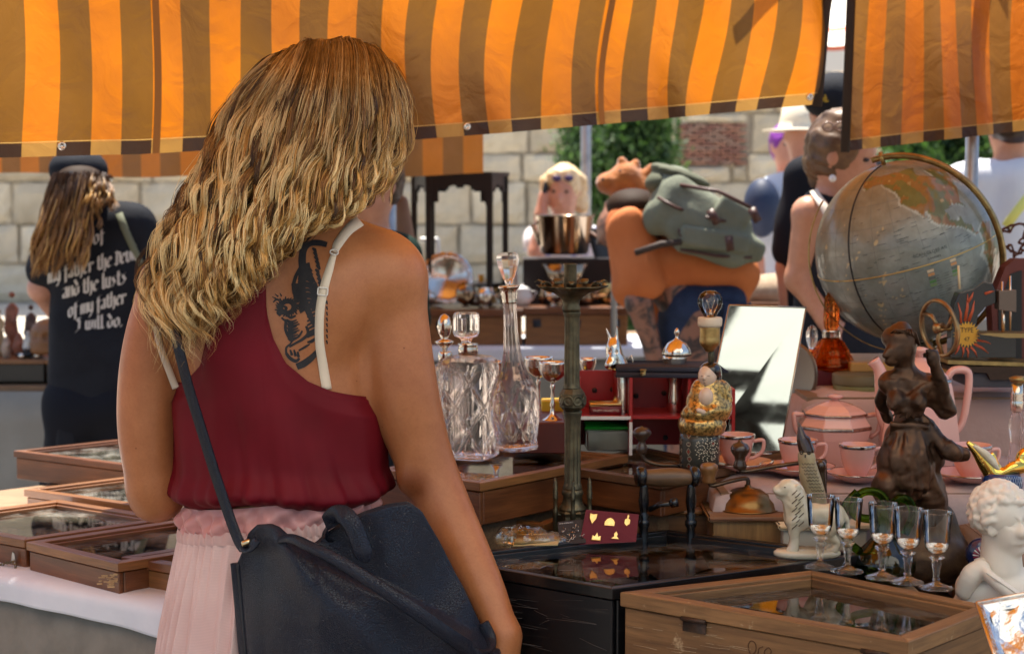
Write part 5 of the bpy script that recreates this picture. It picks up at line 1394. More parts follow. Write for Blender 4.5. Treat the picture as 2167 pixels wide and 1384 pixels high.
pbox('wooden_box', 'dark red box under the silver goblets', 'box', 1085, 1196, 894, 960, 2.98, .2, redbrown)
pbox('yellow_box', 'yellow packet behind the goblet stems', 'box', 1146, 1192, 848, 893, 3.14, .05, M('yellow_card', (.75, .55, .04), .6))
# ---- candlestick
Y = 2.74; CS = thing('candlestick', 'tall fluted bronze candlestick with leafy drip tray', 'candlestick', (at(1211, 500, Y).x, Y, ZR))
def flute(k, d): return lambda a, r, z: r - d * max(0, cos(a * k)) ** .8
lathe_px('candle_socket', 1207, Y, [(13, 618), (13.5, 612), (13.5, 562), (14.5, 560), (14.5, 558), (12, 558), (12, 600)], bronze_g, CS, n=24)
def leafy(a, r, z): return r * (1 + .16 * max(0, cos(a * 7)) ** .7 + .05 * sin(a * 21)) if r > .03 else r
lathe_px('drip_tray', 1209, Y, [(18, 660), (20, 652), (17, 645), (19, 636), (26, 628), (38, 620), (52, 614), (66, 607), (67, 604.5), (52, 610), (36, 615), (20, 618)], bronze_g, CS, n=84, mod=lambda a, r, z: leafy(a, r, z))
for k in range(7):      # curled leaves on the rim
 a = k * 2 * pi / 7 + .2; c = at(1209, 606, Y); r0 = .046; P = [Vector((c.x + cos(a) * (r0 + t * .014), Y + sin(a) * (r0 + t * .014), c.z + .001 + .008 * sin(t * 2.6))) for t in (0, .33, .66, 1)]
 G().ribbon(P, [.014, .017, .011, .004], .0015, [Vector((0, 0, 1))]).build('leaf', bronze_g, CS)
lathe_px('upper_shaft', 1211, Y, dens([(19, 822), (17.5, 815), (17, 800), (16, 672), (18, 666), (19, 660)], 3), bronze_g, CS, n=80, mod=lambda a, r, z: r - (.0016 * max(0, cos(a * 8)) if .006 < z < .108 else 0))
lathe_px('knot', 1212, Y, [(17, 870), (21, 866), (27, 860), (27, 832), (22, 825), (18, 820)], bronze_g, CS, n=8, smooth=False)
for k in range(8):
 a = (k + .5) * 2 * pi / 8; c = at(1212, 846, Y); R_ = rotmat(0, pi / 2, 0); R_ = rotmat(0, 0, a) @ R_
 G().lathe([(.0088, 0), (.0088, .0016), (.0065, .0018), (.006, .0008), (.003, .002), (.0005, .0024)], (c.x + cos(a) * .0192, Y + sin(a) * .0192, c.z), 14, R_).build('rosette', bronze_g, CS)
lathe_px('lower_shaft', 1213, Y, dens([(21, 1034), (20, 1028), (18, 1020), (17.5, 885), (19, 878), (20, 870)], 3), bronze_g, CS, n=80, mod=lambda a, r, z: r - (.0018 * max(0, cos(a * 8)) if .008 < z < .115 else 0))
lathe_px('base_moulding', 1213, Y, [(30, 1078), (30, 1074), (25, 1068), (21, 1060), (20, 1050), (24, 1044), (22, 1038), (20, 1034)], bronze_g, CS, n=36)
L, b = prof(1213, Y, [(33, 1130), (36, 1120), (34, 1112), (32, 1090), (35, 1082), (31, 1078)])
G().lathe([(.062, ZR - b.z), (.062, ZR - b.z + .02), (.045, ZR - b.z + .03), (.03, ZR - b.z + .05)] + L, b, 6).build('hexagonal_base', bronze_g, CS, smooth=False)
for k in range(6):      # pinnacles round the base
 a = k * pi / 3 + .52; c = Vector((at(1213, 500, Y).x + cos(a) * .032, Y + sin(a) * .022, 0)); zt = at(1213, 1012, Y).z
 g = G(); g.lathe([(.0042, ZR + .03), (.0042, zt - .055), (.005, zt - .053), (.003, zt - .048), (.0034, zt - .032), (.0052, zt - .03), (.003, zt - .027), (.0046, zt - .021), (.0026, zt - .018), (.0038, zt - .012), (.0022, zt - .009), (.003, zt - .004), (.0005, zt)], (c.x, c.y, 0), 8); g.build('pinnacle', bronze_g, CS)
 am = Vector((at(1213, 500, Y).x, Y, 0)); G().tube([(c.x, c.y, zt - .055), (c.x * .5 + am.x * .5, c.y * .5 + am.y * .5, zt - .062), (am.x, am.y, zt - .07)], .0022, 6).build('bracket', bronze_g, CS)
# ---- red open shelf, things on it
redp = M('red_lacquer', (.42, .022, .018), .38, col2=(.34, .016, .014), nscale=6); whitep = M('white_edge', (.80, .78, .72), .5)
Y = 3.0; RS = thing('open_shelf', 'red open compartment shelf with white edges behind the golden figure', 'shelf', at(1340, 945, Y))
zs = {k: at(1335, k, Y).z for k in (790, 880, 946)}; X = lambda px: at(px, 500, Y).x
zb = .956; zm = at(1335, 884, Y).z; zt = at(1335, 800, Y).z; dp = .13
for px, t_ in ((1226, .004), (1337, .004), (1462, .004), (1556, .004)):
 G().box((X(px), Y + dp / 2, (zb + zt) / 2 + (0 if px < 1500 else -.01)), (.006, dp, zt - zb - (0 if px < 1500 else .02)), bev=.0006).build('partition', redp, RS, smooth=False)
G().box(((X(1226) + X(1556)) / 2, Y + dp / 2 + .001, zm), (X(1556) - X(1226) - .008, dp - .004, .005)).build('shelf_board', redp, RS, smooth=False)
G().box(((X(1226) + X(1556)) / 2, Y + dp + .003, (zb + zt) / 2), (X(1556) - X(1226) + .006, .005, zt - zb)).build('back_board', redp, RS, smooth=False)
G().box(((X(1226) + X(1337)) / 2, Y - .0015, zm), (X(1337) - X(1226), .0022, .006)).build('white_edging', whitep, RS, smooth=False)
G().box((X(1337), Y - .0015, (zb + zm) / 2 - .0035), (.0055, .0022, zm - zb - .008)).build('white_edging', whitep, RS, smooth=False)
for px, py in ((1258, 826), (1296, 824), (1346, 838), (1405, 832), (1408, 926)):
 p = at(px, py, Y + dp - .002); G().lathe([(.001, -.0012), (.0048, -.001), (.005, .0005)], (at(px, py, Y + dp).x, Y + dp - .0006, p.z), 12, rotmat(pi / 2, 0, 0)).build('screw_hole', M('dark_plug', (.04, .03, .028), .7), RS)
tin = thing('cigarette_tin', 'flat dark red cigarette tin with gold rim lying in the red shelf', 'tin', at(1282, 881, 3.02)); zt_ = zm + .0028
a, c = at(1249, 880, 3.02), at(1315, 880, 3.02)
G().box(((a.x + c.x) / 2, 3.045, zt_ + .0075), (c.x - a.x, .05, .015), bev=.001).build('tin_body', M('maroon_tin', (.17, .012, .018), .35), tin)
G().box(((a.x + c.x) / 2, 3.045, zt_ + .0175), (c.x - a.x + .001, .051, .005), bev=.0008).build('tin_lid', goldm, tin)
text_mesh('TRUFFY CIGARETTES', .0056, 'lettering', M('cream_print', (.8, .72, .6), .6), tin, lambda v: Vector(((a.x + c.x) / 2 + v.x * .9, 3.0192, zt_ + .0075 + v.y)))
gl = thing('food_container', 'clear plastic box with green lid in the lower compartment of the red shelf', 'container', at(1290, 960, 2.99)); a, c = at(1240, 960, 3.03), at(1331, 960, 3.03)
G().box(((a.x + c.x) / 2, 3.065, .956 + .0215), (c.x - a.x, .07, .040), bev=.004).build('tub', M('milky_plastic', (.42, .42, .36), .35, trans=.3, col2=(.34, .34, .28), nscale=20), gl)
G().box(((a.x + c.x) / 2, 3.065, .956 + .0445), (c.x - a.x + .005, .076, .006), bev=.002).build('lid', M('green_plastic', (.02, .30, .03), .3), gl)
# donkey headed flask
Y = 3.06; DK = SDF(.0016, .008); DKt = thing('animal_flask', 'silver flask shaped as an eared donkey head standing in the red shelf', 'flask', at(1315, 881, Y))
P = lambda x, y, d=0: at(x, y, Y + d)
DK.chain([P(1318, 870), P(1318, 820), P(1314, 782), P(1302, 752), P(1297, 735)], [.018, .019, .016, .014, .0125]).cap(P(1300, 738), P(1292, 772, -.012), .011, .0075)
DK.cap(P(1296, 728), P(1283, 695), .0045, .0012).cap(P(1304, 726), P(1306, 690), .0045, .0012).ell(P(1290, 772, -.014), .008)
for dx in (-1, 1): DK.ell(P(1297 + dx * 7, 745, -.012), .0022, k=.002, op='s')
DK.build('donkey_figure', silv, DKt)
G().tube([P(1330, 760), P(1336, 752), P(1340, 765), P(1333, 785)], .0014, 6).build('handle', silv, DKt)
JR = thing('lidded_jar', 'silver jar with domed lid and knob behind the dark flat case', 'jar', at(1432, 881, 3.06))
lathe_px('jar_body', 1430, 3.06, [(12, 880), (16, 874), (18, 840), (14, 820), (17, 800), (24, 770), (26, 758), (26, 752)], silv, JR)
lathe_px('jar_lid', 1434, 3.06, [(30, 752), (31, 748), (28, 738), (20, 726), (9, 720), (4, 716), (3, 710), (6, 705), (5, 699), (1, 694)], silv, JR, n=30, mod=lambda a, r, z: r * (1 + .03 * cos(a * 10)))
# dark flat cases
dk = M('dark_leatherette', (.018, .016, .024), .55, bmp=.4, nscale=400, bdist=.0004)
def flatcase(label, c, L, Wd, H, rz, ry=0, rx=0, clasp=True):
 T = thing('presentation_case', label, 'case', c); R = rotmat(rx, ry, rz)
 for nm, z0, h in (('case_base', -H * .26, H * .46), ('case_lid', H * .26, H * .48)):
  G().box(Vector(c) + Vector(R @ np.array([0, 0, z0])), (L, Wd, h), R, .0015).build(nm, dk, T)
 if clasp:
  o_ = Vector(c) + Vector(R @ np.array([-L * .22, -Wd / 2 - .001, 0])); G().box(o_, (.009, .002, .011), R, .0005).box(o_ + Vector((0, -.0015, -.003)), (.005, .002, .006), R, .0005).tube([o_ + Vector((-.006, -.002, .004)), o_ + Vector((.006, -.002, .004))], .0012, 6).build('clasp', brassm, T)
 return T
zc_ = at(1335, 800, 3.0).z + .0105
flatcase('dark flat presentation case with brass clasp lying across the red shelf', (at(1412, 500, 3.03).x, 3.05, zc_), .175, .105, .021, -.10)
flatcase('dark flat case sliding down behind the golden figure onto the mirror', (at(1550, 808, 3.07).x, 3.10, at(1550, 806, 3.07).z), .095, .09, .018, .05, .62, 0, False)
# ---- golden seated figure lamp
Y = 2.84; BL = thing('figure_lamp', 'gilded seated porcelain figure made into a lamp with bare bulb', 'lamp', at(1486, 985, Y)); P = lambda x, y, d=0: at(x, y, Y + d)
gold_p = M('gilt_porcelain', (.62, .38, .11), .28, .7, col2=(.13, .095, .035), nscale=210, lo=.45, hi=.62, coat=.5)
m, t, p = newmat('painted_drum'); v = coords(t, 'Object', (1, 1, 1)); w = nd(t, 'ShaderNodeTexVoronoi', feature='F1', distance='MANHATTAN'); w.inputs['Scale'].default_value = 75; w.inputs['Randomness'].default_value = .25
t.links.new(v, w.inputs['Vector']); r = ramp(t, [(0, (.30, .05, .03)), (.25, (.05, .06, .05)), (.40, (.55, .45, .32)), (.48, (.05, .05, .04))], 'CONSTANT'); t.links.new(w.outputs[0], r.inputs[0]); t.links.new(r.outputs[0], p.inputs['Base Color']); p.inputs['Roughness'].default_value = .25; drum = m
lathe_px('painted_base', 1484, Y, [(36, 988), (42, 984), (43, 960), (43, 930), (42, 916)], drum, BL, n=36)
lathe_px('lotus_ring', 1489, Y, [(42, 917), (46, 914), (50, 900), (49, 890), (46, 884), (40, 882)], gold_p, BL, n=72, mod=lambda a, r, z: r * (1 + .035 * abs(sin(a * 7))))
# medallion of white petals
c = P(1492, 945); g = G()
for k in range(7):
 for j in range(4 + 2 * k):
  a = 2 * pi * j / (4 + 2 * k) + k * .4; rr = (k * .0028 + .003); x_ = c.x + rr * cos(a); z_ = c.z + rr * sin(a)
  dx = x_ - at(1484, 500, Y).x; yy = Y - sqrt(max(.0343 ** 2 - dx * dx, 0)) - .0003
  g.ball((x_, yy, z_), (.0009, .0005, .0009), 6, 4)
g.build('petal_medallion', M('cream_enamel', (.78, .70, .52), .4), BL)
B = SDF(.0016, .010)
B.ell(P(1490, 876), (.040, .032, .016)).ell(P(1498, 850), (.033, .026, .026)).ell(P(1502, 825), (.026, .020, .022)).cap(P(1478, 822), P(1530, 824), .011, .011)
B.chain([P(1478, 824), P(1466, 850, -.006), P(1478, 872, -.026)], [.010, .009, .007]).chain([P(1530, 824), P(1536, 855, -.006), P(1506, 872, -.030)], [.010, .010, .007])
B.cap(P(1458, 874, -.010), P(1500, 880, -.024), .011, .009).cap(P(1530, 874, -.010), P(1484, 880, -.022), .012, .009)
B.build('robe', gold_p, BL, fn=lambda P_, D: D + .0008 * np.sin(5 * vnoise(P_, 130, 3)))
skp = M('porcelain_skin', (.70, .52, .38), .25, coat=.4)
B = SDF(.0013, .004); B.ell(P(1497, 796, -.006), (.0158, .0165, .0195)).cap(P(1500, 806), P(1502, 822), .009, .011).ell(P(1494, 840, -.021), (.0125, .012, .016)).ell(P(1489, 800, -.0225), (.0022, .003, .0035), k=.003)
B.cap(P(1488, 872, -.034), P(1478, 868, -.036), .0045, .004).ell(P(1520, 800, .0), (.003, .004, .007), k=.002)
B.build('head_and_chest', skp, BL)
B = SDF(.0013, .004); B.ell(P(1503, 784, .000), (.0185, .0185, .0150)).ell(P(1515, 800, .004), (.010, .012, .017)); B.build('hair_cap', M('black_glaze', (.012, .01, .01), .12, coat=.6), BL)
g = G()
for px in (1486, 1499): g.box(P(px, 796, -.0222), (.0042, .0006, .0008))
g.box(P(1491, 810, -.0218), (.0035, .0008, .0008)); g.build('painted_features', M('dark_line', (.05, .02, .02), .5), BL)
G().tube([P(1505, 778), P(1505, 730)], .0055, 10).build('stem', bronze_g, BL)
lathe_px('bulb_socket', 1504, Y, [(9, 744), (12, 738), (20, 730), (22, 724), (22, 716), (21, 712), (22, 709), (21, 705), (22, 702), (21, 698), (22, 695), (21, 691)], brassm, BL)
lathe_px('porcelain_ring', 1504, Y, dens([(22, 692), (25, 690), (26, 685), (26, 674), (24, 671), (10, 671)], 1), M('cream_porcelain', (.72, .60, .44), .4), BL, n=60, mod=lambda a, r, z: r - .0008 * max(0, cos(a * 30)))
bu = lathe_px('light_bulb', 1504, Y, dens([(10, 672), (13, 669), (17, 662), (23, 653), (26.5, 643), (26, 632), (21, 622), (12, 616), (2, 614.5)], 3), thin, BL, n=32)
g = G(); g.tube([P(1504, 671), P(1504, 655)], .0022, 8).tube([P(1502, 656), P(1497, 640), P(1495, 634)], .0004, 4).tube([P(1506, 656), P(1511, 640), P(1513, 634)], .0004, 4).tube([P(1495, 634), P(1500, 640), P(1504, 633), P(1508, 640), P(1513, 634)], .0003, 4); g.build('filament', silv, BL)
# ---- leaning mirror
m, t, p = newmat('mirror_glass'); p.inputs['Base Color'].default_value = (.46, .50, .47, 1); p.inputs['Metallic'].default_value = 1; p.inputs['Roughness'].default_value = .02; v = coords(t); n = noise(t, v, 9, 5, .7); r = ramp(t, [(.45, (.015,) * 3), (.85, (.10,) * 3)]); t.links.new(n, r.inputs[0]); t.links.new(r.outputs[0], p.inputs['Roughness']); mir = m
MRt = thing('mirror', 'tall spotted mirror leaning back behind the pink cups', 'mirror', at(1600, 955, 3.02))
q = [at(1478, 962, 3.00), at(1652, 955, 3.00), at(1706, 651, 3.10), at(1543, 646, 3.10)]
nm = ((q[1] - q[0]).cross(q[3] - q[0])).normalized(); nm = nm if nm.y < 0 else -nm
mesh('mirror_face', [tuple(a) for a in q], [(0, 1, 2, 3)], mir, MRt, False)
mesh('mirror_back', [tuple(a - nm * .002) for a in q] + [tuple(a - nm * .008) for a in q], [(0, 1, 2, 3), (7, 6, 5, 4), (0, 4, 5, 1), (1, 5, 6, 2), (2, 6, 7, 3), (3, 7, 4, 0)], walnut, MRt, False)
for i in range(4): G().tube([q[i] + nm * .0005, q[(i + 1) % 4] + nm * .0005], .0016, 6).build('bevelled_edge', M('mirror_edge', (.5, .45, .35), .25, 1), MRt)
pbox('wooden_box', 'brown box the mirror and cups stand on', 'box', 1545, 1660, 957, 1010, 3.0, .12, walnut)
# ---- cloth covered steps for the tea set
pinkc = M('dusty_pink_cloth', (.52, .36, .31), .9, col2=(.44, .30, .26), nscale=7, bmp=.6, bscale=14, bdist=.008)
lil = M('mauve_cloth', (.52, .41, .38), .9, col2=(.40, .31, .30), nscale=22, bmp=.5, bscale=30, bdist=.004)
def draped(name, label, x0, x1, y0, y1, z1, z0, mat, amp=.010, seed=0, skew=0):
 T = thing(name, label, 'covered box', ((x0 + x1) / 2, (y0 + y1) / 2, z0))
 G().box(((x0 + x1) / 2 + .0, (y0 + y1) / 2, (z1 + z0) / 2 - .003), (x1 - x0 - .012, y1 - y0 - .012, z1 - z0 - .008)).build('wooden_core', plank, T, smooth=False)
 # perimeter cloth: top sheet and hanging sides as one sheet
 per = []; nn = 44
 for (ax, ay), (bx, by) in (((x0, y0), (x1, y0)), ((x1, y0), (x1, y1)), ((x1, y1), (x0, y1)), ((x0, y1), (x0, y0))):
  for i in range(nn): per.append((ax + (bx - ax) * i / nn, ay + (by - ay) * i / nn))
 cx_, cy_ = (x0 + x1) / 2, (y0 + y1) / 2; rr = np.random.default_rng(seed); a1 = rr.uniform(0, 6, 4); N_ = len(per); V = []; rowsn = 16
 for j in range(rowsn):
  v = j / (rowsn - 1)
  for k, (x, y) in enumerate(per):
   th = 2 * pi * k / N_
   if v < .3: s = v / .3; V.append((cx_ + (x - cx_) * s, cy_ + (y - cy_) * s, z1 + .0015 * sin(x * 60 + a1[0]) * sin(y * 70) * s))
   else:
    s = (v - .3) / .7; dx, dy = x - cx_, y - cy_; ex = abs(dx) / (x1 - x0) * 2; ey = abs(dy) / (y1 - y0) * 2; L = sqrt(dx * dx + dy * dy)
    w = amp * s ** .7 * (1 + sin(th * 9 + a1[1]) * .8 + .5 * sin(th * 23 + a1[2])) * .8 + .006 * min(1, s * 8)
    ox = (1 if dx > 0 else -1) if ex > .97 else 0; oy = (1 if dy > 0 else -1) if ey > .97 else 0
    V.append((x + ox * w, y + oy * w, z1 - .003 - (z1 - z0 - .004) * s))
 f = [(j * N_ + k, j * N_ + (k + 1) % N_, (j + 1) * N_ + (k + 1) % N_, (j + 1) * N_ + k) for j in range(rowsn - 1) for k in range(N_)]
 mesh('cloth_cover', V, f, mat, T); return T
draped('covered_riser', 'low box under the mauve cloth that carries the pink cups', .335, 1.12, 2.74, 3.12, .940, ZR, lil, .008, 2)
draped('covered_riser', 'high box under dusty pink cloth behind the pink coffee pot', .545, 1.5, 3.15, 3.5, 1.048, ZR, pinkc, .012, 3)
o = draped('covered_riser', 'brown draped block at the right under the gilded jug', .72, 1.25, 2.46, 2.70, .90, ZR, brown_cloth, .012, 5)
# ---- pink tea set
pkp = M('pink_porcelain', (.74, .40, .33), .18, coat=.6, sss=0, col2=(.70, .37, .31), nscale=8)
plat = M('platinum_band', (.55, .50, .46), .2, 1, col2=(.25, .2, .18), nscale=160)
def cup(cx, Yc, yr, hw, yb, zsauce, label, handle=1, ang=0.0, sauc=80):
 zb = zsauce + .004; s = FPX / Yc; b = Vector((at(cx, 500, Yc).x, Yc, zb)); H = at(cx, yr, Yc).z - zb; R = hw / s
 T = thing('tea_cup', label, 'cup', b, 'pink porcelain cups')
 pr = [(R * .45, .0), (R * .48, .002), (R * .46, .005), (R * .60, H * .18), (R * .80, H * .42), (R * .92, H * .7), (R * .985, H * .93), (R, H)]
 pr = [(.0004, 0)] + pr + [(R - .0022, H), (R * .9, H * .7), (R * .76, H * .42), (R * .4, H * .12), (.0004, H * .1)]
 G().lathe(pr, b, 40, mod=lambda a, r, z: r * (1 - .012 * abs(sin(a * 4)))).build('bowl', pkp, T)
 G().lathe([(R * 1.004, H * .90), (R * 1.012, H * .945), (R * 1.014, H * .998), (R * .998, H * .999)], b, 40, mod=lambda a, r, z: r * (1 - .012 * abs(sin(a * 4))), cap=False).build('platinum_rim', plat, T)
 d = Vector((cos(ang) * handle, sin(ang), 0)); hp = [b + d * R * .93 + Vector((0, 0, H * .80)), b + d * R * 1.25 + Vector((0, 0, H * .84)), b + d * R * 1.47 + Vector((0, 0, H * .80)), b + d * R * 1.40 + Vector((0, 0, H * .52)), b + d * R * 1.05 + Vector((0, 0, H * .34)), b + d * R * .70 + Vector((0, 0, H * .28))]
 G().tube([Vector(q) for q in catmull(hp, 18)], .0033, 8).build('handle', pkp, T)
 if sauc:
  S_ = thing('saucer', label.replace('cup', 'saucer under the cup'), 'saucer', b - Vector((0, 0, .004)), 'pink porcelain saucers'); r = sauc / s
  G().lathe([(.0004, 0), (r * .5, 0), (r * .54, .002), (r * .98, .0125), (r, .0145), (r * .97, .0145), (r * .55, .0042), (.0004, .0036)], b - Vector((0, 0, .0025)), 48).build('dish', pkp, S_)
  G().lathe([(r * 1.001, .0135), (r * 1.004, .0150), (r * .985, .0152)], b - Vector((0, 0, .0025)), 48, cap=False).build('platinum_rim', plat, S_)
zs_ = .9435
cup(1562, 2.92, 918, 40, 985, zs_, 'pink cup nearest to the golden figure lamp', 1, -.2)
cup(1603, 3.06, 901, 38, 960, zs_, 'pink cup in front of the leaning mirror', 1, -.4, 75)
cup(1694, 2.87, 929, 42, 1002, zs_, 'pink cup behind the carved owl handle', 1, .1)
cup(1822, 2.80, 939, 39, 1016, zs_, 'pink cup just left of the bronze dancer', 1, .3, 66)
cup(2065, 2.80, 940, 44, 1016, zs_, 'pink cup right of the bronze dancer beside the gilded jug', 1, .2)
def facet(name, cx, Y, rows, mat, parent, n=8, rot=.3):
 L, b = prof(cx, Y, rows); R = rotmat(0, 0, rot); o = G().lathe([(.0004, 0)] + L + [(.0004, L[-1][1])], b, n, R).build(name, mat, parent, smooth=False)
 bv = o.modifiers.new('b', 'BEVEL'); bv.width = .0016; bv.segments = 2; bv.limit_method = 'ANGLE'; return o
Y = 3.01; SB = thing('sugar_bowl', 'octagonal pink sugar bowl with two handles and knobbed lid', 'sugar bowl', (at(1772, 500, Y).x, Y, zs_)); P = lambda x, y, d=0: at(x, y, Y + d)
facet('bowl', 1772, Y, [(44, 988), (46, 984), (58, 960), (74, 925), (80, 905), (79, 898), (68, 882), (66, 876)], pkp, SB)
facet('platinum_band', 1772, Y, [(79.6, 906), (81.6, 904), (81.2, 899), (79.5, 897.5)], plat, SB)
facet('lid', 1772, Y, [(70, 876), (71, 873), (64, 866), (42, 856), (22, 850), (10, 847)], pkp, SB)
facet('lid_rim', 1772, Y, [(70.6, 876.6), (72.4, 875), (72.2, 872.6), (70.4, 871.5)], plat, SB)
lathe_px('lid_knob', 1773, Y, [(8, 849), (7, 844), (17, 840), (18, 837), (9, 834), (1, 833)], pkp, SB, n=16)
for sx in (-1, 1):
 hp = [P(1772 + sx * 60, 880), P(1772 + sx * 88, 876), P(1772 + sx * 92, 882), P(1772 + sx * 86, 912), P(1772 + sx * 68, 926)]
 G().tube([Vector(q) for q in catmull(hp, 16)], .0045, 6, flat=1.5).build('handle', pkp, SB)
Y = 2.98; CPt = thing('coffee_pot', 'tall faceted pink coffee pot with angular handle behind the bronze dancer', 'coffee pot', (at(1950, 500, Y).x, Y, zs_)); P = lambda x, y, d=0: at(x, y, Y + d)
facet('body', 1952, Y, [(66, 996), (70, 990), (86, 950), (88, 930), (80, 870), (70, 815), (66, 800)], pkp, CPt)
facet('platinum_band', 1952, Y, [(67.5, 808), (69, 806), (67.4, 802), (66.5, 800)], plat, CPt)
facet('lid', 1950, Y, [(66, 800), (62, 792), (44, 776), (26, 764), (12, 756)], pkp, CPt)
lathe_px('lid_knob', 1950, Y, [(9, 757), (8, 748), (20, 742), (20, 738), (10, 734), (1, 733)], pkp, CPt, n=16)
hp = [P(2004, 800), P(2018, 784), P(2044, 784), P(2051, 800), P(2046, 850), P(2036, 895), P(2016, 920), P(2006, 930)]
G().tube([Vector(q) for q in catmull(hp, 30)], .0072, 6, flat=1.2).build('handle', pkp, CPt)
sp_ = [P(1890, 905), P(1874, 870), P(1868, 825), P(1862, 785), P(1848, 762)]
G().tube([Vector(q) for q in catmull(sp_, 18)], list(np.interp(np.linspace(0, 1, 18), [0, .5, .85, 1], [.022, .014, .010, .012])), 12).build('spout', pkp, CPt)
# ---- olive tin, amber decanter, small pieces at the back
zr = 1.0495
OT = thing('round_tin', 'round olive green tin with a flat lid on the pink cloth step', 'tin', (at(1826, 500, 3.24).x, 3.24, zr))
ol = M('olive_card', (.20, .185, .055), .55, col2=(.15, .14, .045), nscale=14)
lathe_px('tin_body', 1826, 3.24, [(57, 828), (58, 826), (58, 806)], ol, OT, n=44, dz=.0)
lathe_px('tin_lid', 1826, 3.24, [(59.5, 812), (60, 810), (60, 792), (57, 790), (1, 790)], M('olive_card_lid', (.155, .13, .06), .6, col2=(.12, .10, .05), nscale=9), OT, n=44)
wb = pbox('wooden_box', 'dark red box under the amber decanter', 'box', 1712, 1880, 783, 822, 3.30, .16, M('crimson_board', (.12, .008, .012), .45))
Y = 3.34; AD = thing('decanter', 'amber cut glass decanter flaring to a wide foot left of the globe', 'decanter', at(1762, 783, Y))
lathe_px('bottle', 1762, Y, dens([(44, 784), (52, 780), (53, 774), (50, 764), (42, 748), (34, 732), (26, 722), (19, 716), (18, 708)], 4), amber, AD, n=72, wall=.005, mod=lambda a, r, z: r - .0022 * max(0, cos(a * 12)) ** 2 - .0015 * max(0, sin(z * 420)) * (z > .01))
lathe_px('collar', 1762, Y, [(18, 716), (19, 712), (18, 702), (20, 699)], silv, AD)
lathe_px('stopper', 1762, Y, dens([(10, 706), (12, 698), (17, 690), (17, 640), (15, 628), (10, 620), (1, 617)], 5), amber, AD, n=32, mod=lambda a, r, z: r - .0018 * max(0, cos(a * 6)) - .0012 * max(0, sin(z * 520)), smooth=False)
SD = thing('decanter', 'small clear decanter with bulb stopper left of the amber one', 'decanter', at(1724, 783, 3.38))
lathe_px('bottle', 1722, 3.38, [(22, 784), (24, 780), (24, 755), (14, 746), (7, 742)], cut, SD, wall=.003)
lathe_px('copper_collar', 1718, 3.38, [(8, 748), (16, 744), (16, 741), (6, 739)], M('copper', (.72, .32, .12), .22, 1), SD)
lathe_px('stopper', 1721, 3.38, [(5, 741), (8, 734), (12, 720), (12, 702), (8, 692), (1, 688)], cut, SD, n=12)
PL = thing('standing_plate', 'grey plate standing on edge behind the mirror', 'plate', at(1690, 800, 3.28))
G().lathe([(.001, 0), (.05, .0), (.062, .006), (.064, .009), (.05, .004), (.001, .004)], at(1684, 790, 3.30), 40, rotmat(pi / 2, .0, -.9)).build('plate_disc', M('pewter_plate', (.2, .17, .14), .35, .7), PL)
# ---- globe
Y = 3.36; s_ = FPX / Y; GR = 192 / s_; gc = at(1920, 532, Y); GL = thing('globe', 'large vintage world globe in a brass ring stand', 'globe', at(1950, 765, Y))
pole = Vector((-57, 0, 183)).normalized(); pole = (pole + Vector((0, -.10, 0))).normalized()
zA = pole; xA = (Vector((0, -1, 0)) - zA * zA.dot(Vector((0, -1, 0)))).normalized(); yA = zA.cross(xA)     # xA faces the lens: longitude -140
NAm = [(-168, 66), (-160, 71), (-140, 70), (-125, 70), (-110, 68), (-95, 69), (-82, 68), (-94, 60), (-85, 55), (-80, 52), (-77, 60), (-65, 59), (-56, 52), (-65, 46), (-71, 42), (-76, 36), (-81, 31), (-80, 25), (-83, 29), (-90, 30), (-97, 27), (-97, 21), (-91, 18), (-87, 21), (-88, 16), (-83, 14), (-83, 9), (-78, 8), (-82, 7), (-87, 12), (-94, 15), (-105, 20), (-110, 24), (-114, 30), (-110, 31), (-109, 26), (-114, 28), (-118, 34), (-124, 40), (-124, 48), (-132, 55), (-140, 60), (-152, 59), (-158, 57), (-165, 60)]
SAm = [(-78, 8), (-72, 12), (-62, 10), (-50, 1), (-35, -6), (-39, -15), (-42, -23), (-48, -27), (-57, -37), (-65, -43), (-69, -52), (-74, -52), (-73, -40), (-71, -25), (-76, -14), (-81, -5), (-79, 2)]
AUS = [(114, -22), (122, -18), (130, -12), (137, -12), (141, -17), (143, -11), (153, -27), (150, -37), (140, -38), (131, -32), (115, -34)]
def inpoly(lon, lat, poly):
 c = np.zeros(lon.shape, bool); n = len(poly)
 for i in range(n):
  x1, y1 = poly[i]; x2, y2 = poly[(i + 1) % n]; k = ((y1 > lat) != (y2 > lat)) & (lon < (x2 - x1) * (lat - y1) / (y2 - y1 + 1e-9) + x1); c ^= k
 return c
NU, NV = 360, 180
lon = np.linspace(-180, 180, NU, endpoint=False); lat = np.linspace(-89.9, 89.9, NV); LO, LA = np.meshgrid(lon, lat)
ra = np.radians(LO + 118); rl = np.radians(LA)
D3 = (np.cos(rl) * np.cos(ra))[..., None] * np.array(xA) + (np.cos(rl) * np.sin(ra))[..., None] * np.array(yA) + np.sin(rl)[..., None] * np.array(zA)
jit = 2.2 * vnoise(D3, 14, 3) + 1.2 * vnoise(D3, 40, 5)
LOj, LAj = LO + jit, LA + 1.5 * vnoise(D3, 17, 9)
land = inpoly(LOj, LAj, NAm) | inpoly(LOj, LAj, SAm) | inpoly(LOj, LAj, AUS)
nz = vnoise(D3, 22, 1); nz2 = vnoise(D3, 60, 2)
sea = np.array([.20, .235, .22]) * (1 + .10 * nz[..., None] + .10 * nz2[..., None]); sea = sea * (1 - .25 * np.clip(LA / 60, 0, 1)[..., None] * np.array([-.5, .3, .9]))
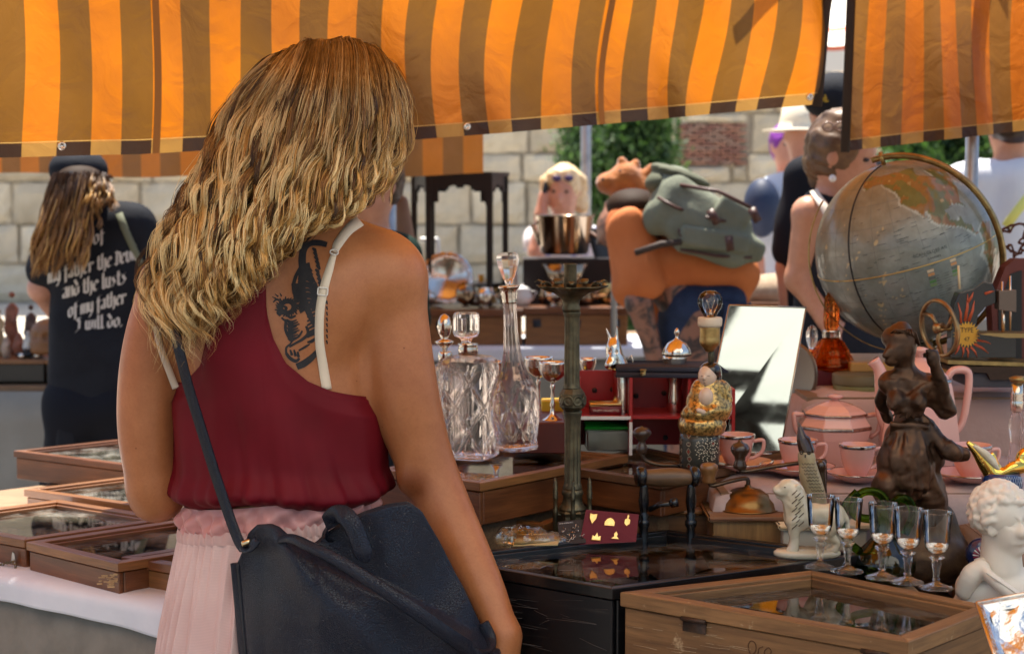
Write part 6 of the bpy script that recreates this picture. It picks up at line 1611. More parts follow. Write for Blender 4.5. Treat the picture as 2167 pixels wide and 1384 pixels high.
ld = np.where(((nz + .5 * nz2) > .0)[..., None], np.array([.22, .115, .035]), np.array([.12, .13, .045])); ld = np.where((nz2 > .75)[..., None], np.array([.34, .25, .11]), ld)
colr = np.where(land[..., None], ld, sea)
sh = land ^ (inpoly(LOj + 2.2, LAj, NAm) | inpoly(LOj + 2.2, LAj, SAm) | inpoly(LOj + 2.2, LAj, AUS)); colr = np.where((sh & ~land)[..., None], np.array([.36, .40, .36]), colr)
isl = (vnoise(D3, 75, 11) + vnoise(D3, 30, 12) > 1.05) & (np.abs(LA) < 35) & ((LO < -135) | (LO > 150)); colr = np.where(isl[..., None], np.array([.46, .40, .24]), colr)
r0 = GR * (1 + .004 * np.where(land, 1 + nz2, .12 * nz2))
V = np.array(gc) + D3 * r0[..., None]
F = [(j * NU + i, j * NU + (i + 1) % NU, (j + 1) * NU + (i + 1) % NU, (j + 1) * NU + i) for j in range(NV - 1) for i in range(NU)]
m, t, p = newmat('globe_print'); at_ = nd(t, 'ShaderNodeAttribute', attribute_name='Col'); v = coords(t); n = noise(t, v, 26, 6, .7); r = ramp(t, [(.35, (.72, .70, .62)), (.6, (1, 1, 1))]); t.links.new(n, r.inputs[0])
t.links.new(mixc(t, .8, at_.outputs[0], r.outputs[0], 'MULTIPLY'), p.inputs['Base Color']); p.inputs['Roughness'].default_value = .28; p.inputs['Coat Weight'].default_value = .2; bump(t, p, n, .22, .0015)
gb = mesh('ball', V.reshape(-1, 3), F, m, GL); ca = gb.data.color_attributes.new('Col', 'FLOAT_COLOR', 'POINT'); ca.data.foreach_set('color', np.concatenate([colr.reshape(-1, 3), np.ones((NU * NV, 1))], 1).ravel().astype(np.float32))
def gp(lo, la, k=1.0): a = radians(lo + 118); l = radians(la); return gc + (xA * cos(l) * cos(a) + yA * cos(l) * sin(a) + zA * sin(l)) * GR * k
line_m = M('printed_line', (.13, .15, .14), .5); gl_ = M('gold_line', (.50, .36, .12), .35, .6)
g = G()
for lo in range(-180, 0, 15): g.ribbon([gp(lo, la, 1.0012) for la in range(-75, 78, 5)], .0006, .0001, [gp(lo, la) - gc for la in range(-75, 78, 5)])
for la in range(-60, 75, 15):
 if la: g.ribbon([gp(lo, la, 1.0012) for lo in range(-215, -20, 5)], .0006, .0001, [gp(lo, la) - gc for lo in range(-215, -20, 5)])
g.build('printed_grid', line_m, GL)
G().tube([gp(lo, 0, 1.002) for lo in range(-180, 181, 5)], .0014, 5).build('equator_line', gl_, GL)
G().tube([gp(-168, la, 1.003) for la in range(-89, 90, 4)], .0016, 5).build('seam_line', M('black_line', (.01, .01, .012), .5), GL)
tx = lambda lo0, la0: (lambda v: gp(lo0 + math.degrees(v.x / GR) / cos(radians(la0)), la0 + math.degrees(v.y / GR), 1.0025))
blk = M('map_lettering', (.02, .025, .025), .5)
text_mesh('SCAN-GLOBE A/S', .0085, 'lettering', blk, GL, tx(-117, 7)); text_mesh('DANMARK', .0052, 'lettering', blk, GL, tx(-115.5, 3.2))
rt = np.random.default_rng(8)
g = G()
for i in range(150):
 lo = rt.uniform(-172, -88); la = rt.uniform(-48, 42); L = rt.uniform(1.5, 6)
 g.ribbon([gp(lo, la, 1.0016), gp(lo + L / 2, la + .1, 1.0016), gp(lo + L, la + .2, 1.0016)], .0007, .0001, [gp(lo, la) - gc])
for i in range(9): g.ribbon([gp(-118, -8 - i * 1.7, 1.0016), gp(-110, -8 - i * 1.7, 1.0016), gp(-118 + rt.uniform(14, 26), -8 - i * 1.7, 1.0016)], .0006, .0001, [gp(-110, -10) - gc])
g.build('small_print', blk, GL)
for k, c_ in enumerate([(.55, .45, .30), (.5, .25, .10), (.10, .12, .10), (.08, .20, .06), (.16, .24, .10)]):
 mm = M('legend_%d' % k, c_, .5)
 for lo0 in (-122, -107): G().ribbon([gp(lo0, -4 - k * 2.3 + (2 if lo0 > -110 else 0), 1.002), gp(lo0 + 4, -4 - k * 2.3 + (2 if lo0 > -110 else 0), 1.002)], .0052, .0001, [gp(lo0, -5) - gc]).build('legend_patch', mm, GL, smooth=False)
# ring in front on the right, in the plane of the axis
def ringp(a, k=1.10): e = (Vector((1, 0, 0)) * .80 + Vector((0, -1, 0)) * .60); e = (e - pole * e.dot(pole)).normalized(); return gc + (pole * cos(a) + e * sin(a)) * GR * k
A_ = np.linspace(-.12, pi + .08, 60); e_n = pole.cross((ringp(pi / 2) - gc).normalized())
g = G(); g.ribbon([ringp(a, 1.045) for a in A_], .0020, .011, [ringp(a) - gc for a in A_]); g.ribbon([ringp(a, 1.10) for a in A_], .012, .0016, [ringp(a) - gc for a in A_]); g.build('meridian_ring', brassm, GL)
for sg in (1, -1): G().tube([gc + pole * sg * GR * .99, gc + pole * sg * GR * 1.14], .0045, 10).build('axis_pin', brassm, GL)
A2 = np.linspace(radians(150), radians(290), 40); G().ribbon([gc + Vector((cos(a) * GR * 1.10, -.02, sin(a) * GR * 1.10)) for a in A2], .010, .0022, [Vector((cos(a), 0, sin(a))) for a in A2]).build('support_arc', brassm, GL)
lathe_px('stand', 1955, Y, [(64, 768), (66, 764), (60, 756), (22, 750), (14, 742), (14, 735), (24, 730), (20, 724)], bronze_g, GL)
wooden_y = M('yellow_pine', (.52, .30, .08), .5, col2=(.42, .22, .06), nscale=8)
pbox('wooden_box', 'pale wooden tray under the globe stand', 'tray', 1800, 2010, 768, 830, 3.28, .2, wooden_y)
# ---- bronze dancer
Y = 2.62; BZ = thing('statuette', 'dark bronze statuette of a dancing woman in flowing dress', 'statuette', (at(1925, 500, Y).x, Y, ZR)); P = lambda x, y, d=0: at(x, y, Y + d)
brz = M('dark_bronze', (.045, .026, .017), .34, .75, col2=(.12, .062, .034), nscale=22, bmp=.3, bscale=60, bdist=.001, rvar=.15)
B = SDF(.0022, .006)
B.ell(P(1910, 738), (.021, .024, .027), k=.008).ell(P(1903, 716, .003), (.028, .027, .020), k=.007).ell(P(1908, 694, .004), (.014, .014, .010), k=.006)
B.ell(P(1892, 748, -.012), (.014, .013, .019), k=.008).cap(P(1878, 742, -.018), P(1873, 752, -.021), .004, .0045, k=.005).ell(P(1884, 765, -.014), (.008, .008, .007), k=.006)
B.cap(P(1912, 755), P(1922, 800), .013, .015, k=.01).cap(P(1885, 812), P(1962, 818), .020, .022, k=.016)
B.ell(P(1922, 838), (.031, .024, .032)).ell(P(1897, 850, -.020), (.016, .016, .017), k=.009).ell(P(1940, 852, -.022), (.017, .016, .017), k=.009)
B.ell(P(1925, 890), (.0235, .019, .018)).ell(P(1921, 935), (.038, .032, .036)).ell(P(1915, 985, -.005), (.044, .038, .050)).ell(P(1872, 1030, -.01), (.020, .03, .028)).ell(P(1962, 1035, .01), (.026, .032, .040))
B.cap(P(1964, 828), P(2000, 866, -.005), .0145, .0135, k=.008).chain([P(2004, 868, -.005), P(1990, 810, -.020), P(1978, 772, -.028)], [.0135, .0115, .008], k=.006).ell(P(1974, 758, -.03), (.010, .008, .012), k=.006)
for k in range(4): B.cap(P(1966 + k * 6, 757, -.030), P(1962 + k * 6, 740 + abs(k - 1) * 2, -.036 + k * .003), .0035, .003, k=.003)
B.chain([P(1887, 818), P(1866, 846, .022), P(1880, 885, .03)], [.0145, .011, .008], k=.006)
B.chain([P(1958, 905), P(1985, 935, -.01), P(2012, 955, -.02), P(2038, 962, -.025)], [.016, .013, .016, .010], k=.01).chain([P(1955, 915, .01), P(1968, 960), P(1978, 976)], [.016, .014, .015], k=.01)
B.chain([P(1905, 1040, -.012), P(1903, 1085, -.012), P(1905, 1150, -.01)], [.022, .017, .014], k=.006).chain([P(1965, 1060, .01), P(1972, 1120, .01), P(1990, 1190, .01)], [.03, .022, .02], k=.012)
for k in range(9):
 x0 = 1888 + k * 9; x1 = 1858 + k * 17; B.chain([P(x0, 905, -.018), P((x0 + x1) / 2 + 7 * sin(k * 2.3), 955 + 12 * sin(k * 1.7), -.038 + .0018 * (k - 4) ** 2), P(x1 + 8 * sin(k * 3.1), 1035 + 9 * sin(k * 2), -.036 + .0024 * (k - 4) ** 2)], [.0022, .0035 + .001 * (k % 3), .0062], k=.005)
for k in range(10): B.cap(P(1852 + k * 15, 1042 + 7 * sin(k * 2.1), -.028 + .0012 * (k - 4) ** 2), P(1862 + k * 14, 1058 + 7 * cos(k * 1.7), -.024 + .0012 * (k - 4) ** 2), .0075, .0045, k=.003)
for k in range(5): B.cap(P(1890 + k * 14, 880 + 3 * sin(k), -.026), P(1905 + k * 12, 868, -.028), .0035, .003, k=.005)
B.cap(P(1892, 898, -.022), P(1958, 903, -.018), .0055, .0055, k=.005).cap(P(1888, 862, -.030), P(1956, 818, -.022), .003, .003, k=.005)
def fold(P_, D): return D + .0013 * np.sin(vnoise(P_, 75, 8) * 8) * (P_[..., 2] < at(0, 800, 2.62).z) + .0005 * np.sin(vnoise(P_, 240, 4) * 4)
B.build('figure', brz, BZ, fn=fold)
B = SDF(.005, .02); B.ell(P(1955, 1180, .01), (.075, .065, .05)).ell(P(1990, 1130, .01), (.030, .03, .05)).ell(P(1905, 1190), (.05, .05, .05)).ell((P(1950, 0).x, Y, ZR + .045), (.085, .07, .045)); B.build('rock_base', M('bronze_rock', (.055, .032, .02), .5, .6, col2=(.10, .06, .03), nscale=40, bmp=.7, bscale=50, bdist=.003), BZ, fn=lambda P_, D: D + .004 * vnoise(P_, 110, 3))
g = G()
for k in range(9): a = k * .7; g.tube([P(1885 + k * 6, 705 + 5 * sin(k), -.014 - .002 * k % 3), P(1896 + k * 4, 697, -.021), P(1915 + k * 3, 706, -.020), P(1930 + k * 2, 722 + k, -.014)], .0014, 5)
g.build('hair_locks', brz, BZ)
# ---- toy sewing machine
Y = 3.08; SM = thing('toy_sewing_machine', 'small black toy sewing machine painted with orange flames', 'sewing machine', at(2080, 762, Y)); P = lambda x, y, d=0: at(x, y, Y + d)
blk_p = M('black_enamel', (.006, .007, .009), .22, coat=.5); fl = M('flame_paint', (.52, .09, .03), .4); yl = M('sun_paint', (.62, .33, .03), .4)
def pxprism(name, pts, d0, d1, mat, parent, Y=Y, bev=0):
 n = len(pts); V = [at(x, y, Y) + Vector((0, d0, 0)) for x, y in pts] + [at(x, y, Y) + Vector((0, d1, 0)) for x, y in pts]
 f = [tuple(range(n)), tuple(range(2 * n - 1, n - 1, -1))] + [(i, n + i, n + (i + 1) % n, (i + 1) % n) for i in range(n)]; o = mesh(name, V, f, mat, parent, False)
 if bev: b_ = o.modifiers.new('b', 'BEVEL'); b_.width = bev; b_.segments = 2; b_.limit_method = 'ANGLE'
 return o
pxprism('machine_body', [(2014, 758), (2014, 700), (2022, 640), (2030, 620), (2060, 612), (2082, 596), (2100, 600), (2108, 618), (2108, 642), (2086, 650), (2070, 668), (2066, 690), (2072, 706), (2150, 712), (2150, 758)], 0, .035, blk_p, SM, bev=.0015)
pxprism('bed_plate', [(2000, 760), (2000, 768), (2190, 774), (2190, 766)], -.02, .06, brassm, SM)
pxprism('needle_head', [(2110, 615), (2110, 655), (2147, 660), (2147, 613)], -.012, .018, M('grey_brown_metal', (.16, .12, .095), .4, .7), SM, bev=.001)
for x, y0, y1, w in ((2121, 596, 706, .0018), (2138, 584, 700, .0020), (2124, 656, 704, .0026)): G().tube([P(x, y0, -.003), P(x, y1, -.003)], w, 8).build('needle_bar', silv, SM)
pxprism('cloth_plate', [(2064, 705), (2080, 702), (2190, 704), (2190, 712), (2120, 712)], -.03, .03, M('dull_brass', (.36, .24, .10), .4, .9), SM)
G().tube([P(2028, 562), P(2031, 612)], .0022, 8).build('spool_pin', M('cream_pin', (.62, .5, .3), .5), SM)
wc = P(1988, 694, -.01); Rw = rotmat(0, pi / 2 - .15, .42); g = G(); rw = 62 / (FPX / Y)
g.lathe([(rw * .90, -.004), (rw, -.004), (rw * 1.02, 0), (rw, .004), (rw * .90, .004)], wc, 44, Rw, close=True); g.lathe([(.004, -.012), (.009, -.01), (.009, .008), (.004, .01)], wc, 16, Rw)
for k in range(3): a = k * 2.09; d = Vector(Rw @ np.array([cos(a), sin(a), 0])); d2 = Vector(Rw @ np.array([cos(a + .35), sin(a + .35), 0])); g.tube([wc + d * .006, wc + d2 * rw * .5, wc + d * rw * .93], .0042, 6)
g.build('hand_wheel', M('wheel_metal', (.17, .11, .06), .33, .85, col2=(.45, .28, .12), nscale=30), SM)
G().tube([wc, P(2022, 694, .01)], .005, 8).build('wheel_axle', brassm, SM)
a0 = P(2046, 708, -.0012); rs = 21 / (FPX / Y)
pts = []
for k in range(48): a = k * 2 * pi / 48; rr_ = rs * (1 if k % 2 == 0 else 1.38); pts.append((a0.x + rr_ * cos(a), a0.z + rr_ * sin(a)))
n = len(pts); mesh('sun_emblem', [(x, a0.y, z) for x, z in pts] + [(x, a0.y + .001, z) for x, z in pts], [tuple(range(n))] + [(i, n + i, n + (i + 1) % n, (i + 1) % n) for i in range(n)], yl, SM, False)
tb = M('black_paint', (.008, .008, .008), .4)
text_mesh('TYPE', .0135, 'lettering', tb, SM, lambda v: Vector((a0.x + v.x * .8, a0.y - .0005, a0.z + .0078 + v.y))); text_mesh('47', .0115, 'lettering', tb, SM, lambda v: Vector((a0.x + v.x * .9, a0.y - .0005, a0.z - .0088 + v.y)))
for x0, y0, x1, y1, w in ((2034, 684, 2027, 640, 5), (2042, 680, 2048, 622, 7), (2050, 680, 2062, 636, 7), (2048, 640, 2060, 618, 6), (2084, 622, 2104, 616, 6), (2030, 730, 2020, 752, 5), (2038, 734, 2036, 756, 5), (2046, 736, 2048, 758, 5), (2054, 734, 2068, 756, 5), (2062, 728, 2092, 748, 6), (2068, 720, 2098, 728, 5)):
 A, B_ = P(x0, y0, -.0012), P(x1, y1, -.0012); C_ = (A + B_) / 2 + Vector((.002, 0, .001)); G().ribbon([A, C_, B_], [w / 1169, w / 1400, .0006], .0004, [Vector((0, -1, 0))]).build('painted_flame', fl, SM)
pbox('book', 'grey clothbound book under the toy sewing machine', 'book', 2052, 2200, 788, 820, 3.06, .12, M('slate_cloth', (.055, .055, .065), .7))
pl_ = thing('cast_iron_trivet', 'flat dark cast iron stand under the toy sewing machine', 'stand', at(2090, 788, 3.06)); pxprism('trivet_plate', [(1996, 772), (2000, 781), (2080, 786), (2086, 800), (2150, 800), (2160, 784), (2200, 782), (2200, 774)], -.03, .06, M('cast_iron', (.05, .032, .022), .55, .6, bmp=.5, nscale=60, bdist=.001), pl_, 3.08)
rb = thing('hinged_box', 'open red lined box standing behind the toy sewing machine', 'box', at(2150, 770, 3.2)); pxprism('box_side', [(2098, 640), (2128, 565), (2150, 548), (2230, 548), (2230, 790), (2105, 790)], 0, .04, redbrown, rb, 3.2); pxprism('dark_lining', [(2112, 650), (2138, 580), (2162, 572), (2162, 780), (2114, 780)], -.002, 0, tb, rb, 3.2)
# openwork panel
m, t, p = newmat('dark_copper'); p.inputs['Base Color'].default_value = (.10, .04, .025, 1); p.inputs['Metallic'].default_value = .8; p.inputs['Roughness'].default_value = .4
ow = thing('openwork_plate', 'pierced dark copper plate standing at the right edge behind the globe', 'plate', at(2150, 560, 3.7)); g = G(); c = at(2160, 545, 3.7); rr_ = 70 / (FPX / 3.7)
pp = [(rt.normal() * .45, rt.normal() * .45) for _ in range(95)]; pp = [q for q in pp if q[0] ** 2 + q[1] ** 2 < 1]; pp += [(cos(a), sin(a)) for a in np.linspace(0, 2 * pi, 26)]
W3 = [c + Vector((x * rr_, 0, y * rr_)) for x, y in pp]
for i, q in enumerate(W3):
 ds = sorted(range(len(W3)), key=lambda j: (W3[j] - q).length)[1:4]
 for j in ds:
  if j > i or rt.random() < .2: g.tube([q, (q + W3[j]) / 2 + Vector((0, .002, .002)), W3[j]], .0028, 4)
g.build('pierced_metal', m, ow)
# ---- coffee grinders
def grinder(label, cx, Y, ytop, hw, dome, domecol, boxm, boxpx, crank, knob, knobm):
 P = lambda x, y, d=0: at(x, y, Y + d); c = at(cx, ytop, Y); T = thing('coffee_grinder', label, 'coffee grinder', (c.x, Y, ZR), 'old hand crank coffee grinders')
 s = FPX / Y; w = boxpx / s
 G().box((c.x, Y, c.z - .005), (w * 2 + .018, w * 1.8 + .018, .010), bev=.003).build('top_board', boxm[0], T)
 G().box((c.x, Y, (c.z - .0105 + ZR) / 2), (w * 2, w * 1.8, c.z - .0105 - ZR), bev=.0015).build('box_body', boxm[1], T, smooth=False)
 G().box((c.x, Y - w * .9 - .003, ZR + .07), (w * 1.2, .006, .05), bev=.001).build('drawer', boxm[1], T, smooth=False)
 r = hw / s; h = dome / s
 G().lathe([(r * 1.04, 0), (r * 1.05, .0015), (r * .98, .002), (r * .92, h * .35), (r * .72, h * .7), (r * .4, h * .93), (r * .12, h), (r * .1, h + .004), (.001, h + .005)], c + Vector((0, 0, .0005)), 40).build('metal_dome', domecol, T)
 tp = [Vector(q) for q in catmull([P(*q) for q in crank], 24)]; G().tube(tp, .0036, 8, flat=1.4).build('crank', M('dark_steel', (.07, .055, .045), .4, .9, col2=(.13, .09, .06), nscale=60), T)
 k = P(*crank[-1]); G().lathe([(r_ / s, z_ / s) for r_, z_ in knob], k, 24).build('knob', knobm, T); return T
tw = wood('grinder_wood', (.17, .07, .025), (.30, .14, .05), .4, 0, 10); tw2 = wood('grinder_wood_side', (.26, .13, .045), (.40, .22, .08), .4, 2, 10); cw = M('cream_paint', (.70, .56, .36), .45, col2=(.60, .45, .27), nscale=20)
ironm = M('brown_iron', (.14, .085, .06), .38, .8, col2=(.22, .13, .085), nscale=30); bd = M('brass_dome', (.24, .14, .05), .3, .9, col2=(.17, .095, .035), nscale=22)
dkw = M('dark_turned_wood', (.045, .022, .013), .22, coat=.5); lw = M('light_turned_wood', (.24, .115, .04), .3, coat=.4)
grinder('coffee grinder with grey iron hood and dark mushroom knob, left of the brass domed one', 1418, 2.86, 1062, 62, 38, ironm, (tw, tw), 86, [(1437, 1022), (1437, 990), (1425, 984), (1395, 983), (1366, 974), (1358, 960)], [(9, 0), (11, 4), (14, 12), (9, 20), (7, 26), (13, 34), (20, 42), (20, 48), (12, 56), (3, 58), (1, 60)], M('mushroom_wood', (.055, .032, .022), .3, coat=.4))
grinder('coffee grinder with shiny brass dome and a light wooden knob', 1582, 2.76, 1076, 66, 46, bd, (tw, tw2), 82, [(1583, 1028), (1583, 1016), (1575, 1012), (1545, 1018), (1510, 1027), (1500, 1022)], [(13, 0), (15, 4), (14, 12), (17, 24), (20, 30), (19, 38), (13, 43), (1, 45)], lw)
G3 = grinder('cream topped coffee grinder behind the porcelain lion', 1732, 2.74, 1092, 68, 48, M('maroon_dome', (.075, .03, .018), .3, .7, col2=(.12, .055, .03), nscale=18), (cw, M('cream_side', (.56, .50, .40), .5)), 88, [(1745, 1045), (1745, 985), (1735, 975), (1650, 985), (1580, 997), (1566, 994)], [(9, 0), (14, 4), (15, 10), (11, 20), (12, 28), (20, 40), (21, 47), (15, 56), (5, 60), (5, 63), (1, 65)], dkw)
# ---- black double post press with wooden roller
Y = 2.70; HP = thing('roller_press', 'wooden roller handle held between two black turned iron posts', 'press', (at(1415, 500, Y).x, Y, ZR)); P = lambda x, y, d=0: at(x, y, Y + d); bi = M('black_iron', (.008, .008, .009), .25, .3, coat=.5)
for cx, dd in ((1366, 0), (1467, 0)):
 lathe_px('post', cx, Y, [(22, 1400), (22, 1385), (10, 1370), (9, 1200), (10, 1130), (9, 1118), (13, 1110), (13, 1102), (9, 1098), (12, 1090), (8, 1085), (9, 1080), (12, 1060), (9, 1030), (8, 1012)], bi, HP, n=20)
 G().lathe([(.001, -.007), (.014, -.007), (.0165, -.003), (.0165, .003), (.014, .007), (.001, .007)], P(cx - 10 if cx < 1400 else cx + 2, 1008), 24, rotmat(0, pi / 2, .25 if cx < 1400 else .2)).build('end_disc', bi, HP)
Rr = rotmat(0, pi / 2, .0); g = G(); Ls = [(12, -56), (17, -50), (18, -40), (20, -15), (21, 5), (20, 25), (17, 42), (16, 50), (14, 56)]; g.lathe([(r_ / 1333, z_ / 1333) for r_, z_ in Ls], P(1415, 1010), 28, Rr); g.build('roller', wood('worn_roller_wood', (.055, .03, .016), (.20, .11, .05), .4, 0, 12), HP)
G().tube([P(1374, 1078, -.01), P(1395, 1068, -.02), P(1425, 1064, -.028)], .0045, 8).tube([P(1420, 1065, -.027), P(1434, 1062, -.03)], .0075, 10).build('side_lever', bi, HP)
lathe_px('foot_plate', 1416, Y, [(84, 1404), (84, 1396)], bi, HP)
# ---- clock in a blue folding case
CK = thing('travel_clock', 'round clock with gilt rim set in a dark blue folding case', 'clock', at(1345, 1085, 2.93)); Y = 2.93
pxprism('blue_case', [(1292, 1096), (1316, 996), (1322, 990), (1402, 992), (1408, 1100)], .012, .022, M('navy_leatherette', (.012, .025, .055), .5, bmp=.3, nscale=300), CK, Y, .002)
pxprism('case_edge', [(1315, 998), (1322, 992.5), (1396, 994.5), (1396, 997), (1322, 996)], .0105, .012, M('pale_edge', (.6, .5, .35), .5), CK, Y)
c = at(1386, 1056, Y); Rc = rotmat(pi / 2 + .08, 0, 0)
G().lathe([(.036, -.004), (.041, -.003), (.043, .001), (.041, .005), (.037, .006), (.036, .002)], c, 44, Rc, close=True).build('gilt_rim', goldm, CK)
G().lathe([(.0005, .0015), (.037, .0015), (.037, -.004), (.0005, -.004)], c, 40, Rc).build('dial', M('ivory_dial', (.60, .58, .52), .5, col2=(.5, .48, .42), nscale=20), CK)
g = G()
for k in range(12): a = k * pi / 6; g.box(c + Vector((cos(a) * .031, -.0022, sin(a) * .031)), (.0015, .001, .005), rotmat(0, -a + pi / 2, 0))
g.bar(c + Vector((0, -.003, 0)), c + Vector((.016, -.003, .012)), .001, .0015, (0, 1, 0)).bar(c + Vector((0, -.003, 0)), c + Vector((-.012, -.003, .022)), .001, .0012, (0, 1, 0)); g.build('hands_and_marks', tb, CK)
# maker's plate on the iron hooded grinder
o = pxprism('makers_plate', [(1374, 1102), (1381, 1095), (1395, 1097), (1401, 1106), (1402, 1116), (1396, 1120), (1376, 1118)], -.002, 0, M('cast_plate', (.15, .12, .07), .4, .8, bmp=.8, nscale=200), None, 2.80)
tag(o, 'small cast metal plate standing between the two black posts', 'plate'); pm = text_mesh('ALTONA', .006, 'lettering', brassm, o, lambda v: at(1388, 1108, 2.797) + Vector((v.x, -.0006, v.y * 1.2)))
# ---- badge cards and bag
def tilted_card(name, label, q, mat, cat='card'):
 T = thing(name, label, cat, (q[3] + q[2]) / 2); n_ = (q[1] - q[0]).cross(q[3] - q[0]).normalized(); n_ = n_ if n_.y < 0 else -n_
 mesh('backing', [tuple(a) for a in q] + [tuple(a - n_ * .0015) for a in q], [(0, 1, 2, 3), (7, 6, 5, 4), (0, 4, 5, 1), (1, 5, 6, 2), (2, 6, 7, 3), (3, 7, 4, 0)], mat, T, False); return T, n_
Yc = 2.64; q = [at(1240, 1078, Yc + .03), at(1352, 1088, Yc + .03), at(1346, 1146, Yc), at(1226, 1152, Yc)]
BC, n_ = tilted_card('badge_card', 'maroon velvet card with five gilt badges pinned on it', q, M('maroon_velvet', (.13, .008, .018), .8, sheen=.4))
def bil(q, u, v): return q[0].lerp(q[1], u).lerp(q[3].lerp(q[2], u), v)
for k, (u, v, w, h) in enumerate(((.16, .25, .0065, .009), (.48, .35, .009, .008), (.80, .27, .006, .0095), (.28, .80, .008, .008), (.62, .80, .007, .008))):
 c = bil(q, u, v) + n_ * .001; sh = [[(-1, 1), (0, .85), (1, 1), (.9, 0), (0, -1.2), (-.9, 0)], [(-1, -.8), (-1, .1), (-.6, .8), (0, 1.1), (.6, .8), (1, .1), (1, -.8)], [(0, 1.3), (.3, .9), (.15, .5), (.8, .2), (.8, -.6), (0, -1.1), (-.8, -.6), (-.8, .2), (-.15, .5), (-.3, .9)], [(-1, -.8), (-.9, .3), (-.4, 0), (0, 1), (.4, 0), (.9, .3), (1, -.8)], [(0, 1.2), (.5, .5), (.3, 0), (1, -.6), (-1, -.6), (-.3, 0), (-.5, .5)]][k]
 X_ = (q[1] - q[0]).normalized(); Z_ = (q[0] - q[3]).normalized(); n = len(sh); V = [c + X_ * x * w + Z_ * z * h for x, z in sh] + [c + n_ * .0018 + X_ * x * w * .85 + Z_ * z * h * .85 for x, z in sh]
 mesh('badge', V, [tuple(range(n, 2 * n))] + [(i, (i + 1) % n, n + (i + 1) % n, n + i) for i in range(n)], goldm, BC, False)
q = [at(1180, 1104, 2.66), at(1238, 1098, 2.67), at(1240, 1148, 2.64), at(1185, 1152, 2.63)]
KC, n2 = tilted_card('badge_card', 'black card with silver filigree pins next to the maroon badge card', q, M('black_card', (.012, .013, .018), .5)); g = G()
for k in range(24): a = bil(q, rt.uniform(.12, .9), rt.uniform(.25, .9)) + n2 * .001; g.tube([a, a + Vector((rt.normal() * .004, 0, rt.normal() * .004)), a + Vector((rt.normal() * .006, 0, rt.normal() * .006))], .0005, 4)
g.build('filigree_pins', silv, KC); text_mesh('BAD SAMBORG', .0022, 'lettering', M('white_print', (.7, .7, .7), .6), KC, lambda v: bil(q, .3 + v.x / .03, .1 - v.y / .04) + n2 * .0008)
PB = thing('plastic_bag', 'crumpled clear bag holding a paper packet priced 1x5 euro', 'bag', at(1120, 1150, 2.68)); z0 = at(1120, 1152, 2.62).z
q = [at(1095, 1130, 2.70), at(1188, 1128, 2.68), at(1180, 1152, 2.60), at(1086, 1154, 2.62)]; T2, n3 = tilted_card('paper_packet', 'yellowed paper packet with a handwritten price inside the clear bag', q, M('yellow_paper', (.62, .52, .26), .7, col2=(.5, .42, .2), nscale=30), 'packet')
text_mesh('1x5€', .012, 'handwriting', M('pen_ink', (.02, .02, .04), .6), T2, lambda v: bil(q, .60 + v.x / .075, .45 - v.y / .03) + n3 * .001)
B = SDF(.004, .02); B.ell(at(1090, 1135, 2.66), (.034, .03, .018)).ell(at(1140, 1140, 2.65), (.05, .03, .014)); B.build('plastic_film', panemat('plastic_film', (.95, .95, .95), .10), PB, fn=lambda P_, D: D + .0035 * vnoise(P_, 220, 4), smooth=False)
# ---- porcelain lion
Y = 2.53; LN = thing('lion_figurine', 'cream glazed porcelain lion standing on its oval base on the black case', 'figurine', (at(1722, 500, Y).x, Y, ZB)); P = lambda x, y, d=0: at(x, y, Y + d)
cream = M('cream_glaze', (.66, .60, .46), .16, coat=.6, col2=(.54, .47, .32), nscale=24); B = SDF(.0016, .004)
B.ell(P(1668, 1034), (.0165, .014, .0150)).ell(P(1650, 1037, -.001), (.0110, .009, .0075), k=.006).ell(P(1643, 1033), (.0045, .006, .004), k=.004).cap(P(1647, 1049), P(1660, 1052), .0035, .006, k=.004)
B.chain([P(1676, 1036, .002), P(1684, 1062, .002), P(1688, 1095, .001)], [.015, .020, .021]).ell(P(1682, 1050), (.015, .018, .022)).ell(P(1727, 1088), (.036, .017, .017)).ell(P(1762, 1090), (.018, .017, .020))
for d_ in (-.009, .009): B.chain([P(1680, 1105, d_), P(1681, 1140, d_), P(1678, 1162, d_)], [.011, .0075, .0085]).cap(P(1679, 1163, d_), P(1670, 1165, d_), .007, .0055)
for d_, o_ in ((-.009, 0), (.009, -10)): B.chain([P(1768 + o_, 1100, d_), P(1757 + o_, 1128, d_), P(1770 + o_, 1148, d_), P(1764 + o_, 1164, d_)], [.013, .0085, .0055, .006]).cap(P(1764 + o_, 1165, d_), P(1754 + o_, 1166, d_), .006, .005)
B.chain([P(1778, 1082), P(1792, 1100), P(1794, 1130), P(1788, 1150)], [.005, .004, .0035, .005], k=.005).ell(P(1690, 1030, -.013), (.004, .003, .005), k=.003)
B.build('lion_body', cream, LN, fn=lambda P_, D: D + .0006 * np.sin(vnoise(P_, 170, 2) * 5))
g = G().lathe([(.001, 0), (.040, 0), (.044, .003), (.044, .008), (.040, .011), (.001, .011)], (0, 0, 0), 40); g.v[0] *= np.array([1.15, .6, 1]); g.v[0] += np.array([P(1724, 0).x, Y, ZB]); g.build('base', cream, LN)
g = G()
for k in range(13): x = 1682 + (k % 3) * 7; y = 1040 + k * 6; g.tube([P(x - 6, y + 7, -.0195), P(x, y + 2, -.0215), P(x + 5, y - 3, -.0195)], .0007, 4)
g.tube([P(1647, 1044, -.008), P(1654, 1047, -.0085), P(1660, 1045, -.009)], .0006, 4).ball(P(1661, 1031, -.0125), (.0014, .0008, .001), 8, 5); g.build('painted_mane', M('grey_glaze', (.10, .08, .05), .4), LN)
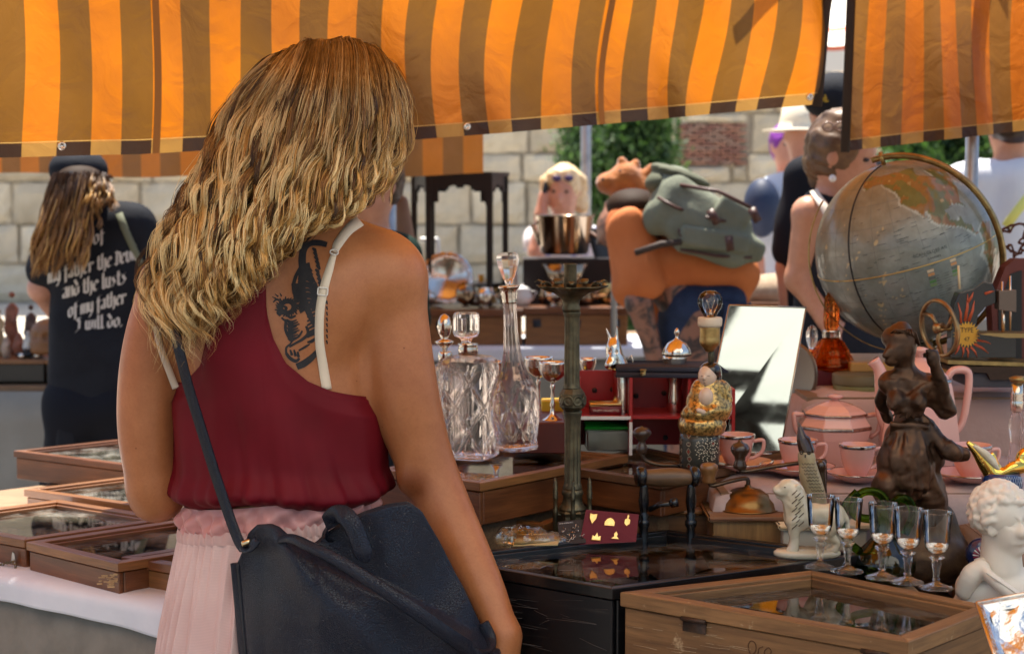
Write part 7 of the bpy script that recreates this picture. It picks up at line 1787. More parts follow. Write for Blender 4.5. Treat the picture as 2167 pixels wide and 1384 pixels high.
# ---- owl handled corkscrew
Y = 2.66; OW = thing('owl_corkscrew', 'carved cream owl handle with dark painted feathers', 'corkscrew', at(1732, 1060, Y)); P = lambda x, y, d=0: at(x, y, Y + d)
B = SDF(.0018, .008); B.ell(P(1706, 962), (.0125, .012, .014)).chain([P(1708, 975), P(1714, 1010), P(1726, 1045), P(1735, 1075)], [.013, .0165, .0155, .012]); B.build('owl_body', M('horn', (.46, .38, .22), .35, col2=(.36, .28, .15), nscale=40, coat=.3), OW)
B = SDF(.0018, .006); B.chain([P(1706, 955), P(1698, 930), P(1692, 902)], [.0115, .009, .0025]).cap(P(1712, 952), P(1710, 930), .008, .004).chain([P(1738, 990, .01), P(1742, 1050, .01)], [.006, .007]).ell(P(1737, 984, .01), .0085); B.build('dark_hood', dkw, OW)
g = G()
for k in range(11):
 for j in range(4): x = 1700 + k * 2.5 + j * 7 - (k % 2) * 3; y = 984 + k * 7; g.tube([P(x - 3, y - 4, -.0172), P(x, y, -.0182), P(x + 3, y - 4, -.0172)], .0006, 4)
for sx in (-1, 1): g.lathe([(.0012, -.001), (.0030, -.001), (.0030, .0006), (.0012, .0006)], P(1704 + sx * 8, 958, -.0130), 12, rotmat(pi / 2, 0, 0), close=True)
g.cap = None; g.tube([P(1704, 962, -.0135), P(1704, 968, -.0155)], .0012, 5); g.build('painted_feathers', M('feather_paint', (.035, .028, .02), .5), OW)
# ---- green glass
Y = 2.55; GG = thing('glass_vessel', 'green glass squat jug with looping handles behind the small stemmed glasses', 'jug', (at(1885, 500, Y).x, Y, ZR)); P = lambda x, y, d=0: at(x, y, Y + d)
lathe_px('body', 1882, Y, dens([(40, 1232), (58, 1222), (68, 1200), (68, 1185), (58, 1168), (40, 1152), (24, 1135), (20, 1110), (26, 1085), (30, 1070)], 3), thinglass('green_wall', (.40, .55, .20), 1.7), GG, n=44)
for pts in ([(1850, 1100), (1808, 1090), (1808, 1060), (1830, 1040), (1862, 1045), (1884, 1075)], [(1900, 1100), (1892, 1070), (1905, 1054), (1925, 1062), (1932, 1090), (1915, 1130)], [(1838, 1178), (1800, 1150), (1780, 1110), (1790, 1068), (1815, 1040)]):
 G().tube([Vector(q) for q in catmull([P(*q) for q in pts], 26)], .0065, 10).build('handle', green, GG)
st = at(1882, 1236, Y).z; o = G().box((0, 0, (st - ZR) / 2), (.09, .08, st - ZR), bev=.002).build('wooden_block', plank, None, smooth=False); o.location = (at(1882, 500, Y).x, Y, ZR); tag(o, 'plain block under the green glass jug', 'block')
# ---- five stemmed glasses on the back rail of the oak case
e0, e1 = KO[3], KO[2]; first = None
for i, (px, pyb, lab) in enumerate(((1735, 1204, 'first small stemmed glass, in front of the porcelain lion'), (1793, 1213, 'second small stemmed glass, in front of the lion\'s tail'), (1866, 1226, 'middle one of the five small stemmed glasses'), (1920, 1236, 'fourth small stemmed glass, in front of the green jug'), (1981, 1248, 'last small stemmed glass, nearest to the white bust'))):
 b = onz(px, pyb - 4, ZO + .0004)
 if first is None:
  T = first = thing('stemmed_glass', lab, 'glass', b, 'small stemmed glasses on the oak case'); h = .1065
  G().lathe([(.0004, 0), (.0235, 0), (.0238, .0012), (.016, .004), (.006, .0085), (.0042, .0105)], b, 40).build('foot', clear, T)
  G().lathe([(.0042, .0106), (.0062, .0125), (.0042, .0145), (.0048, .020), (.0068, .034), (.0072, .0365), (.0056, .038), (.0108, .0425), (.0108, .0445), (.006, .047), (.0045, .0485)], b, 10).build('faceted_stem', clear, T, smooth=False)
  G().lathe([(.0045, .0486), (.010, .0505), (.0155, .056), (.0175, .064), (.0192, .085), (.0208, h)], b, 40, cap=False).build('bowl', thin, T); G().tube([b + Vector((.0207 * cos(a), .0207 * sin(a), h)) for a in np.linspace(0, 2 * pi, 41)], .0005, 6, cap=False).build('rim', clear, T); G().lathe([(.001, .0535), (.008, .0545), (.0135, .0585), (.0155, .0605), (.0153, .058), (.010, .0512), (.001, .0495)], b, 30).build('thick_bowl_base', clear, T)
 else:
  T = copy_tree(first); T.location = b; T['label'] = lab; T.rotation_euler = (0, 0, i * .7); T.scale = (1, 1, 1 + (-.01, .0, .012, -.008, .006)[i])
# ---- white bust
Y = 2.36; BU = thing('bust', 'white bisque bust of a curly haired youth in a draped robe', 'bust', (at(2118, 500, Y).x, Y, ZR)); P = lambda x, y, d=0: at(x, y, Y + d)
wm = M('bisque', (.74, .68, .59), .6, col2=(.68, .61, .51), nscale=10, sss=.1)
B = SDF(.0022, .006); B.ell(P(2118, 1085, .004), (.034, .040, .037)).ell(P(2134, 1118, -.008), (.026, .030, .037)).ell(P(2150, 1160, -.014), (.013, .014, .011)).cap(P(2158, 1108, -.030), P(2164, 1128, -.038), .005, .0075, k=.007).ell(P(2160, 1145, -.028), (.009, .008, .005), k=.006)
for xx, dd in ((2145, -.036), (2172, -.030)): B.ell(P(xx, 1108, dd), (.008, .006, .0055), k=.006, op='s'); B.ell(P(xx, 1109, dd + .007), (.0065, .005, .0045), k=.003)
B.cap(P(2140, 1149, -.033), P(2160, 1150, -.034), .0018, .0018, k=.003).ell(P(2099, 1118, -.026), (.0075, .004, .012), k=.003).ell(P(2099, 1118, -.031), (.004, .003, .007), k=.002, op='s')
B.cap(P(2118, 1140, .002), P(2118, 1200, .004), .026, .030).ell(P(2120, 1245, .012), (.062, .045, .035)).ell(P(2062, 1245, .012), (.026, .034, .026)).ell((P(2120, 0).x, Y + .01, 1.42 - .60), (.055, .042, .05)).ell((P(2120, 0).x, Y + .01, ZR + .02), (.05, .04, .02))
B.build('head_and_neck', wm, BU)
B = SDF(.0019, .006); r2 = np.random.default_rng(4)
for k in range(210):
 a = r2.uniform(0, 2 * pi); ph = r2.uniform(-.35, 1.45); d = np.array([cos(ph) * cos(a), cos(ph) * sin(a), sin(ph)])
 if d[0] * .62 - d[1] * .75 > .38 and d[2] < .58: continue
 c = np.array(P(2113, 1085, .004)) + d * np.array([.0385, .044, .042]) * r2.uniform(.96, 1.03); tv = np.cross(d, r2.normal(size=3)); tv /= np.linalg.norm(tv); tw_ = np.cross(d, tv); L = r2.uniform(.005, .009)
 pts = [c + tv * L * cos(t) + tw_ * L * sin(t) * .8 + d * .0015 * sin(2 * t) for t in (0, .9, 1.8, 2.7)]; B.chain(pts, [.0034, .0040, .0036, .002], k=.0018)
B.ell(P(2112, 1083, .006), (.037, .043, .039)); B.build('curly_hair', wm, BU)
B = SDF(.002, .006)
for k in range(4): B.chain([P(2072 + k * 5, 1195 + k * 7, -.022), P(2105 + k * 5, 1228 + k * 5, -.045), P(2150 + k * 4, 1262 + k * 4, -.048)], [.006, .0065, .006])
B.chain([P(2072, 1192, -.012), P(2098, 1178, .02)], [.007, .006]).chain([P(2040, 1250, -.01), P(2058, 1215, -.018), P(2080, 1200, -.02)], [.012, .015, .009]); B.build('robe_folds', wm, BU)
g = G()
for k in range(26): g.ball(P(2088 + k * 2.8, 1212 + k * 1.9, -.052 - .0002 * k), .0016, 6, 4)
g.build('beaded_hem', wm, BU)
# ---- flower paperweight, gilded jug, table lamp, silver frame
Y = 2.50; PW = thing('paperweight', 'millefiori glass paperweight with starburst flower beside the bust', 'paperweight', at(2078, 1205, Y)); c = at(2080, 1172, Y); R_ = rotmat(pi / 2, 0, -.35)
G().lathe([(.001, -.012), (.018, -.010), (.025, -.002), (.025, .004), (.019, .011), (.001, .014)], c, 36, R_).build('glass_dome', M('cobalt_glass', (.012, .02, .08), .08, coat=.8), PW)
g = G(); g2 = G(); e1_ = Vector(R_ @ np.array([1, 0, 0])); e2_ = Vector(R_ @ np.array([0, 1, 0])); e3_ = Vector(R_ @ np.array([0, 0, 1])); e3_ = e3_ if e3_.y < 0 else -e3_
for k in range(22):
 a = k * 2 * pi / 22; u = e1_ * cos(a) + e2_ * sin(a); f_ = lambda r: c + u * r + e3_ * (.0148 - (r / .026) ** 2 * .0125); (g if k % 2 else g2).ribbon([f_(.004), f_(.011), f_(.017), f_(.022)], [.0008, .0022, .0022, .0008], .0006, [e3_])
g.build('white_petals', M('white_cane', (.75, .72, .70), .3), PW); g2.build('crimson_petals', M('crimson_cane', (.30, .02, .06), .3), PW); G().ball(c + e3_ * .0150, (.003, .003, .003), 8, 6).build('yellow_centre', yl, PW)
Y = 2.56; GJ = thing('gilded_jug', 'blue and gold porcelain jug with a long gilded spout', 'jug', at(2125, 1036, Y)); P = lambda x, y, d=0: at(x, y, Y + d); gg = M('polished_gold', (.85, .56, .12), .10, 1); cob = M('cobalt_glaze', (.010, .035, .13), .15, coat=.7)
B = SDF(.0017, .007); B.chain([P(2050, 938), P(2068, 955), P(2086, 980), P(2104, 1005)], [.004, .0085, .0125, .014]).chain([P(2104, 1005), P(2125, 1000, -.01), P(2142, 990, -.01), P(2165, 985)], [.013, .008, .009, .012]).chain([P(2100, 962), P(2112, 988), P(2128, 1004), P(2146, 1002), P(2158, 985), P(2165, 965), P(2180, 958)], [.004, .0045, .005, .0055, .008, .010, .011], k=.004)
B.build('gilded_spout', gg, GJ); B = SDF(.0016, .004); B.chain([P(2062, 944, -.009), P(2082, 958, -.012), P(2100, 976, -.012), P(2112, 992, -.012)], [.0025, .006, .006, .003]); B.build('cream_inlay', cream, GJ)
lathe_px('body', 2132, Y, dens([(34, 1040), (42, 1036), (44, 1025), (42, 1010), (36, 1000)], 2), cob, GJ); g = G(); bx = P(2132, 1020)
for k in range(26):
 for sg in (1, -1): a0_ = pi + k * pi / 25; g.tube([Vector((bx.x + cos(a0_ + sg * t * .25) * (.0318 - .0028 * t), Y + sin(a0_ + sg * t * .25) * (.0318 - .0028 * t), bx.z - .011 + .024 * t)) for t in (0, .5, 1)], .00035, 3)
g.build('fine_lattice', M('lattice_line', (.35, .42, .55), .4), GJ)
Y = 2.9; TL = thing('glass_lamp', 'chromed and cut glass lamp stem at the right edge under a brass cap', 'lamp', at(2158, 990, Y))
lathe_px('cut_glass_stem', 2160, Y, dens([(14, 1000), (16, 985), (14, 960), (11, 930), (15, 905), (13, 885), (9, 872)], 3), cut, TL, n=32, mod=lambda a, r, z: r - .0008 * cos(a * 8)); lathe_px('chrome_socket', 2160, Y, [(8, 872), (13, 868), (14, 850), (12, 846), (14, 842), (12, 838), (14, 834), (12, 830), (12, 812)], silv, TL); lathe_px('brass_cap', 2162, Y, [(10, 812), (16, 808), (20, 800), (12, 796), (1, 795)], brassm, TL)
SF = thing('picture_frame', 'dented silver picture frame leaning at the lower right corner', 'frame', at(2150, 1384, 1.95)); q = [at(2066, 1276, 1.98), at(2262, 1240, 1.98), at(2330, 1480, 1.86), at(2148, 1520, 1.86)]
n_ = (q[1] - q[0]).cross(q[3] - q[0]).normalized(); n_ = n_ if n_.y < 0 else -n_; ctr = sum(q, Vector()) / 4
hs = M('hammered_silver', (.80, .80, .78), .14, 1, bmp=1.0, bscale=120, bdist=.002, nscale=50, col2=(.6, .6, .6))
for i in range(4):
 a, b = q[i], q[(i + 1) % 4]; ia, ib = a.lerp(ctr, .22), b.lerp(ctr, .22); ma, mb = a.lerp(ctr, .10) + n_ * .006, b.lerp(ctr, .10) + n_ * .006
 mesh('frame_side', [a, b, mb, ma, ib + n_ * .002, ia + n_ * .002, a - n_ * .008, b - n_ * .008], [(0, 1, 2, 3), (3, 2, 4, 5), (6, 7, 1, 0)], hs, SF, False); G().tube([a + n_ * .001, b + n_ * .001], .0022, 8).build('rim', silv, SF)
I4 = [a.lerp(ctr, .20) for a in q]; v, f = grid_sheet(lambda u, w: I4[0].lerp(I4[1], u).lerp(I4[3].lerp(I4[2], u), w) + n_ * .0022 * (sin(u * 17 + 3 * sin(w * 7)) + sin(w * 13 + u * 5)), 40, 30); mesh('crumpled_foil', v, f, hs, SF)
mesh('frame_back', [tuple(a - n_ * .008) for a in q], [(3, 2, 1, 0)], walnut, SF, False)
st_ = at(2200, 1500, 1.90); o = G().box((st_.x + .02, 1.93, (st_.z + 0) / 2), (.14, .06, st_.z - .004)).build('wooden_stand', plank, None, smooth=False, origin=Vector((st_.x, 1.93, 0))); tag(o, 'upright box under the silver frame', 'box')
# ================================================================ people and stalls further back
def human(label, J, S=1.0, skinm=skin, top=None, bottom=None, hair=None, face=(0, -1, 0), h=.012, hands=(), shoes=True):
 """J: head, neck, shL, shR, elL, elR, wrL, wrR, hipL, hipR, knL, knR, anL, anR"""
 bare = top and not top[1]; J = {k: Vector(v) for k, v in J.items()}; foot = (J['anL'] + J['anR']) / 2
 T = thing('person', label, 'person', (foot.x, foot.y, 0)); f = Vector(face).normalized()
 neck = J['neck']; pel = (J['hipL'] + J['hipR']) / 2
 def torso(B, e, k=.03):
  cw = (J['shR'] - J['shL'])
  for a, b in (('shL', 'hipL'), ('shR', 'hipR')):
   B.cap(J[a].lerp(J['shR' if a == 'shL' else 'shL'], .34 if bare else .18), J[b], .060 * S + e, .070 * S + e, k)
  B.cap(neck.lerp(pel, .12), pel, .075 * S + e, .080 * S + e, k); (e and bare) or B.cap(J['shL'], J['shR'], .045 * S + e, .045 * S + e, k)
 def arm(B, s, e, frac=2.0):
  a, b, c = J['sh' + s], J['el' + s], J['wr' + s]
  if frac <= 1: B.cap(a, a.lerp(b, frac), .045 * S + e, .041 * S + e * 1.6, .02)
  else: B.cap(a, b, .044 * S + e, .035 * S + e, .02); B.cap(b, b.lerp(c, min(frac - 1, 1)), .038 * S + e, .025 * S + e, .02)
 def leg(B, s, e, frac=2.0):
  a, b, c = J['hip' + s], J['kn' + s], J['an' + s]
  B.cap(a, b, .078 * S + e, .052 * S + e, .03);
  if frac > 1: B.cap(b, b.lerp(c, frac - 1), .056 * S + e, .040 * S + e * 1.8, .03)
 B = SDF(h, .05); torso(B, 0)
 for s in 'LR':
  arm(B, s, 0); leg(B, s, 0)
  d = (J['wr' + s] - J['el' + s]).normalized()
  if s in hands: hand(B, J['wr' + s], d, (0.2, .3, -1), (0, 1, .2), .95 * S, .7)
  else: B.cap(J['wr' + s], J['wr' + s] + d * .09 * S, .030 * S, .022 * S, .02)
  B.cap(J['an' + s], J['an' + s] + Vector((f.x, f.y, 0)) * .13 + Vector((0, 0, -.04)), .04 * S, .03 * S, .03)
 hd = J['head']; B.cap(neck, hd, .050 * S, .05 * S, .03); up = (hd - neck).normalized(); sd = f.cross(up).normalized(); R = np.array(Matrix((sd, f, sd.cross(f))).transposed())
 B.ell(hd, np.array([.072, .092, .105]) * S, R, .02); B.ell(hd + f * .03 * S - up * .06 * S, np.array([.050, .055, .05]) * S, R, .03)
 B.ell(hd + f * .098 * S - up * .02 * S, np.array([.012, .018, .022]) * S, R, .012)
 for q in (-1, 1): B.ell(hd + f * .092 * S + sd * q * .030 * S + up * .012, .014 * S, None, .012, 's'); B.ell(hd + sd * q * .074 * S, np.array([.010, .020, .030]) * S, R, .008)
 B.cap(hd + f * .088 * S - up * .060 * S - sd * .02, hd + f * .088 * S - up * .060 * S + sd * .02, .007, .007, .006)
 B.build('body', skinm, T)
 g = G()
 for q in (-1, 1): g.ball(hd + f * .080 * S + sd * q * .030 * S + up * .010, (.010 * S, .010 * S, .006 * S), 10, 7)
 g.build('eyes', M('eye_dark', (.03, .022, .02), .2), T)
 if top:
  B = SDF(h, .04); torso(B, .014)
  for s in 'LR':
   if top[1]: arm(B, s, .014, top[1])
  lo = pel - (neck - pel).normalized() * .02; B.build('top', top[0], T, fn=lambda P, D: np.maximum(D, np.linalg.norm(P - np.array(hd), axis=-1) * -1 + .125 * S) + .7 * (cloth_folds(P, D) - D))
 if bottom:
  B = SDF(h, .04); B.cap(J['hipL'], J['hipR'], .10 * S, .10 * S)
  if bottom[1] == 'skirt': B.cap(pel, (J['knL'] + J['knR']) / 2, .13, .19, .05)
  else:
   for s in 'LR': leg(B, s, .014, bottom[1])
  B.build('skirt' if bottom[1] == 'skirt' else 'trousers', bottom[0], T, fn=cloth_folds)
 if shoes:
  for s in 'LR': B = SDF(.012, .02); B.cap(J['an' + s] + Vector((0, 0, -.035)) - Vector((f.x, f.y, 0)) * .03, J['an' + s] + Vector((f.x, f.y, 0)) * .15 + Vector((0, 0, -.05)), .045, .036); B.build('shoe', M('dark_shoe', (.03, .025, .022), .5), T)
 if hair:
  B = SDF(h * .8, .03); B.ell(hd - f * .018 * S + up * .018 * S, np.array([.086, .098, .108]) * S, R)
  B.ell(hd + f * .098 * S - up * .035 * S, np.array([.072, .072, .10]) * S, R, .015, 's')
  for a, b, ra, rb in (hair[1] if len(hair) > 1 else ()): B.cap(a, b, ra, rb, .03)
  B.build('hair', hair[0], T, fn=lambda P, D: D + .004 * np.sin(vnoise(P, 70, 7) * 6))
 return T
def JJ(Y, hx, hy, sw, hipy, S=1, lean=0, **kw):
 """upright figure: head pixel, shoulder half width px"""
 s = FPX / Y; P = lambda x, y, d=0: at(x, y, Y + d)
 hd = P(hx, hy); nk = hd + Vector((0, 0, -.14 * S)); sx = sw / s
 d = dict(head=hd, neck=nk, shL=nk + Vector((-sx, 0, -.07)), shR=nk + Vector((sx, 0, -.07)), hipL=Vector((nk.x - .09, Y, nk.z - .58)), hipR=Vector((nk.x + .09, Y, nk.z - .58)))
 zh = d['hipL'].z
 for a, q in (('L', -1), ('R', 1)):
  d['kn' + a] = Vector((nk.x + q * .09, Y, zh * .54)); d['an' + a] = Vector((nk.x + q * .09, Y + .02, .09)); d['el' + a] = d['sh' + a] + Vector((q * .04, .02, -.28)); d['wr' + a] = d['el' + a] + Vector((0, -.06, -.24))
 d.update(kw); return d
black_c = M('black_cotton', (.012, .013, .017), .85, col2=(.018, .02, .026), nscale=8, bmp=.3, bscale=20, bdist=.01, spec=.2); navy_c = M('black_trousers', (.010, .011, .016), .85, spec=.2)
pale = skinmat('pale_skin', (.66, .36, .26), (.58, .29, .20))[0]; midskin = skinmat('warm_skin', (.60, .31, .20), (.50, .24, .14))[0]
# long haired visitor with the printed shirt
Y = 4.8; P = lambda x, y, d=0: at(x, y, Y + d)
J = JJ(Y, 168, 395, 90, 0); J.update(head=P(170, 392, .04), neck=P(190, 455, .0), shL=P(134, 494), shR=P(284, 480), elL=P(88, 610, .02), wrL=P(140, 690, .22), elR=P(330, 640, .05), wrR=P(300, 760, .2), hipL=P(168, 860), hipR=P(258, 860))
hm = hair_mats[1]
V1 = human('visitor in a black t-shirt with white gothic lettering and long brown hair', J, 1.0, pale, (black_c, .62), (navy_c, 2.0), None, (.55, .8, -.3), .010)
g = SDF(.008, .02).ell(P(166, 358, .03), (.080, .10, .058)).cap(P(150, 368), P(185, 368, .02), .05, .05); g.build('cap', black_c, V1)
g = SDF(.006, .01).ell(P(150, 385, -.09), (.035, .02, .03)).cap(P(140, 390, -.09), P(128, 425, -.095), .014, .008).cap(P(158, 390, -.09), P(170, 420, -.095), .014, .008); g.build('cap_bow', black_c, V1)
G().tube([P(214, 376, -.01), P(232, 378, .05)], .012, 8).build('sunglasses', M('dark_plastic', (.01, .01, .012), .2), V1)
curves = []; radii = []; pick = []
for L in range(64):
 u = L / 63.; x0 = 118 + 100 * u; x1 = 62 + 150 * u + (30 * max(0, u - .75) * 4 if u > .75 else 0); yend = r_.uniform(545, 600) - 30 * u - (90 if u > .8 else 0); p0 = r_.uniform(0, 6.28); a0 = r_.uniform(3, 8)
 for s in range(13):
  o_ = r_.normal(size=2) * 3.0; t_ = np.linspace(0, 1, 18); xx = x0 + (x1 - x0) * t_ ** .8 + a0 * np.sin(t_ * 12 + p0) * t_ + o_[0]; yy = 368 + (yend - 368) * t_ + o_[1]; dd = -.10 - .055 * np.sin(np.clip(t_ * 1.5, 0, 1.57)) + .012 * r_.normal() + .01 * np.cos(t_ * 12 + p0)
  curves.append(np.array([P(a, b, c) for a, b, c in zip(xx, yy, dd)])); radii.append(r_.uniform(.0012, .0024)); pick.append(int(r_.choice([0, 1, 1, 1, 1, 2])))
strands_mesh('long_hair', curves, radii, hair_mats, pick, V1)
SDF(.010, .03).chain([P(160, 395, -.05), P(132, 460, -.06), P(120, 540, -.05)], [.06, .055, .035]).chain([P(190, 395, -.04), P(188, 440, -.05), P(165, 510, -.05)], [.05, .045, .03]).build('hair_mass', MATS['hair_shade'], V1)
# broad nib lettering laid on the shirt
GLY = {'e': [[(.1, .25), (.1, .8), (.35, 1), (.6, .85)], [(.1, .25), (.4, 0), (.6, .25), (.12, .55)]], 'n': [[(.1, 0), (.1, 1)], [(.1, .15), (.5, .0), (.55, 1)]], 'd': [[(.55, .2), (.55, .85), (.3, 1), (.08, .8), (.08, .3), (.45, .05), (.1, -.5)]], 'o': [[(.1, .2), (.1, .8), (.35, 1), (.6, .8), (.6, .2), (.35, 0), (.1, .2)]],
       'f': [[(.25, 1.35), (.25, -.3), (.6, -.5)], [(.0, .1), (.55, .1)]], 'm': [[(.08, 0), (.08, 1)], [(.08, .1), (.42, 0), (.45, 1)], [(.45, .1), (.82, 0), (.85, 1)]], 'y': [[(.1, 0), (.1, .8), (.5, .95)], [(.55, 0), (.55, 1.0), (.2, 1.5)]], 'a': [[(.1, .1), (.5, 0), (.55, 1)], [(.55, .5), (.12, .6), (.15, .95), (.5, .9)]],
       't': [[(.2, -.35), (.2, .85), (.5, 1)], [(0, .05), (.5, .05)]], 'h': [[(.1, -.5), (.1, 1)], [(.1, .15), (.5, 0), (.55, .8), (.4, 1.3)]], 'r': [[(.12, 0), (.12, 1)], [(.12, .15), (.5, .05), (.55, .25)]], 'D': [[(.1, -.3), (.65, -.1), (.7, .7), (.3, 1), (.0, .8)], [(.25, -.25), (.25, .8)], [(0, -.35), (.3, -.45)]],
       'v': [[(.1, -.1), (.12, .8), (.38, 1), (.6, .7), (.55, 0)]], 'i': [[(.15, 0), (.15, .95)]], 'l': [[(.15, -.5), (.15, .9), (.35, 1)]], 'u': [[(.1, 0), (.1, .85), (.5, .95)], [(.55, 0), (.55, 1)]], 's': [[(.55, .0), (.15, .15), (.5, .6), (.1, 1)]], 'I': [[(.6, -.4), (.15, -.3), (.45, 0), (.4, .8), (.0, 1.2)]], 'w': [[(.1, 0), (.1, .85), (.42, .95)], [(.45, 0), (.45, .95), (.8, .85), (.82, 0)]], '.': [[(.1, .9), (.15, 1)]]}
WID = {'m': 1.0, 'w': 1.0, 'i': .36, 'l': .42, '.': .3, 't': .58, 'f': .6, ' ': .4}
shirt = [c for c in V1.children if c.name.startswith('top')][0]; bpy.context.view_layer.update()
dg = bpy.context.evaluated_depsgraph_get(); from mathutils.bvhtree import BVHTree
bv_ = BVHTree.FromObject(shirt, dg); so = shirt.matrix_world.translation.copy()
def on_shirt(px, py):
 a = Vector((0, 0, CAM_Z)) - so; d = (at(px, py, 5) - Vector((0, 0, CAM_Z))).normalized(); h_ = bv_.ray_cast(a, d); return (h_[0] + so - d * .003) if h_[0] else None
ink_w = M('white_print_shirt', (.62, .57, .50), .8)
for s_, x, y, sx, sy, sl in (('end of', 150, 532, 18, 24, -.30), ('my father the Devil', 102, 600, 15.5, 26, -.27), ('and the lusts', 132, 632, 16.5, 27, -.24), ('of my father', 144, 672, 15.5, 25, -.25), ('I will do.', 160, 700, 18, 23, -.10)):
 g = G(); x0 = x; ok = 0
 for ch in s_:
  for st in GLY.get(ch, ()):
   pl_ = [(x + a * sx, y + (x + a * sx - x0) * sl + (b - 1) * sy * .82) for a, b in st]
   for i in range(len(pl_) - 1):
    nib = (2.3, -2.0); Q = [(pl_[i][0] - nib[0], pl_[i][1] - nib[1]), (pl_[i][0] + nib[0], pl_[i][1] + nib[1]), (pl_[i + 1][0] + nib[0], pl_[i + 1][1] + nib[1]), (pl_[i + 1][0] - nib[0], pl_[i + 1][1] - nib[1])]
    Q3 = [on_shirt(*q) for q in Q]
    if all(Q3): g.add([tuple(q) for q in Q3], [(0, 1, 2, 3)]); ok += 1
  x += WID.get(ch, .74) * sx
 if ok: g.build('printed_line', ink_w, V1, smooth=False)
G().ribbon([q for q in (on_shirt(*w) for w in ((252, 452), (262, 480), (280, 520), (298, 560), (312, 600))) if q], .020, .004, [Vector((0, -1, .2))]).build('bag_strap', M('olive_webbing', (.16, .17, .11), .8), V1)
SDF(.010, .02).box(P(146, 935, -.06), (.03, .04, .06), None, .015).build('hip_pouch', black_c, V1)
# person in dark green with the face half hidden
J = JJ(5.2, 790, 392, 62, 0); human('person in a very dark green shirt half hidden behind the blonde hair', J, .95, midskin, (M('bottle_green', (.006, .022, .014), .8, spec=.2), .7), (navy_c, 2), (hair_mats[0],), (-.5, -.8, -.1))
bb = thing('hanging_bag', 'tan leather bag hanging from the steel post beside the blonde hair', 'bag', at(850, 560, 5.7)); SDF(.010, .03).cap(at(846, 430, 5.7), at(850, 560, 5.7), .03, .06).ell(at(853, 570, 5.7), (.065, .05, .09)).build('bag_body', M('tan_leather', (.26, .13, .06), .55, col2=(.20, .09, .04), nscale=9), bb); G().tube([at(838, 380, 5.68), at(845, 430, 5.7)], .006, 6).build('bag_handle', MATS['tan_leather'], bb)
# woman on the phone
Y = 7.8; P = lambda x, y, d=0: at(x, y, Y + d); whp = M('white_blue_print', (.74, .72, .74), .8, col2=(.28, .30, .55), nscale=26, lo=.55, hi=.62)
J = JJ(Y, 1192, 408, 56, 0); J.update(elL=P(1136, 535, -.1), wrL=P(1145, 455, -.08), head=P(1192, 405, -.02))
blond = M('bleached_hair', (.72, .50, .24), .5, col2=(.85, .68, .42), nscale=30)
V3_ = human('blonde woman with sunglasses on her head holding a phone to her ear', J, 1.0, pale, (whp, .4), (M('beige_skirt', (.4, .34, .27), .8), 'skirt'), (blond, [(P(1158, 385, .0), P(1158, 425, .0), .035, .03), (P(1226, 385), P(1232, 440), .035, .028), (P(1170, 372, -.07), P(1205, 370, -.07), .028, .028)]), (-.22, -1, -.15), .010)
g = G(); [g.ball(P(1178 + k * 26, 378, -.12), (.022, .010, .015), 10, 6) for k in (0, 1)]; g.build('sunglasses', M('violet_lens', (.06, .04, .12), .15), V3_)
G().box(P(1150, 412, -.06), (.02, .05, .11), rotmat(.2, .2, 0), .004).build('phone', M('phone_black', (.01, .01, .012), .2), V3_)
# bending man in orange with rucksack
Y = 5.2; P = lambda x, y, d=0: at(x, y, Y + d)
orange = M('rust_orange_cotton', (.62, .185, .05), .85, col2=(.50, .14, .038), nscale=6, bmp=.5, bscale=12, bdist=.012); denim = M('dark_denim', (.018, .035, .085), .8, col2=(.012, .024, .06), nscale=30)
m, t, p = newmat('tattooed_skin'); v = coords(t); n = noise(t, v, 15, 5, .6, 1.5); r = ramp(t, [(.44, (.055, .04, .036)), (.54, (.30, .14, .09))]); t.links.new(n, r.inputs[0]); t.links.new(r.outputs[0], p.inputs['Base Color']); p.inputs['Roughness'].default_value = .5; tsk = m
J = dict(head=P(1322, 470, .30), neck=P(1345, 455, .16), shL=P(1338, 500, -.06), shR=P(1350, 470, .30), elL=P(1352, 640, -.10), wrL=P(1384, 748, -.08), elR=P(1430, 640, .30), wrR=P(1455, 700, .2), hipL=P(1465, 668, -.03), hipR=P(1522, 668, .06), knL=P(1452, 860, -.04), knR=P(1535, 860, .08), anL=P(1480, 1160, -.05), anR=P(1510, 1160, .12))
J['anL'].z = J['anR'].z = .09; J['knL'].z = J['knR'].z = .52
V4 = human('man bending over in rust orange shirt and dark jeans, tattooed arm hanging down', J, 1.08, tsk, None, None, None, (-.75, .2, -.6), .011, 'L')
B = SDF(.010, .03); B.chain([P(1345, 478, .1), P(1420, 520, .06), P(1495, 560, .02)], [.085, .105, .092]).cap(J['shL'], J['shL'].lerp(J['elL'], .72), .066, .068, .03).cap(J['shR'], J['shR'].lerp(J['elR'], .7), .06, .06, .03)
B.cap(P(1440, 555), P(1555, 575), .080, .080).chain([P(1400, 560), P(1420, 620), P(1412, 690, -.02)], [.085, .06, .02]).cap(P(1540, 590), P(1580, 640, -.02), .05, .015)
B.build('orange_shirt', orange, V4, fn=lambda P_, D: cloth_folds(P_, D, 2.6))
SDF(.010, .03).ell(P(1340, 436, .12), (.085, .10, .055)).build('hair', MATS['hair_shade'], V4)
B = SDF(.010, .04); B.box(P(1492, 655, .02), (.125, .12, .085), None, .06).chain([P(1455, 670, -.02), P(1450, 860, -.02), (P(1462, 860).x, Y, .14)], [.090, .070, .055], k=.03).chain([P(1532, 670, .05), P(1535, 860, .05), (P(1530, 860).x, Y + .08, .14)], [.088, .070, .055], k=.03); B.build('jeans', denim, V4, fn=cloth_folds)
G().box(P(1550, 668, -.11), (.075, .02, .08), rotmat(0, .06, .2), .006).build('back_pocket', denim, V4)
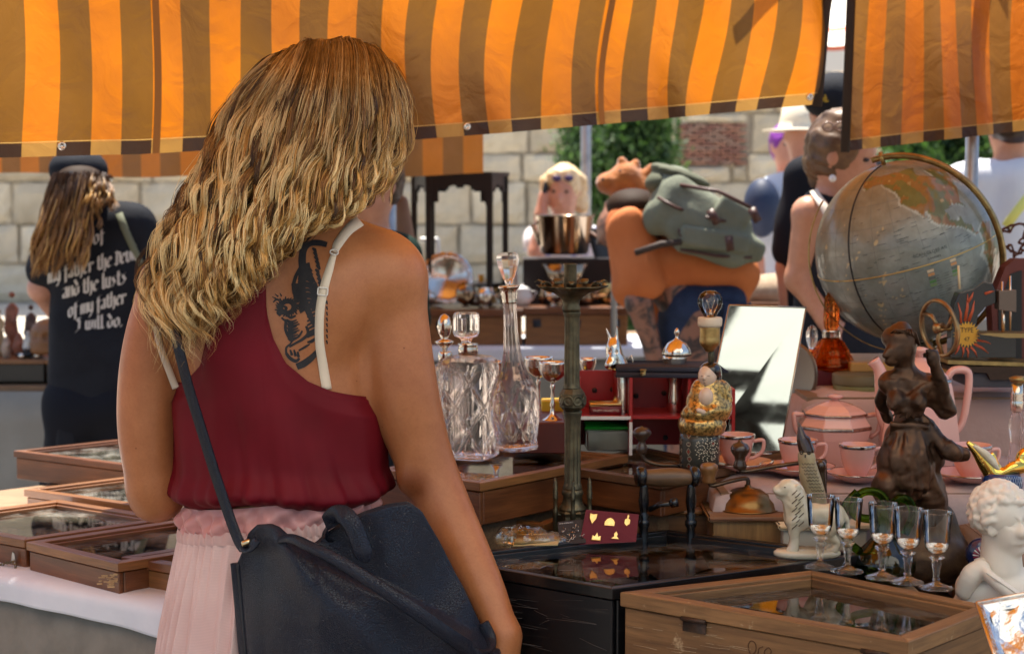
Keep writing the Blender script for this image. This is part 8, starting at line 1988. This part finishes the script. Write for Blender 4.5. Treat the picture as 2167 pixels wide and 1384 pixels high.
RK = thing('rucksack', 'sage green canvas rucksack with brown leather straps on the bent man\'s back', 'rucksack', P(1490, 540, -.1)); canvas = M('sage_canvas', (.20, .215, .155), .85, col2=(.15, .165, .115), nscale=8, bmp=.6, bscale=60, bdist=.003); lth = M('brown_strap_leather', (.075, .03, .02), .45)
Rb = rotmat(0, .52, 0); B = SDF(.008, .04); B.box(P(1480, 460, -.06), (.150, .12, .078), Rb, .05).box(P(1497, 500, -.11), (.12, .08, .050), Rb, .03).ell(P(1430, 400, -.02), (.085, .11, .06), Rb).ell(P(1385, 460, -.10), (.03, .03, .05)).box(P(1520, 522, -.10), (.13, .07, .032), rotmat(0, .15, 0), .02)
B.build('canvas_body', canvas, RK, fn=lambda P_, D: D + .008 * vnoise(P_, 30, 3) + .003 * vnoise(P_, 80, 9))
SDF(.008, .02).ell(P(1440, 372, -.05), (.095, .09, .022), rotmat(0, .35, 0)).ell(P(1392, 388, -.06), (.035, .06, .035)).build('rolled_top', M('olive_canvas', (.115, .12, .075), .85, col2=(.08, .085, .05), nscale=12), RK, fn=lambda P_, D: D + .005 * vnoise(P_, 60, 3))
B = SDF(.008, .02); B.box(P(1512, 508, -.185), (.105, .02, .030), rotmat(0, .16, 0), .012).box(P(1548, 456, -.17), (.055, .02, .048), Rb, .014); B.build('pocket', canvas, RK, fn=lambda P_, D: D + .004 * vnoise(P_, 50, 3))
for a, b in (((1392, 418), (1470, 452)), ((1470, 452), (1560, 470)), ((1440, 528), (1590, 545)), ((1430, 470), (1455, 520))): G().tube([P(*a, -.17), P((a[0] + b[0]) / 2, (a[1] + b[1]) / 2 + 5, -.20), P(*b, -.17)], .005, 6).build('seam', lth, RK)
for x, y, dx, dy in ((1502, 445, 16, 28), (1590, 442, 14, 26), (1542, 500, 4, 30)): G().ribbon([P(x, y, -.255), P(x + dx * .5, y + dy * .5, -.262), P(x + dx, y + dy, -.255)], .024, .006, [Vector((0, -1, 0))]).build('leather_strap', lth, RK)
G().tube([P(1345, 535, -.19), P(1400, 517, -.22), P(1440, 512, -.2)], .010, 8).build('shoulder_strap', M('webbing', (.05, .03, .02), .7), RK); G().tube([P(1440, 392, -.17), P(1520, 405, -.22), P(1590, 440, -.24)], .006, 6).build('cord', lth, RK)
# plush giraffe
GFt = thing('plush_toy', 'orange plush giraffe propped above the bent man\'s shoulder', 'toy', at(1320, 450, 5.7)); P = lambda x, y, d=0: at(x, y, 5.7 + d); B = SDF(.008, .03)
B.ell(P(1287, 388, -.02), (.042, .045, .036)).ell(P(1322, 372), (.045, .045, .042)).cap(P(1330, 385), P(1352, 400), .05, .045).cap(P(1345, 375), P(1345, 345), .016, .014, .01).cap(P(1355, 390), P(1380, 358), .026, .02, .015).cap(P(1320, 355), P(1316, 342), .018, .016, .01).chain([P(1318, 395), P(1308, 430), P(1300, 450)], [.03, .024, .022]).cap(P(1352, 405), P(1368, 432), .03, .02)
B.build('plush_body', M('orange_plush', (.46, .145, .02), .95, col2=(.34, .10, .015), nscale=26, sheen=.5, bmp=.8, bdist=.006), GFt, fn=lambda P_, D: D + .0025 * vnoise(P_, 240, 3)); G().ball(P(1276, 380, -.055), .006, 8, 6).ball(P(1312, 362, -.05), .005, 8, 6).build('bead_eyes', M('eye_dark', (.02, .02, .02), .2), GFt)
G().tube([at(1300, 455, 5.72), Vector((at(1300, 455, 5.72).x, 5.72, .9))], .010, 8).build('display_stick', steel, GFt)
# woman at the right, capped man behind her
Y = 4.5; P = lambda x, y, d=0: at(x, y, Y + d); J = JJ(Y, 1792, 335, 70, 0); J.update(head=P(1786, 328), neck=P(1764, 412, .03), shL=P(1712, 452, -.04), shR=P(1830, 460, .10), elL=P(1690, 590, -.02), wrL=P(1748, 675, -.08), elR=P(1850, 600, .15), hipL=P(1735, 760), hipR=P(1835, 760))
bh_ = M('brown_hair', (.085, .045, .022), .45, col2=(.20, .115, .055), nscale=24)
V6 = human('woman in a black sleeveless dress reaching towards the amber decanter, hair tied back', J, .95, midskin, (black_c, 0), (black_c, 'skirt'), (bh_, [(P(1738, 310, .05), P(1726, 340, .04), .035, .03), (P(1742, 350, .05), P(1735, 385, .05), .035, .025)]), (.78, -.55, -.28), .008, 'L')
G().ball(P(1762, 378, -.07), .010, 8, 6).build('pearl_earring', M('pearl', (.85, .8, .75), .2), V6); g = G(); [g.tube([P(1752 + k * 26 + 11 * cos(a), 268 + 9 * sin(a), -.09) for a in np.linspace(0, 6.28, 14)], .003, 5, cap=False) for k in (0, 1)]; g.build('sunglasses', M('clear_brown', (.3, .2, .15), .2), V6)
G().ribbon([P(1722, 404, -.05), P(1745, 440, -.11), P(1772, 500, -.125), P(1790, 570, -.125)], .022, .003, [Vector((0, -1, 0))]).build('cream_strap', M('cream_strap', (.70, .60, .50), .7), V6)
J = JJ(5.3, 1772, 230, 70, 0); V5 = human('man in a black cap standing behind the woman in the black dress', J, 1, midskin, (navy_c, .8), (navy_c, 2), None, (.7, -.6, -.1))
SDF(.008, .02).ell(at(1770, 205, 5.28), (.105, .12, .075)).cap(at(1790, 222, 5.2), at(1815, 232, 5.14), .05, .03).build('cap', black_c, V5); text_mesh('DEWALT', .034, 'cap_lettering', M('yellow_thread', (.8, .5, .03), .6), V5, lambda v: at(1770, 203, 5.165) + Vector((v.x * .8, abs(v.x) * .3, v.y + v.x * .22)), align='CENTER')
# passers-by in white
lb = M('pale_blue_shirt', (.62, .70, .80), .85); wh = M('white_shirt', (.78, .78, .80), .85, col2=(.68, .69, .74), nscale=5, bmp=.4, bscale=9, bdist=.01)
J = JJ(7.0, 1702, 292, 62, 0); V7 = human('man in a straw hat and pale blue shirt seen from behind', J, 1.02, pale, (lb, .75), (M('grey_trousers', (.30, .31, .33), .8), 2), None, (.2, 1, 0)); G().lathe([(.001, .11), (.085, .105), (.10, .03), (.105, 0), (.17, -.008), (.172, -.012), (.10, -.010)], at(1702, 272, 7.0), 28).build('straw_hat', M('straw', (.80, .72, .55), .8), V7)
SDF(.010, .03).ell(at(1612, 440, 6.85), (.075, .09, .12)).build('shoulder_bag', M('navy_nylon', (.02, .035, .08), .6), V7)
J = JJ(7.6, 1666, 312, 46, 0); human('passer-by with purple hair and coral red top beyond the straw hat man', J, .9, pale, (M('coral_top', (.72, .10, .07), .8), .9), (M('coral_shorts', (.6, .1, .08), .8), 1.0), (M('purple_hair', (.22, .03, .32), .5),), (.1, -1, 0))
J = JJ(5.6, 2140, 250, 105, 0); J['elL'] = at(2062, 430, 5.6); V8 = human('person in a loose white shirt with a yellow strap at the right edge', J, 1.05, midskin, (wh, 1.9), (M('khaki', (.35, .3, .22), .8), 2), (hair_mats[0],), (0, 1, 0)); G().ribbon([at(2128, 480, 5.42), at(2150, 450, 5.42), at(2185, 405, 5.43)], .03, .004, [Vector((0, -1, 0))]).build('yellow_strap', M('yellow_webbing', (.75, .72, .18), .7), V8)
# ---- stall across the lane (centre)
def table(label, x0, x1, Y0, Y1, z, cloth, strip=None, lab2=None, lab3=None):
 T = thing('trestle_table', label, 'table', ((x0 + x1) / 2, (Y0 + Y1) / 2, 0)); G().box(((x0 + x1) / 2, (Y0 + Y1) / 2, z - .02), (x1 - x0, Y1 - Y0, .03)).build('tabletop', plank, T, smooth=False)
 for a in (x0 + .08, x1 - .08):
  for b in (Y0 + .08, Y1 - .08): G().box((a, b, (z - .035) / 2), (.05, .05, z - .035)).build('leg', plank, T, smooth=False)
 v, f = grid_sheet(lambda u, w: (x0 + (x1 - x0) * u, Y0 - .012 - .015 * w * (1 + sin(u * 46)), z - .02 - (z - .06) * w), 90, 8); o = mesh('floor_length_cloth', v, f, cloth); solidify(o, .003); tag(o, lab2, 'tablecloth')
 if strip: v, f = grid_sheet(lambda u, w: (x0 + (x1 - x0) * u, Y0 + .5 * (1 - w * 2) if w < .5 else Y0 - .022 - .006 * sin(u * 30), z + .002 if w < .5 else z - (w - .5) * (.085 + .02 * sin(u * 7))), 90, 9); o = mesh('cloth_strip', v, f, strip); solidify(o, .003); tag(o, lab3, 'tablecloth')
greenish = M('greyish_cloth', (.30, .29, .23), .95, col2=(.25, .24, .19), nscale=6)
X6 = lambda px, Y=6.2: at(px, 500, Y).x
table('long table of silverware across the lane', X6(860), X6(1720), 6.2, 7.0, .86, greenish, white_cloth, 'greenish cloth hanging from the silverware table', 'white cloth edge on the silverware table')
table('table of curios behind the long haired visitor', at(-300, 0, 5.5).x, at(420, 0, 5.5).x, 5.5, 6.2, .80, M('linen_grey', (.33, .31, .26), .95, col2=(.28, .26, .215), nscale=5), None, 'grey linen cloth hanging from the table of curios at left')
for i, (a, b, y0, lab) in enumerate(((905, 1105, 655, 'long brown chest with dark metal plates left of the bronze candlestick'), (1112, 1330, 650, 'long brown chest right of the bronze candlestick'), (1590, 1715, 640, 'dark brown chest at the far end of the silverware table'))):
 T = thing('wooden_chest', lab, 'chest', ((X6(a) + X6(b)) / 2, 6.4, .864)); z1 = at(1000, y0, 6.22).z; mm = mahog2 if i < 2 else walnut
 rail(T, (X6(a), 6.40, (.865 + z1 - .03) / 2), (X6(b), 6.40, (.865 + z1 - .03) / 2), .34, z1 - .03 - .865, mm, 'chest_body'); rail(T, (X6(a) - .01, 6.40, z1 - .014), (X6(b) + .01, 6.40, z1 - .014), .36, .026, mahog, 'chest_lid')
 for px in np.linspace(a + 25, b - 25, 3): G().box((X6(px), 6.226, z1 - .06), (.03, .006, .03), bev=.002).build('metal_plate', M('dark_plate', (.05, .045, .04), .4, .8), T)
zc6 = at(1000, 652, 6.22).z + .001
ST = thing('plant_stand', 'tall black lacquered stand with scalloped apron and slim legs', 'stand', (X6(970, 6.45), 6.45, zc6)); bl = M('black_ebony', (.012, .007, .007), .35); zt_ = at(970, 374, 6.45).z; cx = X6(970, 6.45)
hexp = [(X6(868, 6.45) - cx, .02), (X6(905, 6.45) - cx, -.13), (X6(1042, 6.45) - cx, -.13), (X6(1078, 6.45) - cx, .02), (X6(1042, 6.45) - cx, .17), (X6(905, 6.45) - cx, .17)]
G().prism(hexp, zt_, zt_ + .016, c=(cx, 6.45, 0)).build('stand_top', bl, ST, smooth=False)
lg = [(q[0] * .92, q[1] * .9) for q in hexp]
for q in lg: G().box((cx + q[0], 6.45 + q[1], (zt_ + zc6) / 2), (.022, .022, zt_ - zc6 - .001)).build('leg', bl, ST, smooth=False)
for i in range(6):
 a, b = lg[i], lg[(i + 1) % 6]; g = G(); N_ = 12
 for k in range(N_):
  u0, u1 = k / N_, (k + 1) / N_; dp = .10 - .065 * sin(pi * (u0 + .5 / N_)) ** .5 * (1 if .12 < u0 < .85 else 0) + .008 * cos(u0 * 25)
  A = Vector((cx + a[0] + (b[0] - a[0]) * (u0 + u1) / 2, 6.45 + a[1] + (b[1] - a[1]) * (u0 + u1) / 2, zt_ - dp / 2)); g.box(A, (sqrt((b[0] - a[0]) ** 2 + (b[1] - a[1]) ** 2) / N_, .012, dp), rotmat(0, 0, atan2(b[1] - a[1], b[0] - a[0])))
 g.build('scalloped_apron', bl, ST, smooth=False)
g = G(); g.prism([(x * .9, y * .9) for x, y in hexp], zc6 + .07, zc6 + .08, c=(cx, 6.45, 0)); g.build('lower_shelf', bl, ST, smooth=False)
flo = M('floral_porcelain', (.45, .30, .22), .3, col2=(.30, .06, .07), nscale=45, lo=.45, hi=.55)
for px, lab in ((928, 'left floral vase on the tall black stand'), (977, 'right floral vase on the tall black stand')): o = lathe_px('vase', px, 6.45, [(14, 362), (15, 350), (13, 335), (15, 320), (20, 305), (25, 290), (24, 289), (12, 320)], flo, None, dz=zt_ + .0165 - at(px, 362, 6.45).z); tag(o, lab, 'vase')
bk = thing('ice_bucket', 'polished steel bucket with side handle in front of the blonde phone woman', 'bucket', at(1193, 540, 6.5)); dks = M('dark_silver', (.32, .24, .17), .14, 1); lathe_px('bucket_body', 1195, 6.5, [(46, 538), (50, 534), (62, 458), (66, 455)], dks, bk, wall=.004); G().tube([at(1140, 470, 6.5), at(1126, 478, 6.5), at(1136, 500, 6.5), at(1142, 520, 6.5)], .008, 8).build('handle', silv, bk)
pb_ = G().box((X6(1200, 6.55), 6.55, (at(0, 541, 6.5).z + zc6) / 2 - .004), (.34, .28, at(0, 541, 6.5).z - zc6 - .012)).build('black_box', bl, None, smooth=False, origin=Vector((X6(1200, 6.55), 6.55, zc6))); tag(pb_, 'black box under the polished steel bucket', 'box')
def stuff(name, px, py, hw, hh, Y, kind, mat, label, z=None):
 zb = zc6 if z is None else z; b = Vector((at(px, 500, Y).x, Y, zb)); s = FPX / Y; w, h_ = hw / s, hh * 2 / s; g = G()
 if kind == 'dish': g.lathe([(.001, 0), (w * .3, .004), (w * .8, .02), (w, .035), (w * .98, .037), (w * .7, .024), (.001, .010)], b + Vector((0, .02, w)), 44, rotmat(pi / 2 - .25, 0, 0), mod=lambda a, r, zz: r * (1 + .05 * abs(cos(a * 9))))
 elif kind == 'bowl': g.lathe([(w * .4, 0), (w * .42, .004), (w * .15, h_ * .3), (w * .6, h_ * .5), (w, h_), (w * .95, h_), (w * .5, h_ * .6), (.001, h_ * .5)], b, 24)
 elif kind == 'pot': g.lathe([(w * .5, 0), (w * .9, h_ * .25), (w, h_ * .5), (w * .8, h_ * .72), (w * .85, h_ * .76), (w * .4, h_ * .9), (w * .12, h_ * .93), (w * .14, h_), (.001, h_)], b, 20); g.tube([b + Vector((-w * .8, 0, h_ * .35)), b + Vector((-w * 1.5, 0, h_ * .5)), b + Vector((-w * 1.7, 0, h_ * .8))], [w * .2, w * .12, w * .1], 8); g.tube([b + Vector((w * .8, 0, h_ * .7)), b + Vector((w * 1.4, 0, h_ * .65)), b + Vector((w * .9, 0, h_ * .25))], w * .07, 6)
 elif kind == 'jug': g.lathe([(w * .6, 0), (w, h_ * .35), (w * .5, h_ * .7), (w * .65, h_), (w * .6, h_), (w * .4, h_ * .7)], b, 18); g.tube([b + Vector((w * .5, 0, h_ * .9)), b + Vector((w * 1.3, 0, h_ * .7)), b + Vector((w * .9, 0, h_ * .3))], w * .09, 6)
 elif kind == 'egg': g.ball(b + Vector((0, 0, h_ / 2 + .006)), (w, w, h_ / 2), 18, 12); g.lathe([(w * .5, 0), (w * .3, .006), (.001, .007)], b, 14)
 elif kind == 'cone': g.lathe([(w, 0), (w * .9, h_ * .15), (.001, h_)], b, 6)
 elif kind == 'fig': B_ = SDF(.006, .015); B_.ell(b + Vector((0, 0, h_ * .9)), w * .42).cap(b + Vector((0, 0, h_ * .72)), b + Vector((0, 0, h_ * .3)), w * .5, w * .7).cap(b + Vector((-w * .6, 0, h_ * .68)), b + Vector((-w * .9, -.01, h_ * .35)), w * .22, w * .16).cap(b + Vector((w * .6, 0, h_ * .68)), b + Vector((w * .5, -.03, h_ * .45)), w * .22, w * .16).cap(b + Vector((0, 0, w * .25)), b + Vector((0, 0, h_ * .3)), w * .8, w * .6); v, f = B_.polygon(); g.add(v, f)
 o = g.build(name, mat, None, kind != 'cone', origin=b); tag(o, label, name.split('_')[-1], None)
 return o
stuff('silver_dish', 945, 600, 55, 40, 6.32, 'dish', silv, 'scalloped silver shell dish standing on edge behind the decanters')
stuff('silver_egg', 1026, 640, 17, 20, 6.26, 'egg', silv, 'polished silver egg beside the scalloped dish')
stuff('glass_jar', 1018, 592, 10, 30, 6.5, 'jug', M('amber_jar', (.75, .38, .02), .2), 'small amber yellow jar beside the leg of the tall stand')
stuff('silver_bowl', 1195, 545, 48, 45, 6.30, 'bowl', dks, 'wide footed dark silver bowl below the steel bucket')
stuff('white_cone', 1091, 0, 10, 55, 6.7, 'cone', whitep, 'white pointed ornament standing behind the diamond cut stopper')
stuff('white_pot', 1105, 640, 22, 24, 6.28, 'pot', M('white_china', (.78, .76, .74), .2), 'white china teapot behind the candlestick')
ks = ('pot', 'jug', 'bowl', 'egg', 'pot', 'jug'); nmz = ('teapot', 'jug', 'bowl', 'egg', 'teapot', 'jug'); k = 0; r5 = np.random.default_rng(12)
PL_ = ['behind the shoulder of the blonde woman', 'left of the scalloped dish', 'right of the scalloped dish', 'beside the silver egg', 'between the legs of the tall stand', 'left of the white china teapot', 'behind the white china teapot', 'left of the bronze drip tray', 'behind the bronze drip tray', 'under the dark silver bowl', 'right of the dark silver bowl', 'next to the bent man\'s sleeve', 'beside the tattooed arm', 'in front of the tall stand', 'at the back edge of the chest', 'behind the amber jar']
for i, px in enumerate((905, 925, 985, 1005, 1045, 1062, 1078, 1130, 1150, 1172, 1215, 1238, 1262, 1285, 1306, 1322)):
 kd = int(r5.integers(0, 6)); stuff('%s_%s' % (('silver', 'brass', 'bronze')[i % 3], nmz[kd]), px, 0, r5.uniform(12, 24), r5.uniform(12, 27), r5.uniform(6.27, 6.5), ks[kd], (silv, goldm, dks)[i % 3], '%s %s on the chest %s' % (('silver', 'brass', 'dark bronze')[i % 3], nmz[kd], PL_[i]))
o = G().box((X6(1270, 6.42), 6.42, zc6 + .035), (.22, .12, .012), rotmat(0, -.12, 0), .004).build('copper_tray', MATS['copper'], None, origin=Vector((X6(1270, 6.42), 6.42, zc6))); tag(o, 'copper coloured tray propped behind the leafy drip tray', 'tray')
T = thing('music_stand', 'black folding chair beside the orange sleeve', 'chair', at(1275, 640, 6.3)); G().add([at(1240, 485, 6.6), at(1300, 480, 6.7), at(1330, 610, 6.7), at(1278, 615, 6.6)], [(0, 1, 2, 3)]).build('backrest', bl, T, smooth=False); G().tube([at(1240, 485, 6.59), at(1310, 540, 6.6), at(1330, 610, 6.6)], .008, 6).build('wooden_arm', mahog, T); T.name = 'folding_chair'
for c_ in T.children:
 if c_.name.startswith('backrest'): solidify(c_, .012)
CHr = thing('metal_chair', 'pale tubular metal chair frame left of the tall black stand', 'chair', at(910, 640, 7.4)); al = M('pale_enamel', (.62, .68, .70), .35, .3)
for dx in (0, 30): G().tube([Vector(q) for q in catmull([at(888 + dx * .3, 508, 7.4 + dx * .01), at(918, 508, 7.4 + dx * .01), at(926, 520, 7.4 + dx * .01), at(928, 640, 7.4 + dx * .01), Vector((at(928, 500, 7.4).x, 7.4 + dx * .01, .01))], 24)], .011, 8).build('tube_frame', al, CHr)
G().box((at(905, 0, 7.5).x, 7.55, .55), (.35, .3, .02), bev=.005).build('seat', al, CHr)
# curios at left
z8 = .802; Y = 5.7
for i, (a, b, lab) in enumerate(((-60, 74, 'flat black case lined up at the left edge'), (80, 145, 'flat black case with brass corner beside the black shirt'))):
 x0, x1 = at(a, 0, 5.55).x, at(b, 0, 5.55).x; T = thing('jewellery_case', lab, 'case', ((x0 + x1) / 2, 5.65, z8)); rail(T, (x0, 5.66, z8 + .031), (x1, 5.66, z8 + .031), .2, .058, blackw, 'case_body'); rail(T, (x0 - .004, 5.66, z8 + .068), (x1 + .004, 5.66, z8 + .068), .21, .014, tw, 'wooden_lid')
zq = z8 + .0755
sk = thing('carved_skull', 'brown carved skull on the wooden lid of the black case', 'skull', (at(105, 0, 5.62).x, 5.62, zq)); c = at(105, 705, 5.62); B = SDF(.006, .02); B.ell(c, (.062, .06, .05)).ell(c + Vector((-.02, -.03, -.035)), (.035, .03, .03)); [B.ell(c + Vector((dx, -.058, -.008)), .014, None, .006, 's') for dx in (-.035, .005)]; B.cap(c + Vector((-.04, -.045, -.055)), c + Vector((.01, -.045, -.055)), .010, .010); B.build('skull', M('brown_bone', (.22, .10, .04), .45), sk)
car = thing('toy_car', 'black and chrome toy car on the wooden lid at left', 'toy car', (at(48, 0, 5.6).x, 5.6, zq)); cc = Vector((at(48, 0, 5.6).x, 5.6, zq + .014)); G().box(cc, (.085, .035, .014), bev=.004).box(cc + Vector((0, 0, .012)), (.045, .03, .012), bev=.004).build('car_body', blk_p, car)
for dx in (-.026, .026): G().lathe([(.001, -.02), (.009, -.02), (.009, .02), (.001, .02)], cc + Vector((dx, 0, -.005)), 14, rotmat(pi / 2, 0, 0)).build('wheels', silv, car)
cl = [M('curio_%d' % i, c_, .5, col2=tuple(q * .5 for q in c_), nscale=30) for i, c_ in enumerate(((.35, .12, .06), (.60, .42, .20), (.70, .66, .58), (.12, .06, .04), (.42, .30, .22)))]
cw_ = ('red brown', 'ochre', 'white', 'dark brown', 'stone coloured')
for i, (px, hw, hh, Y_) in enumerate(((22, 17, 70, 5.75), (-8, 16, 52, 5.7), (55, 11, 30, 5.62), (62, 15, 52, 5.85), (8, 10, 24, 5.6), (35, 12, 26, 5.66), (78, 10, 22, 5.66), (92, 14, 34, 5.8), (-30, 14, 40, 5.64), (130, 12, 28, 5.75))):
 stuff('carved_figure', px, 0, hw, hh, Y_, 'fig', cl[i % 5], '%s carved figure, %s of the curios at left' % (cw_[i % 5], ('tallest', 'leftmost pale one', 'small front one', 'slim rear one', 'smallest front one', 'middle front one', 'one beside the skull', 'broad one behind the skull', 'outermost one', 'rightmost one')[i]), zq)
# stone plinth course and a far stall so that the lane is not empty
hb = thing('carry_bag', 'beige straw bag with a dark badge on the far table right of the bent man', 'bag', at(1640, 625, 6.0)); SDF(.010, .03).ell(Vector((at(1650, 0, 6.35).x, 6.35, zc6 + .05)), (.16, .10, .07)).build('bag_body', M('beige_straw', (.45, .33, .22), .9, col2=(.36, .25, .16), nscale=60, bmp=.6, bdist=.004), hb)
dr = thing('draped_stall', 'dark tarpaulin draped stall far behind the capped man', 'stall', (3.2, 12.5, 0)); v, f = grid_sheet(lambda u, w: (2.2 + 3.2 * u, 12.5 + .05 * sin(u * 40), 1.1 * w), 60, 5); mesh('tarpaulin', v, f, M('grey_tarp', (.20, .19, .17), .8), dr)
# white parasol over the photographer, mirrored in the leaning mirror
PR = thing('white_parasol', 'white market parasol with dark ribs, seen mirrored in the leaning mirror', 'umbrella', (.75, .2, 0)); cloth = newmat('white_canvas'); m, t, p = cloth; p.inputs['Base Color'].default_value = (.82, .82, .78, 1); p.inputs['Roughness'].default_value = .8; out = t.nodes['Material Output']; tr = nd(t, 'ShaderNodeBsdfTranslucent'); tr.inputs[0].default_value = (.86, .85, .78, 1); mx = nd(t, 'ShaderNodeMixShader'); mx.inputs[0].default_value = .55; t.links.new(p.outputs[0], mx.inputs[1]); t.links.new(tr.outputs[0], mx.inputs[2]); t.links.new(mx.outputs[0], out.inputs[0])
c0 = Vector((.75, .2, 3.2)); v, f = grid_sheet(lambda u, w: (c0.x + 2.1 * w * cos(u * 2 * pi), c0.y + 1.9 * w * sin(u * 2 * pi), c0.z - .5 * w + .05 * sin(u * 16 * pi) * w * (1 - w)), 64, 12, True); mesh('canopy', v, f, m, PR)
for k in range(5): a = k * 2 * pi / 5 + .25; G().bar(c0 + Vector((0, 0, -.06)), c0 + Vector((2.08 * cos(a), 1.88 * sin(a), -.55)), .10, .03).build('rib', bl, PR)
G().tube([(c0.x + 1.6, c0.y - .9, 0), (c0.x + 1.6, c0.y - .9, c0.z - .35)], .025, 10).build('pole', steel, PR)
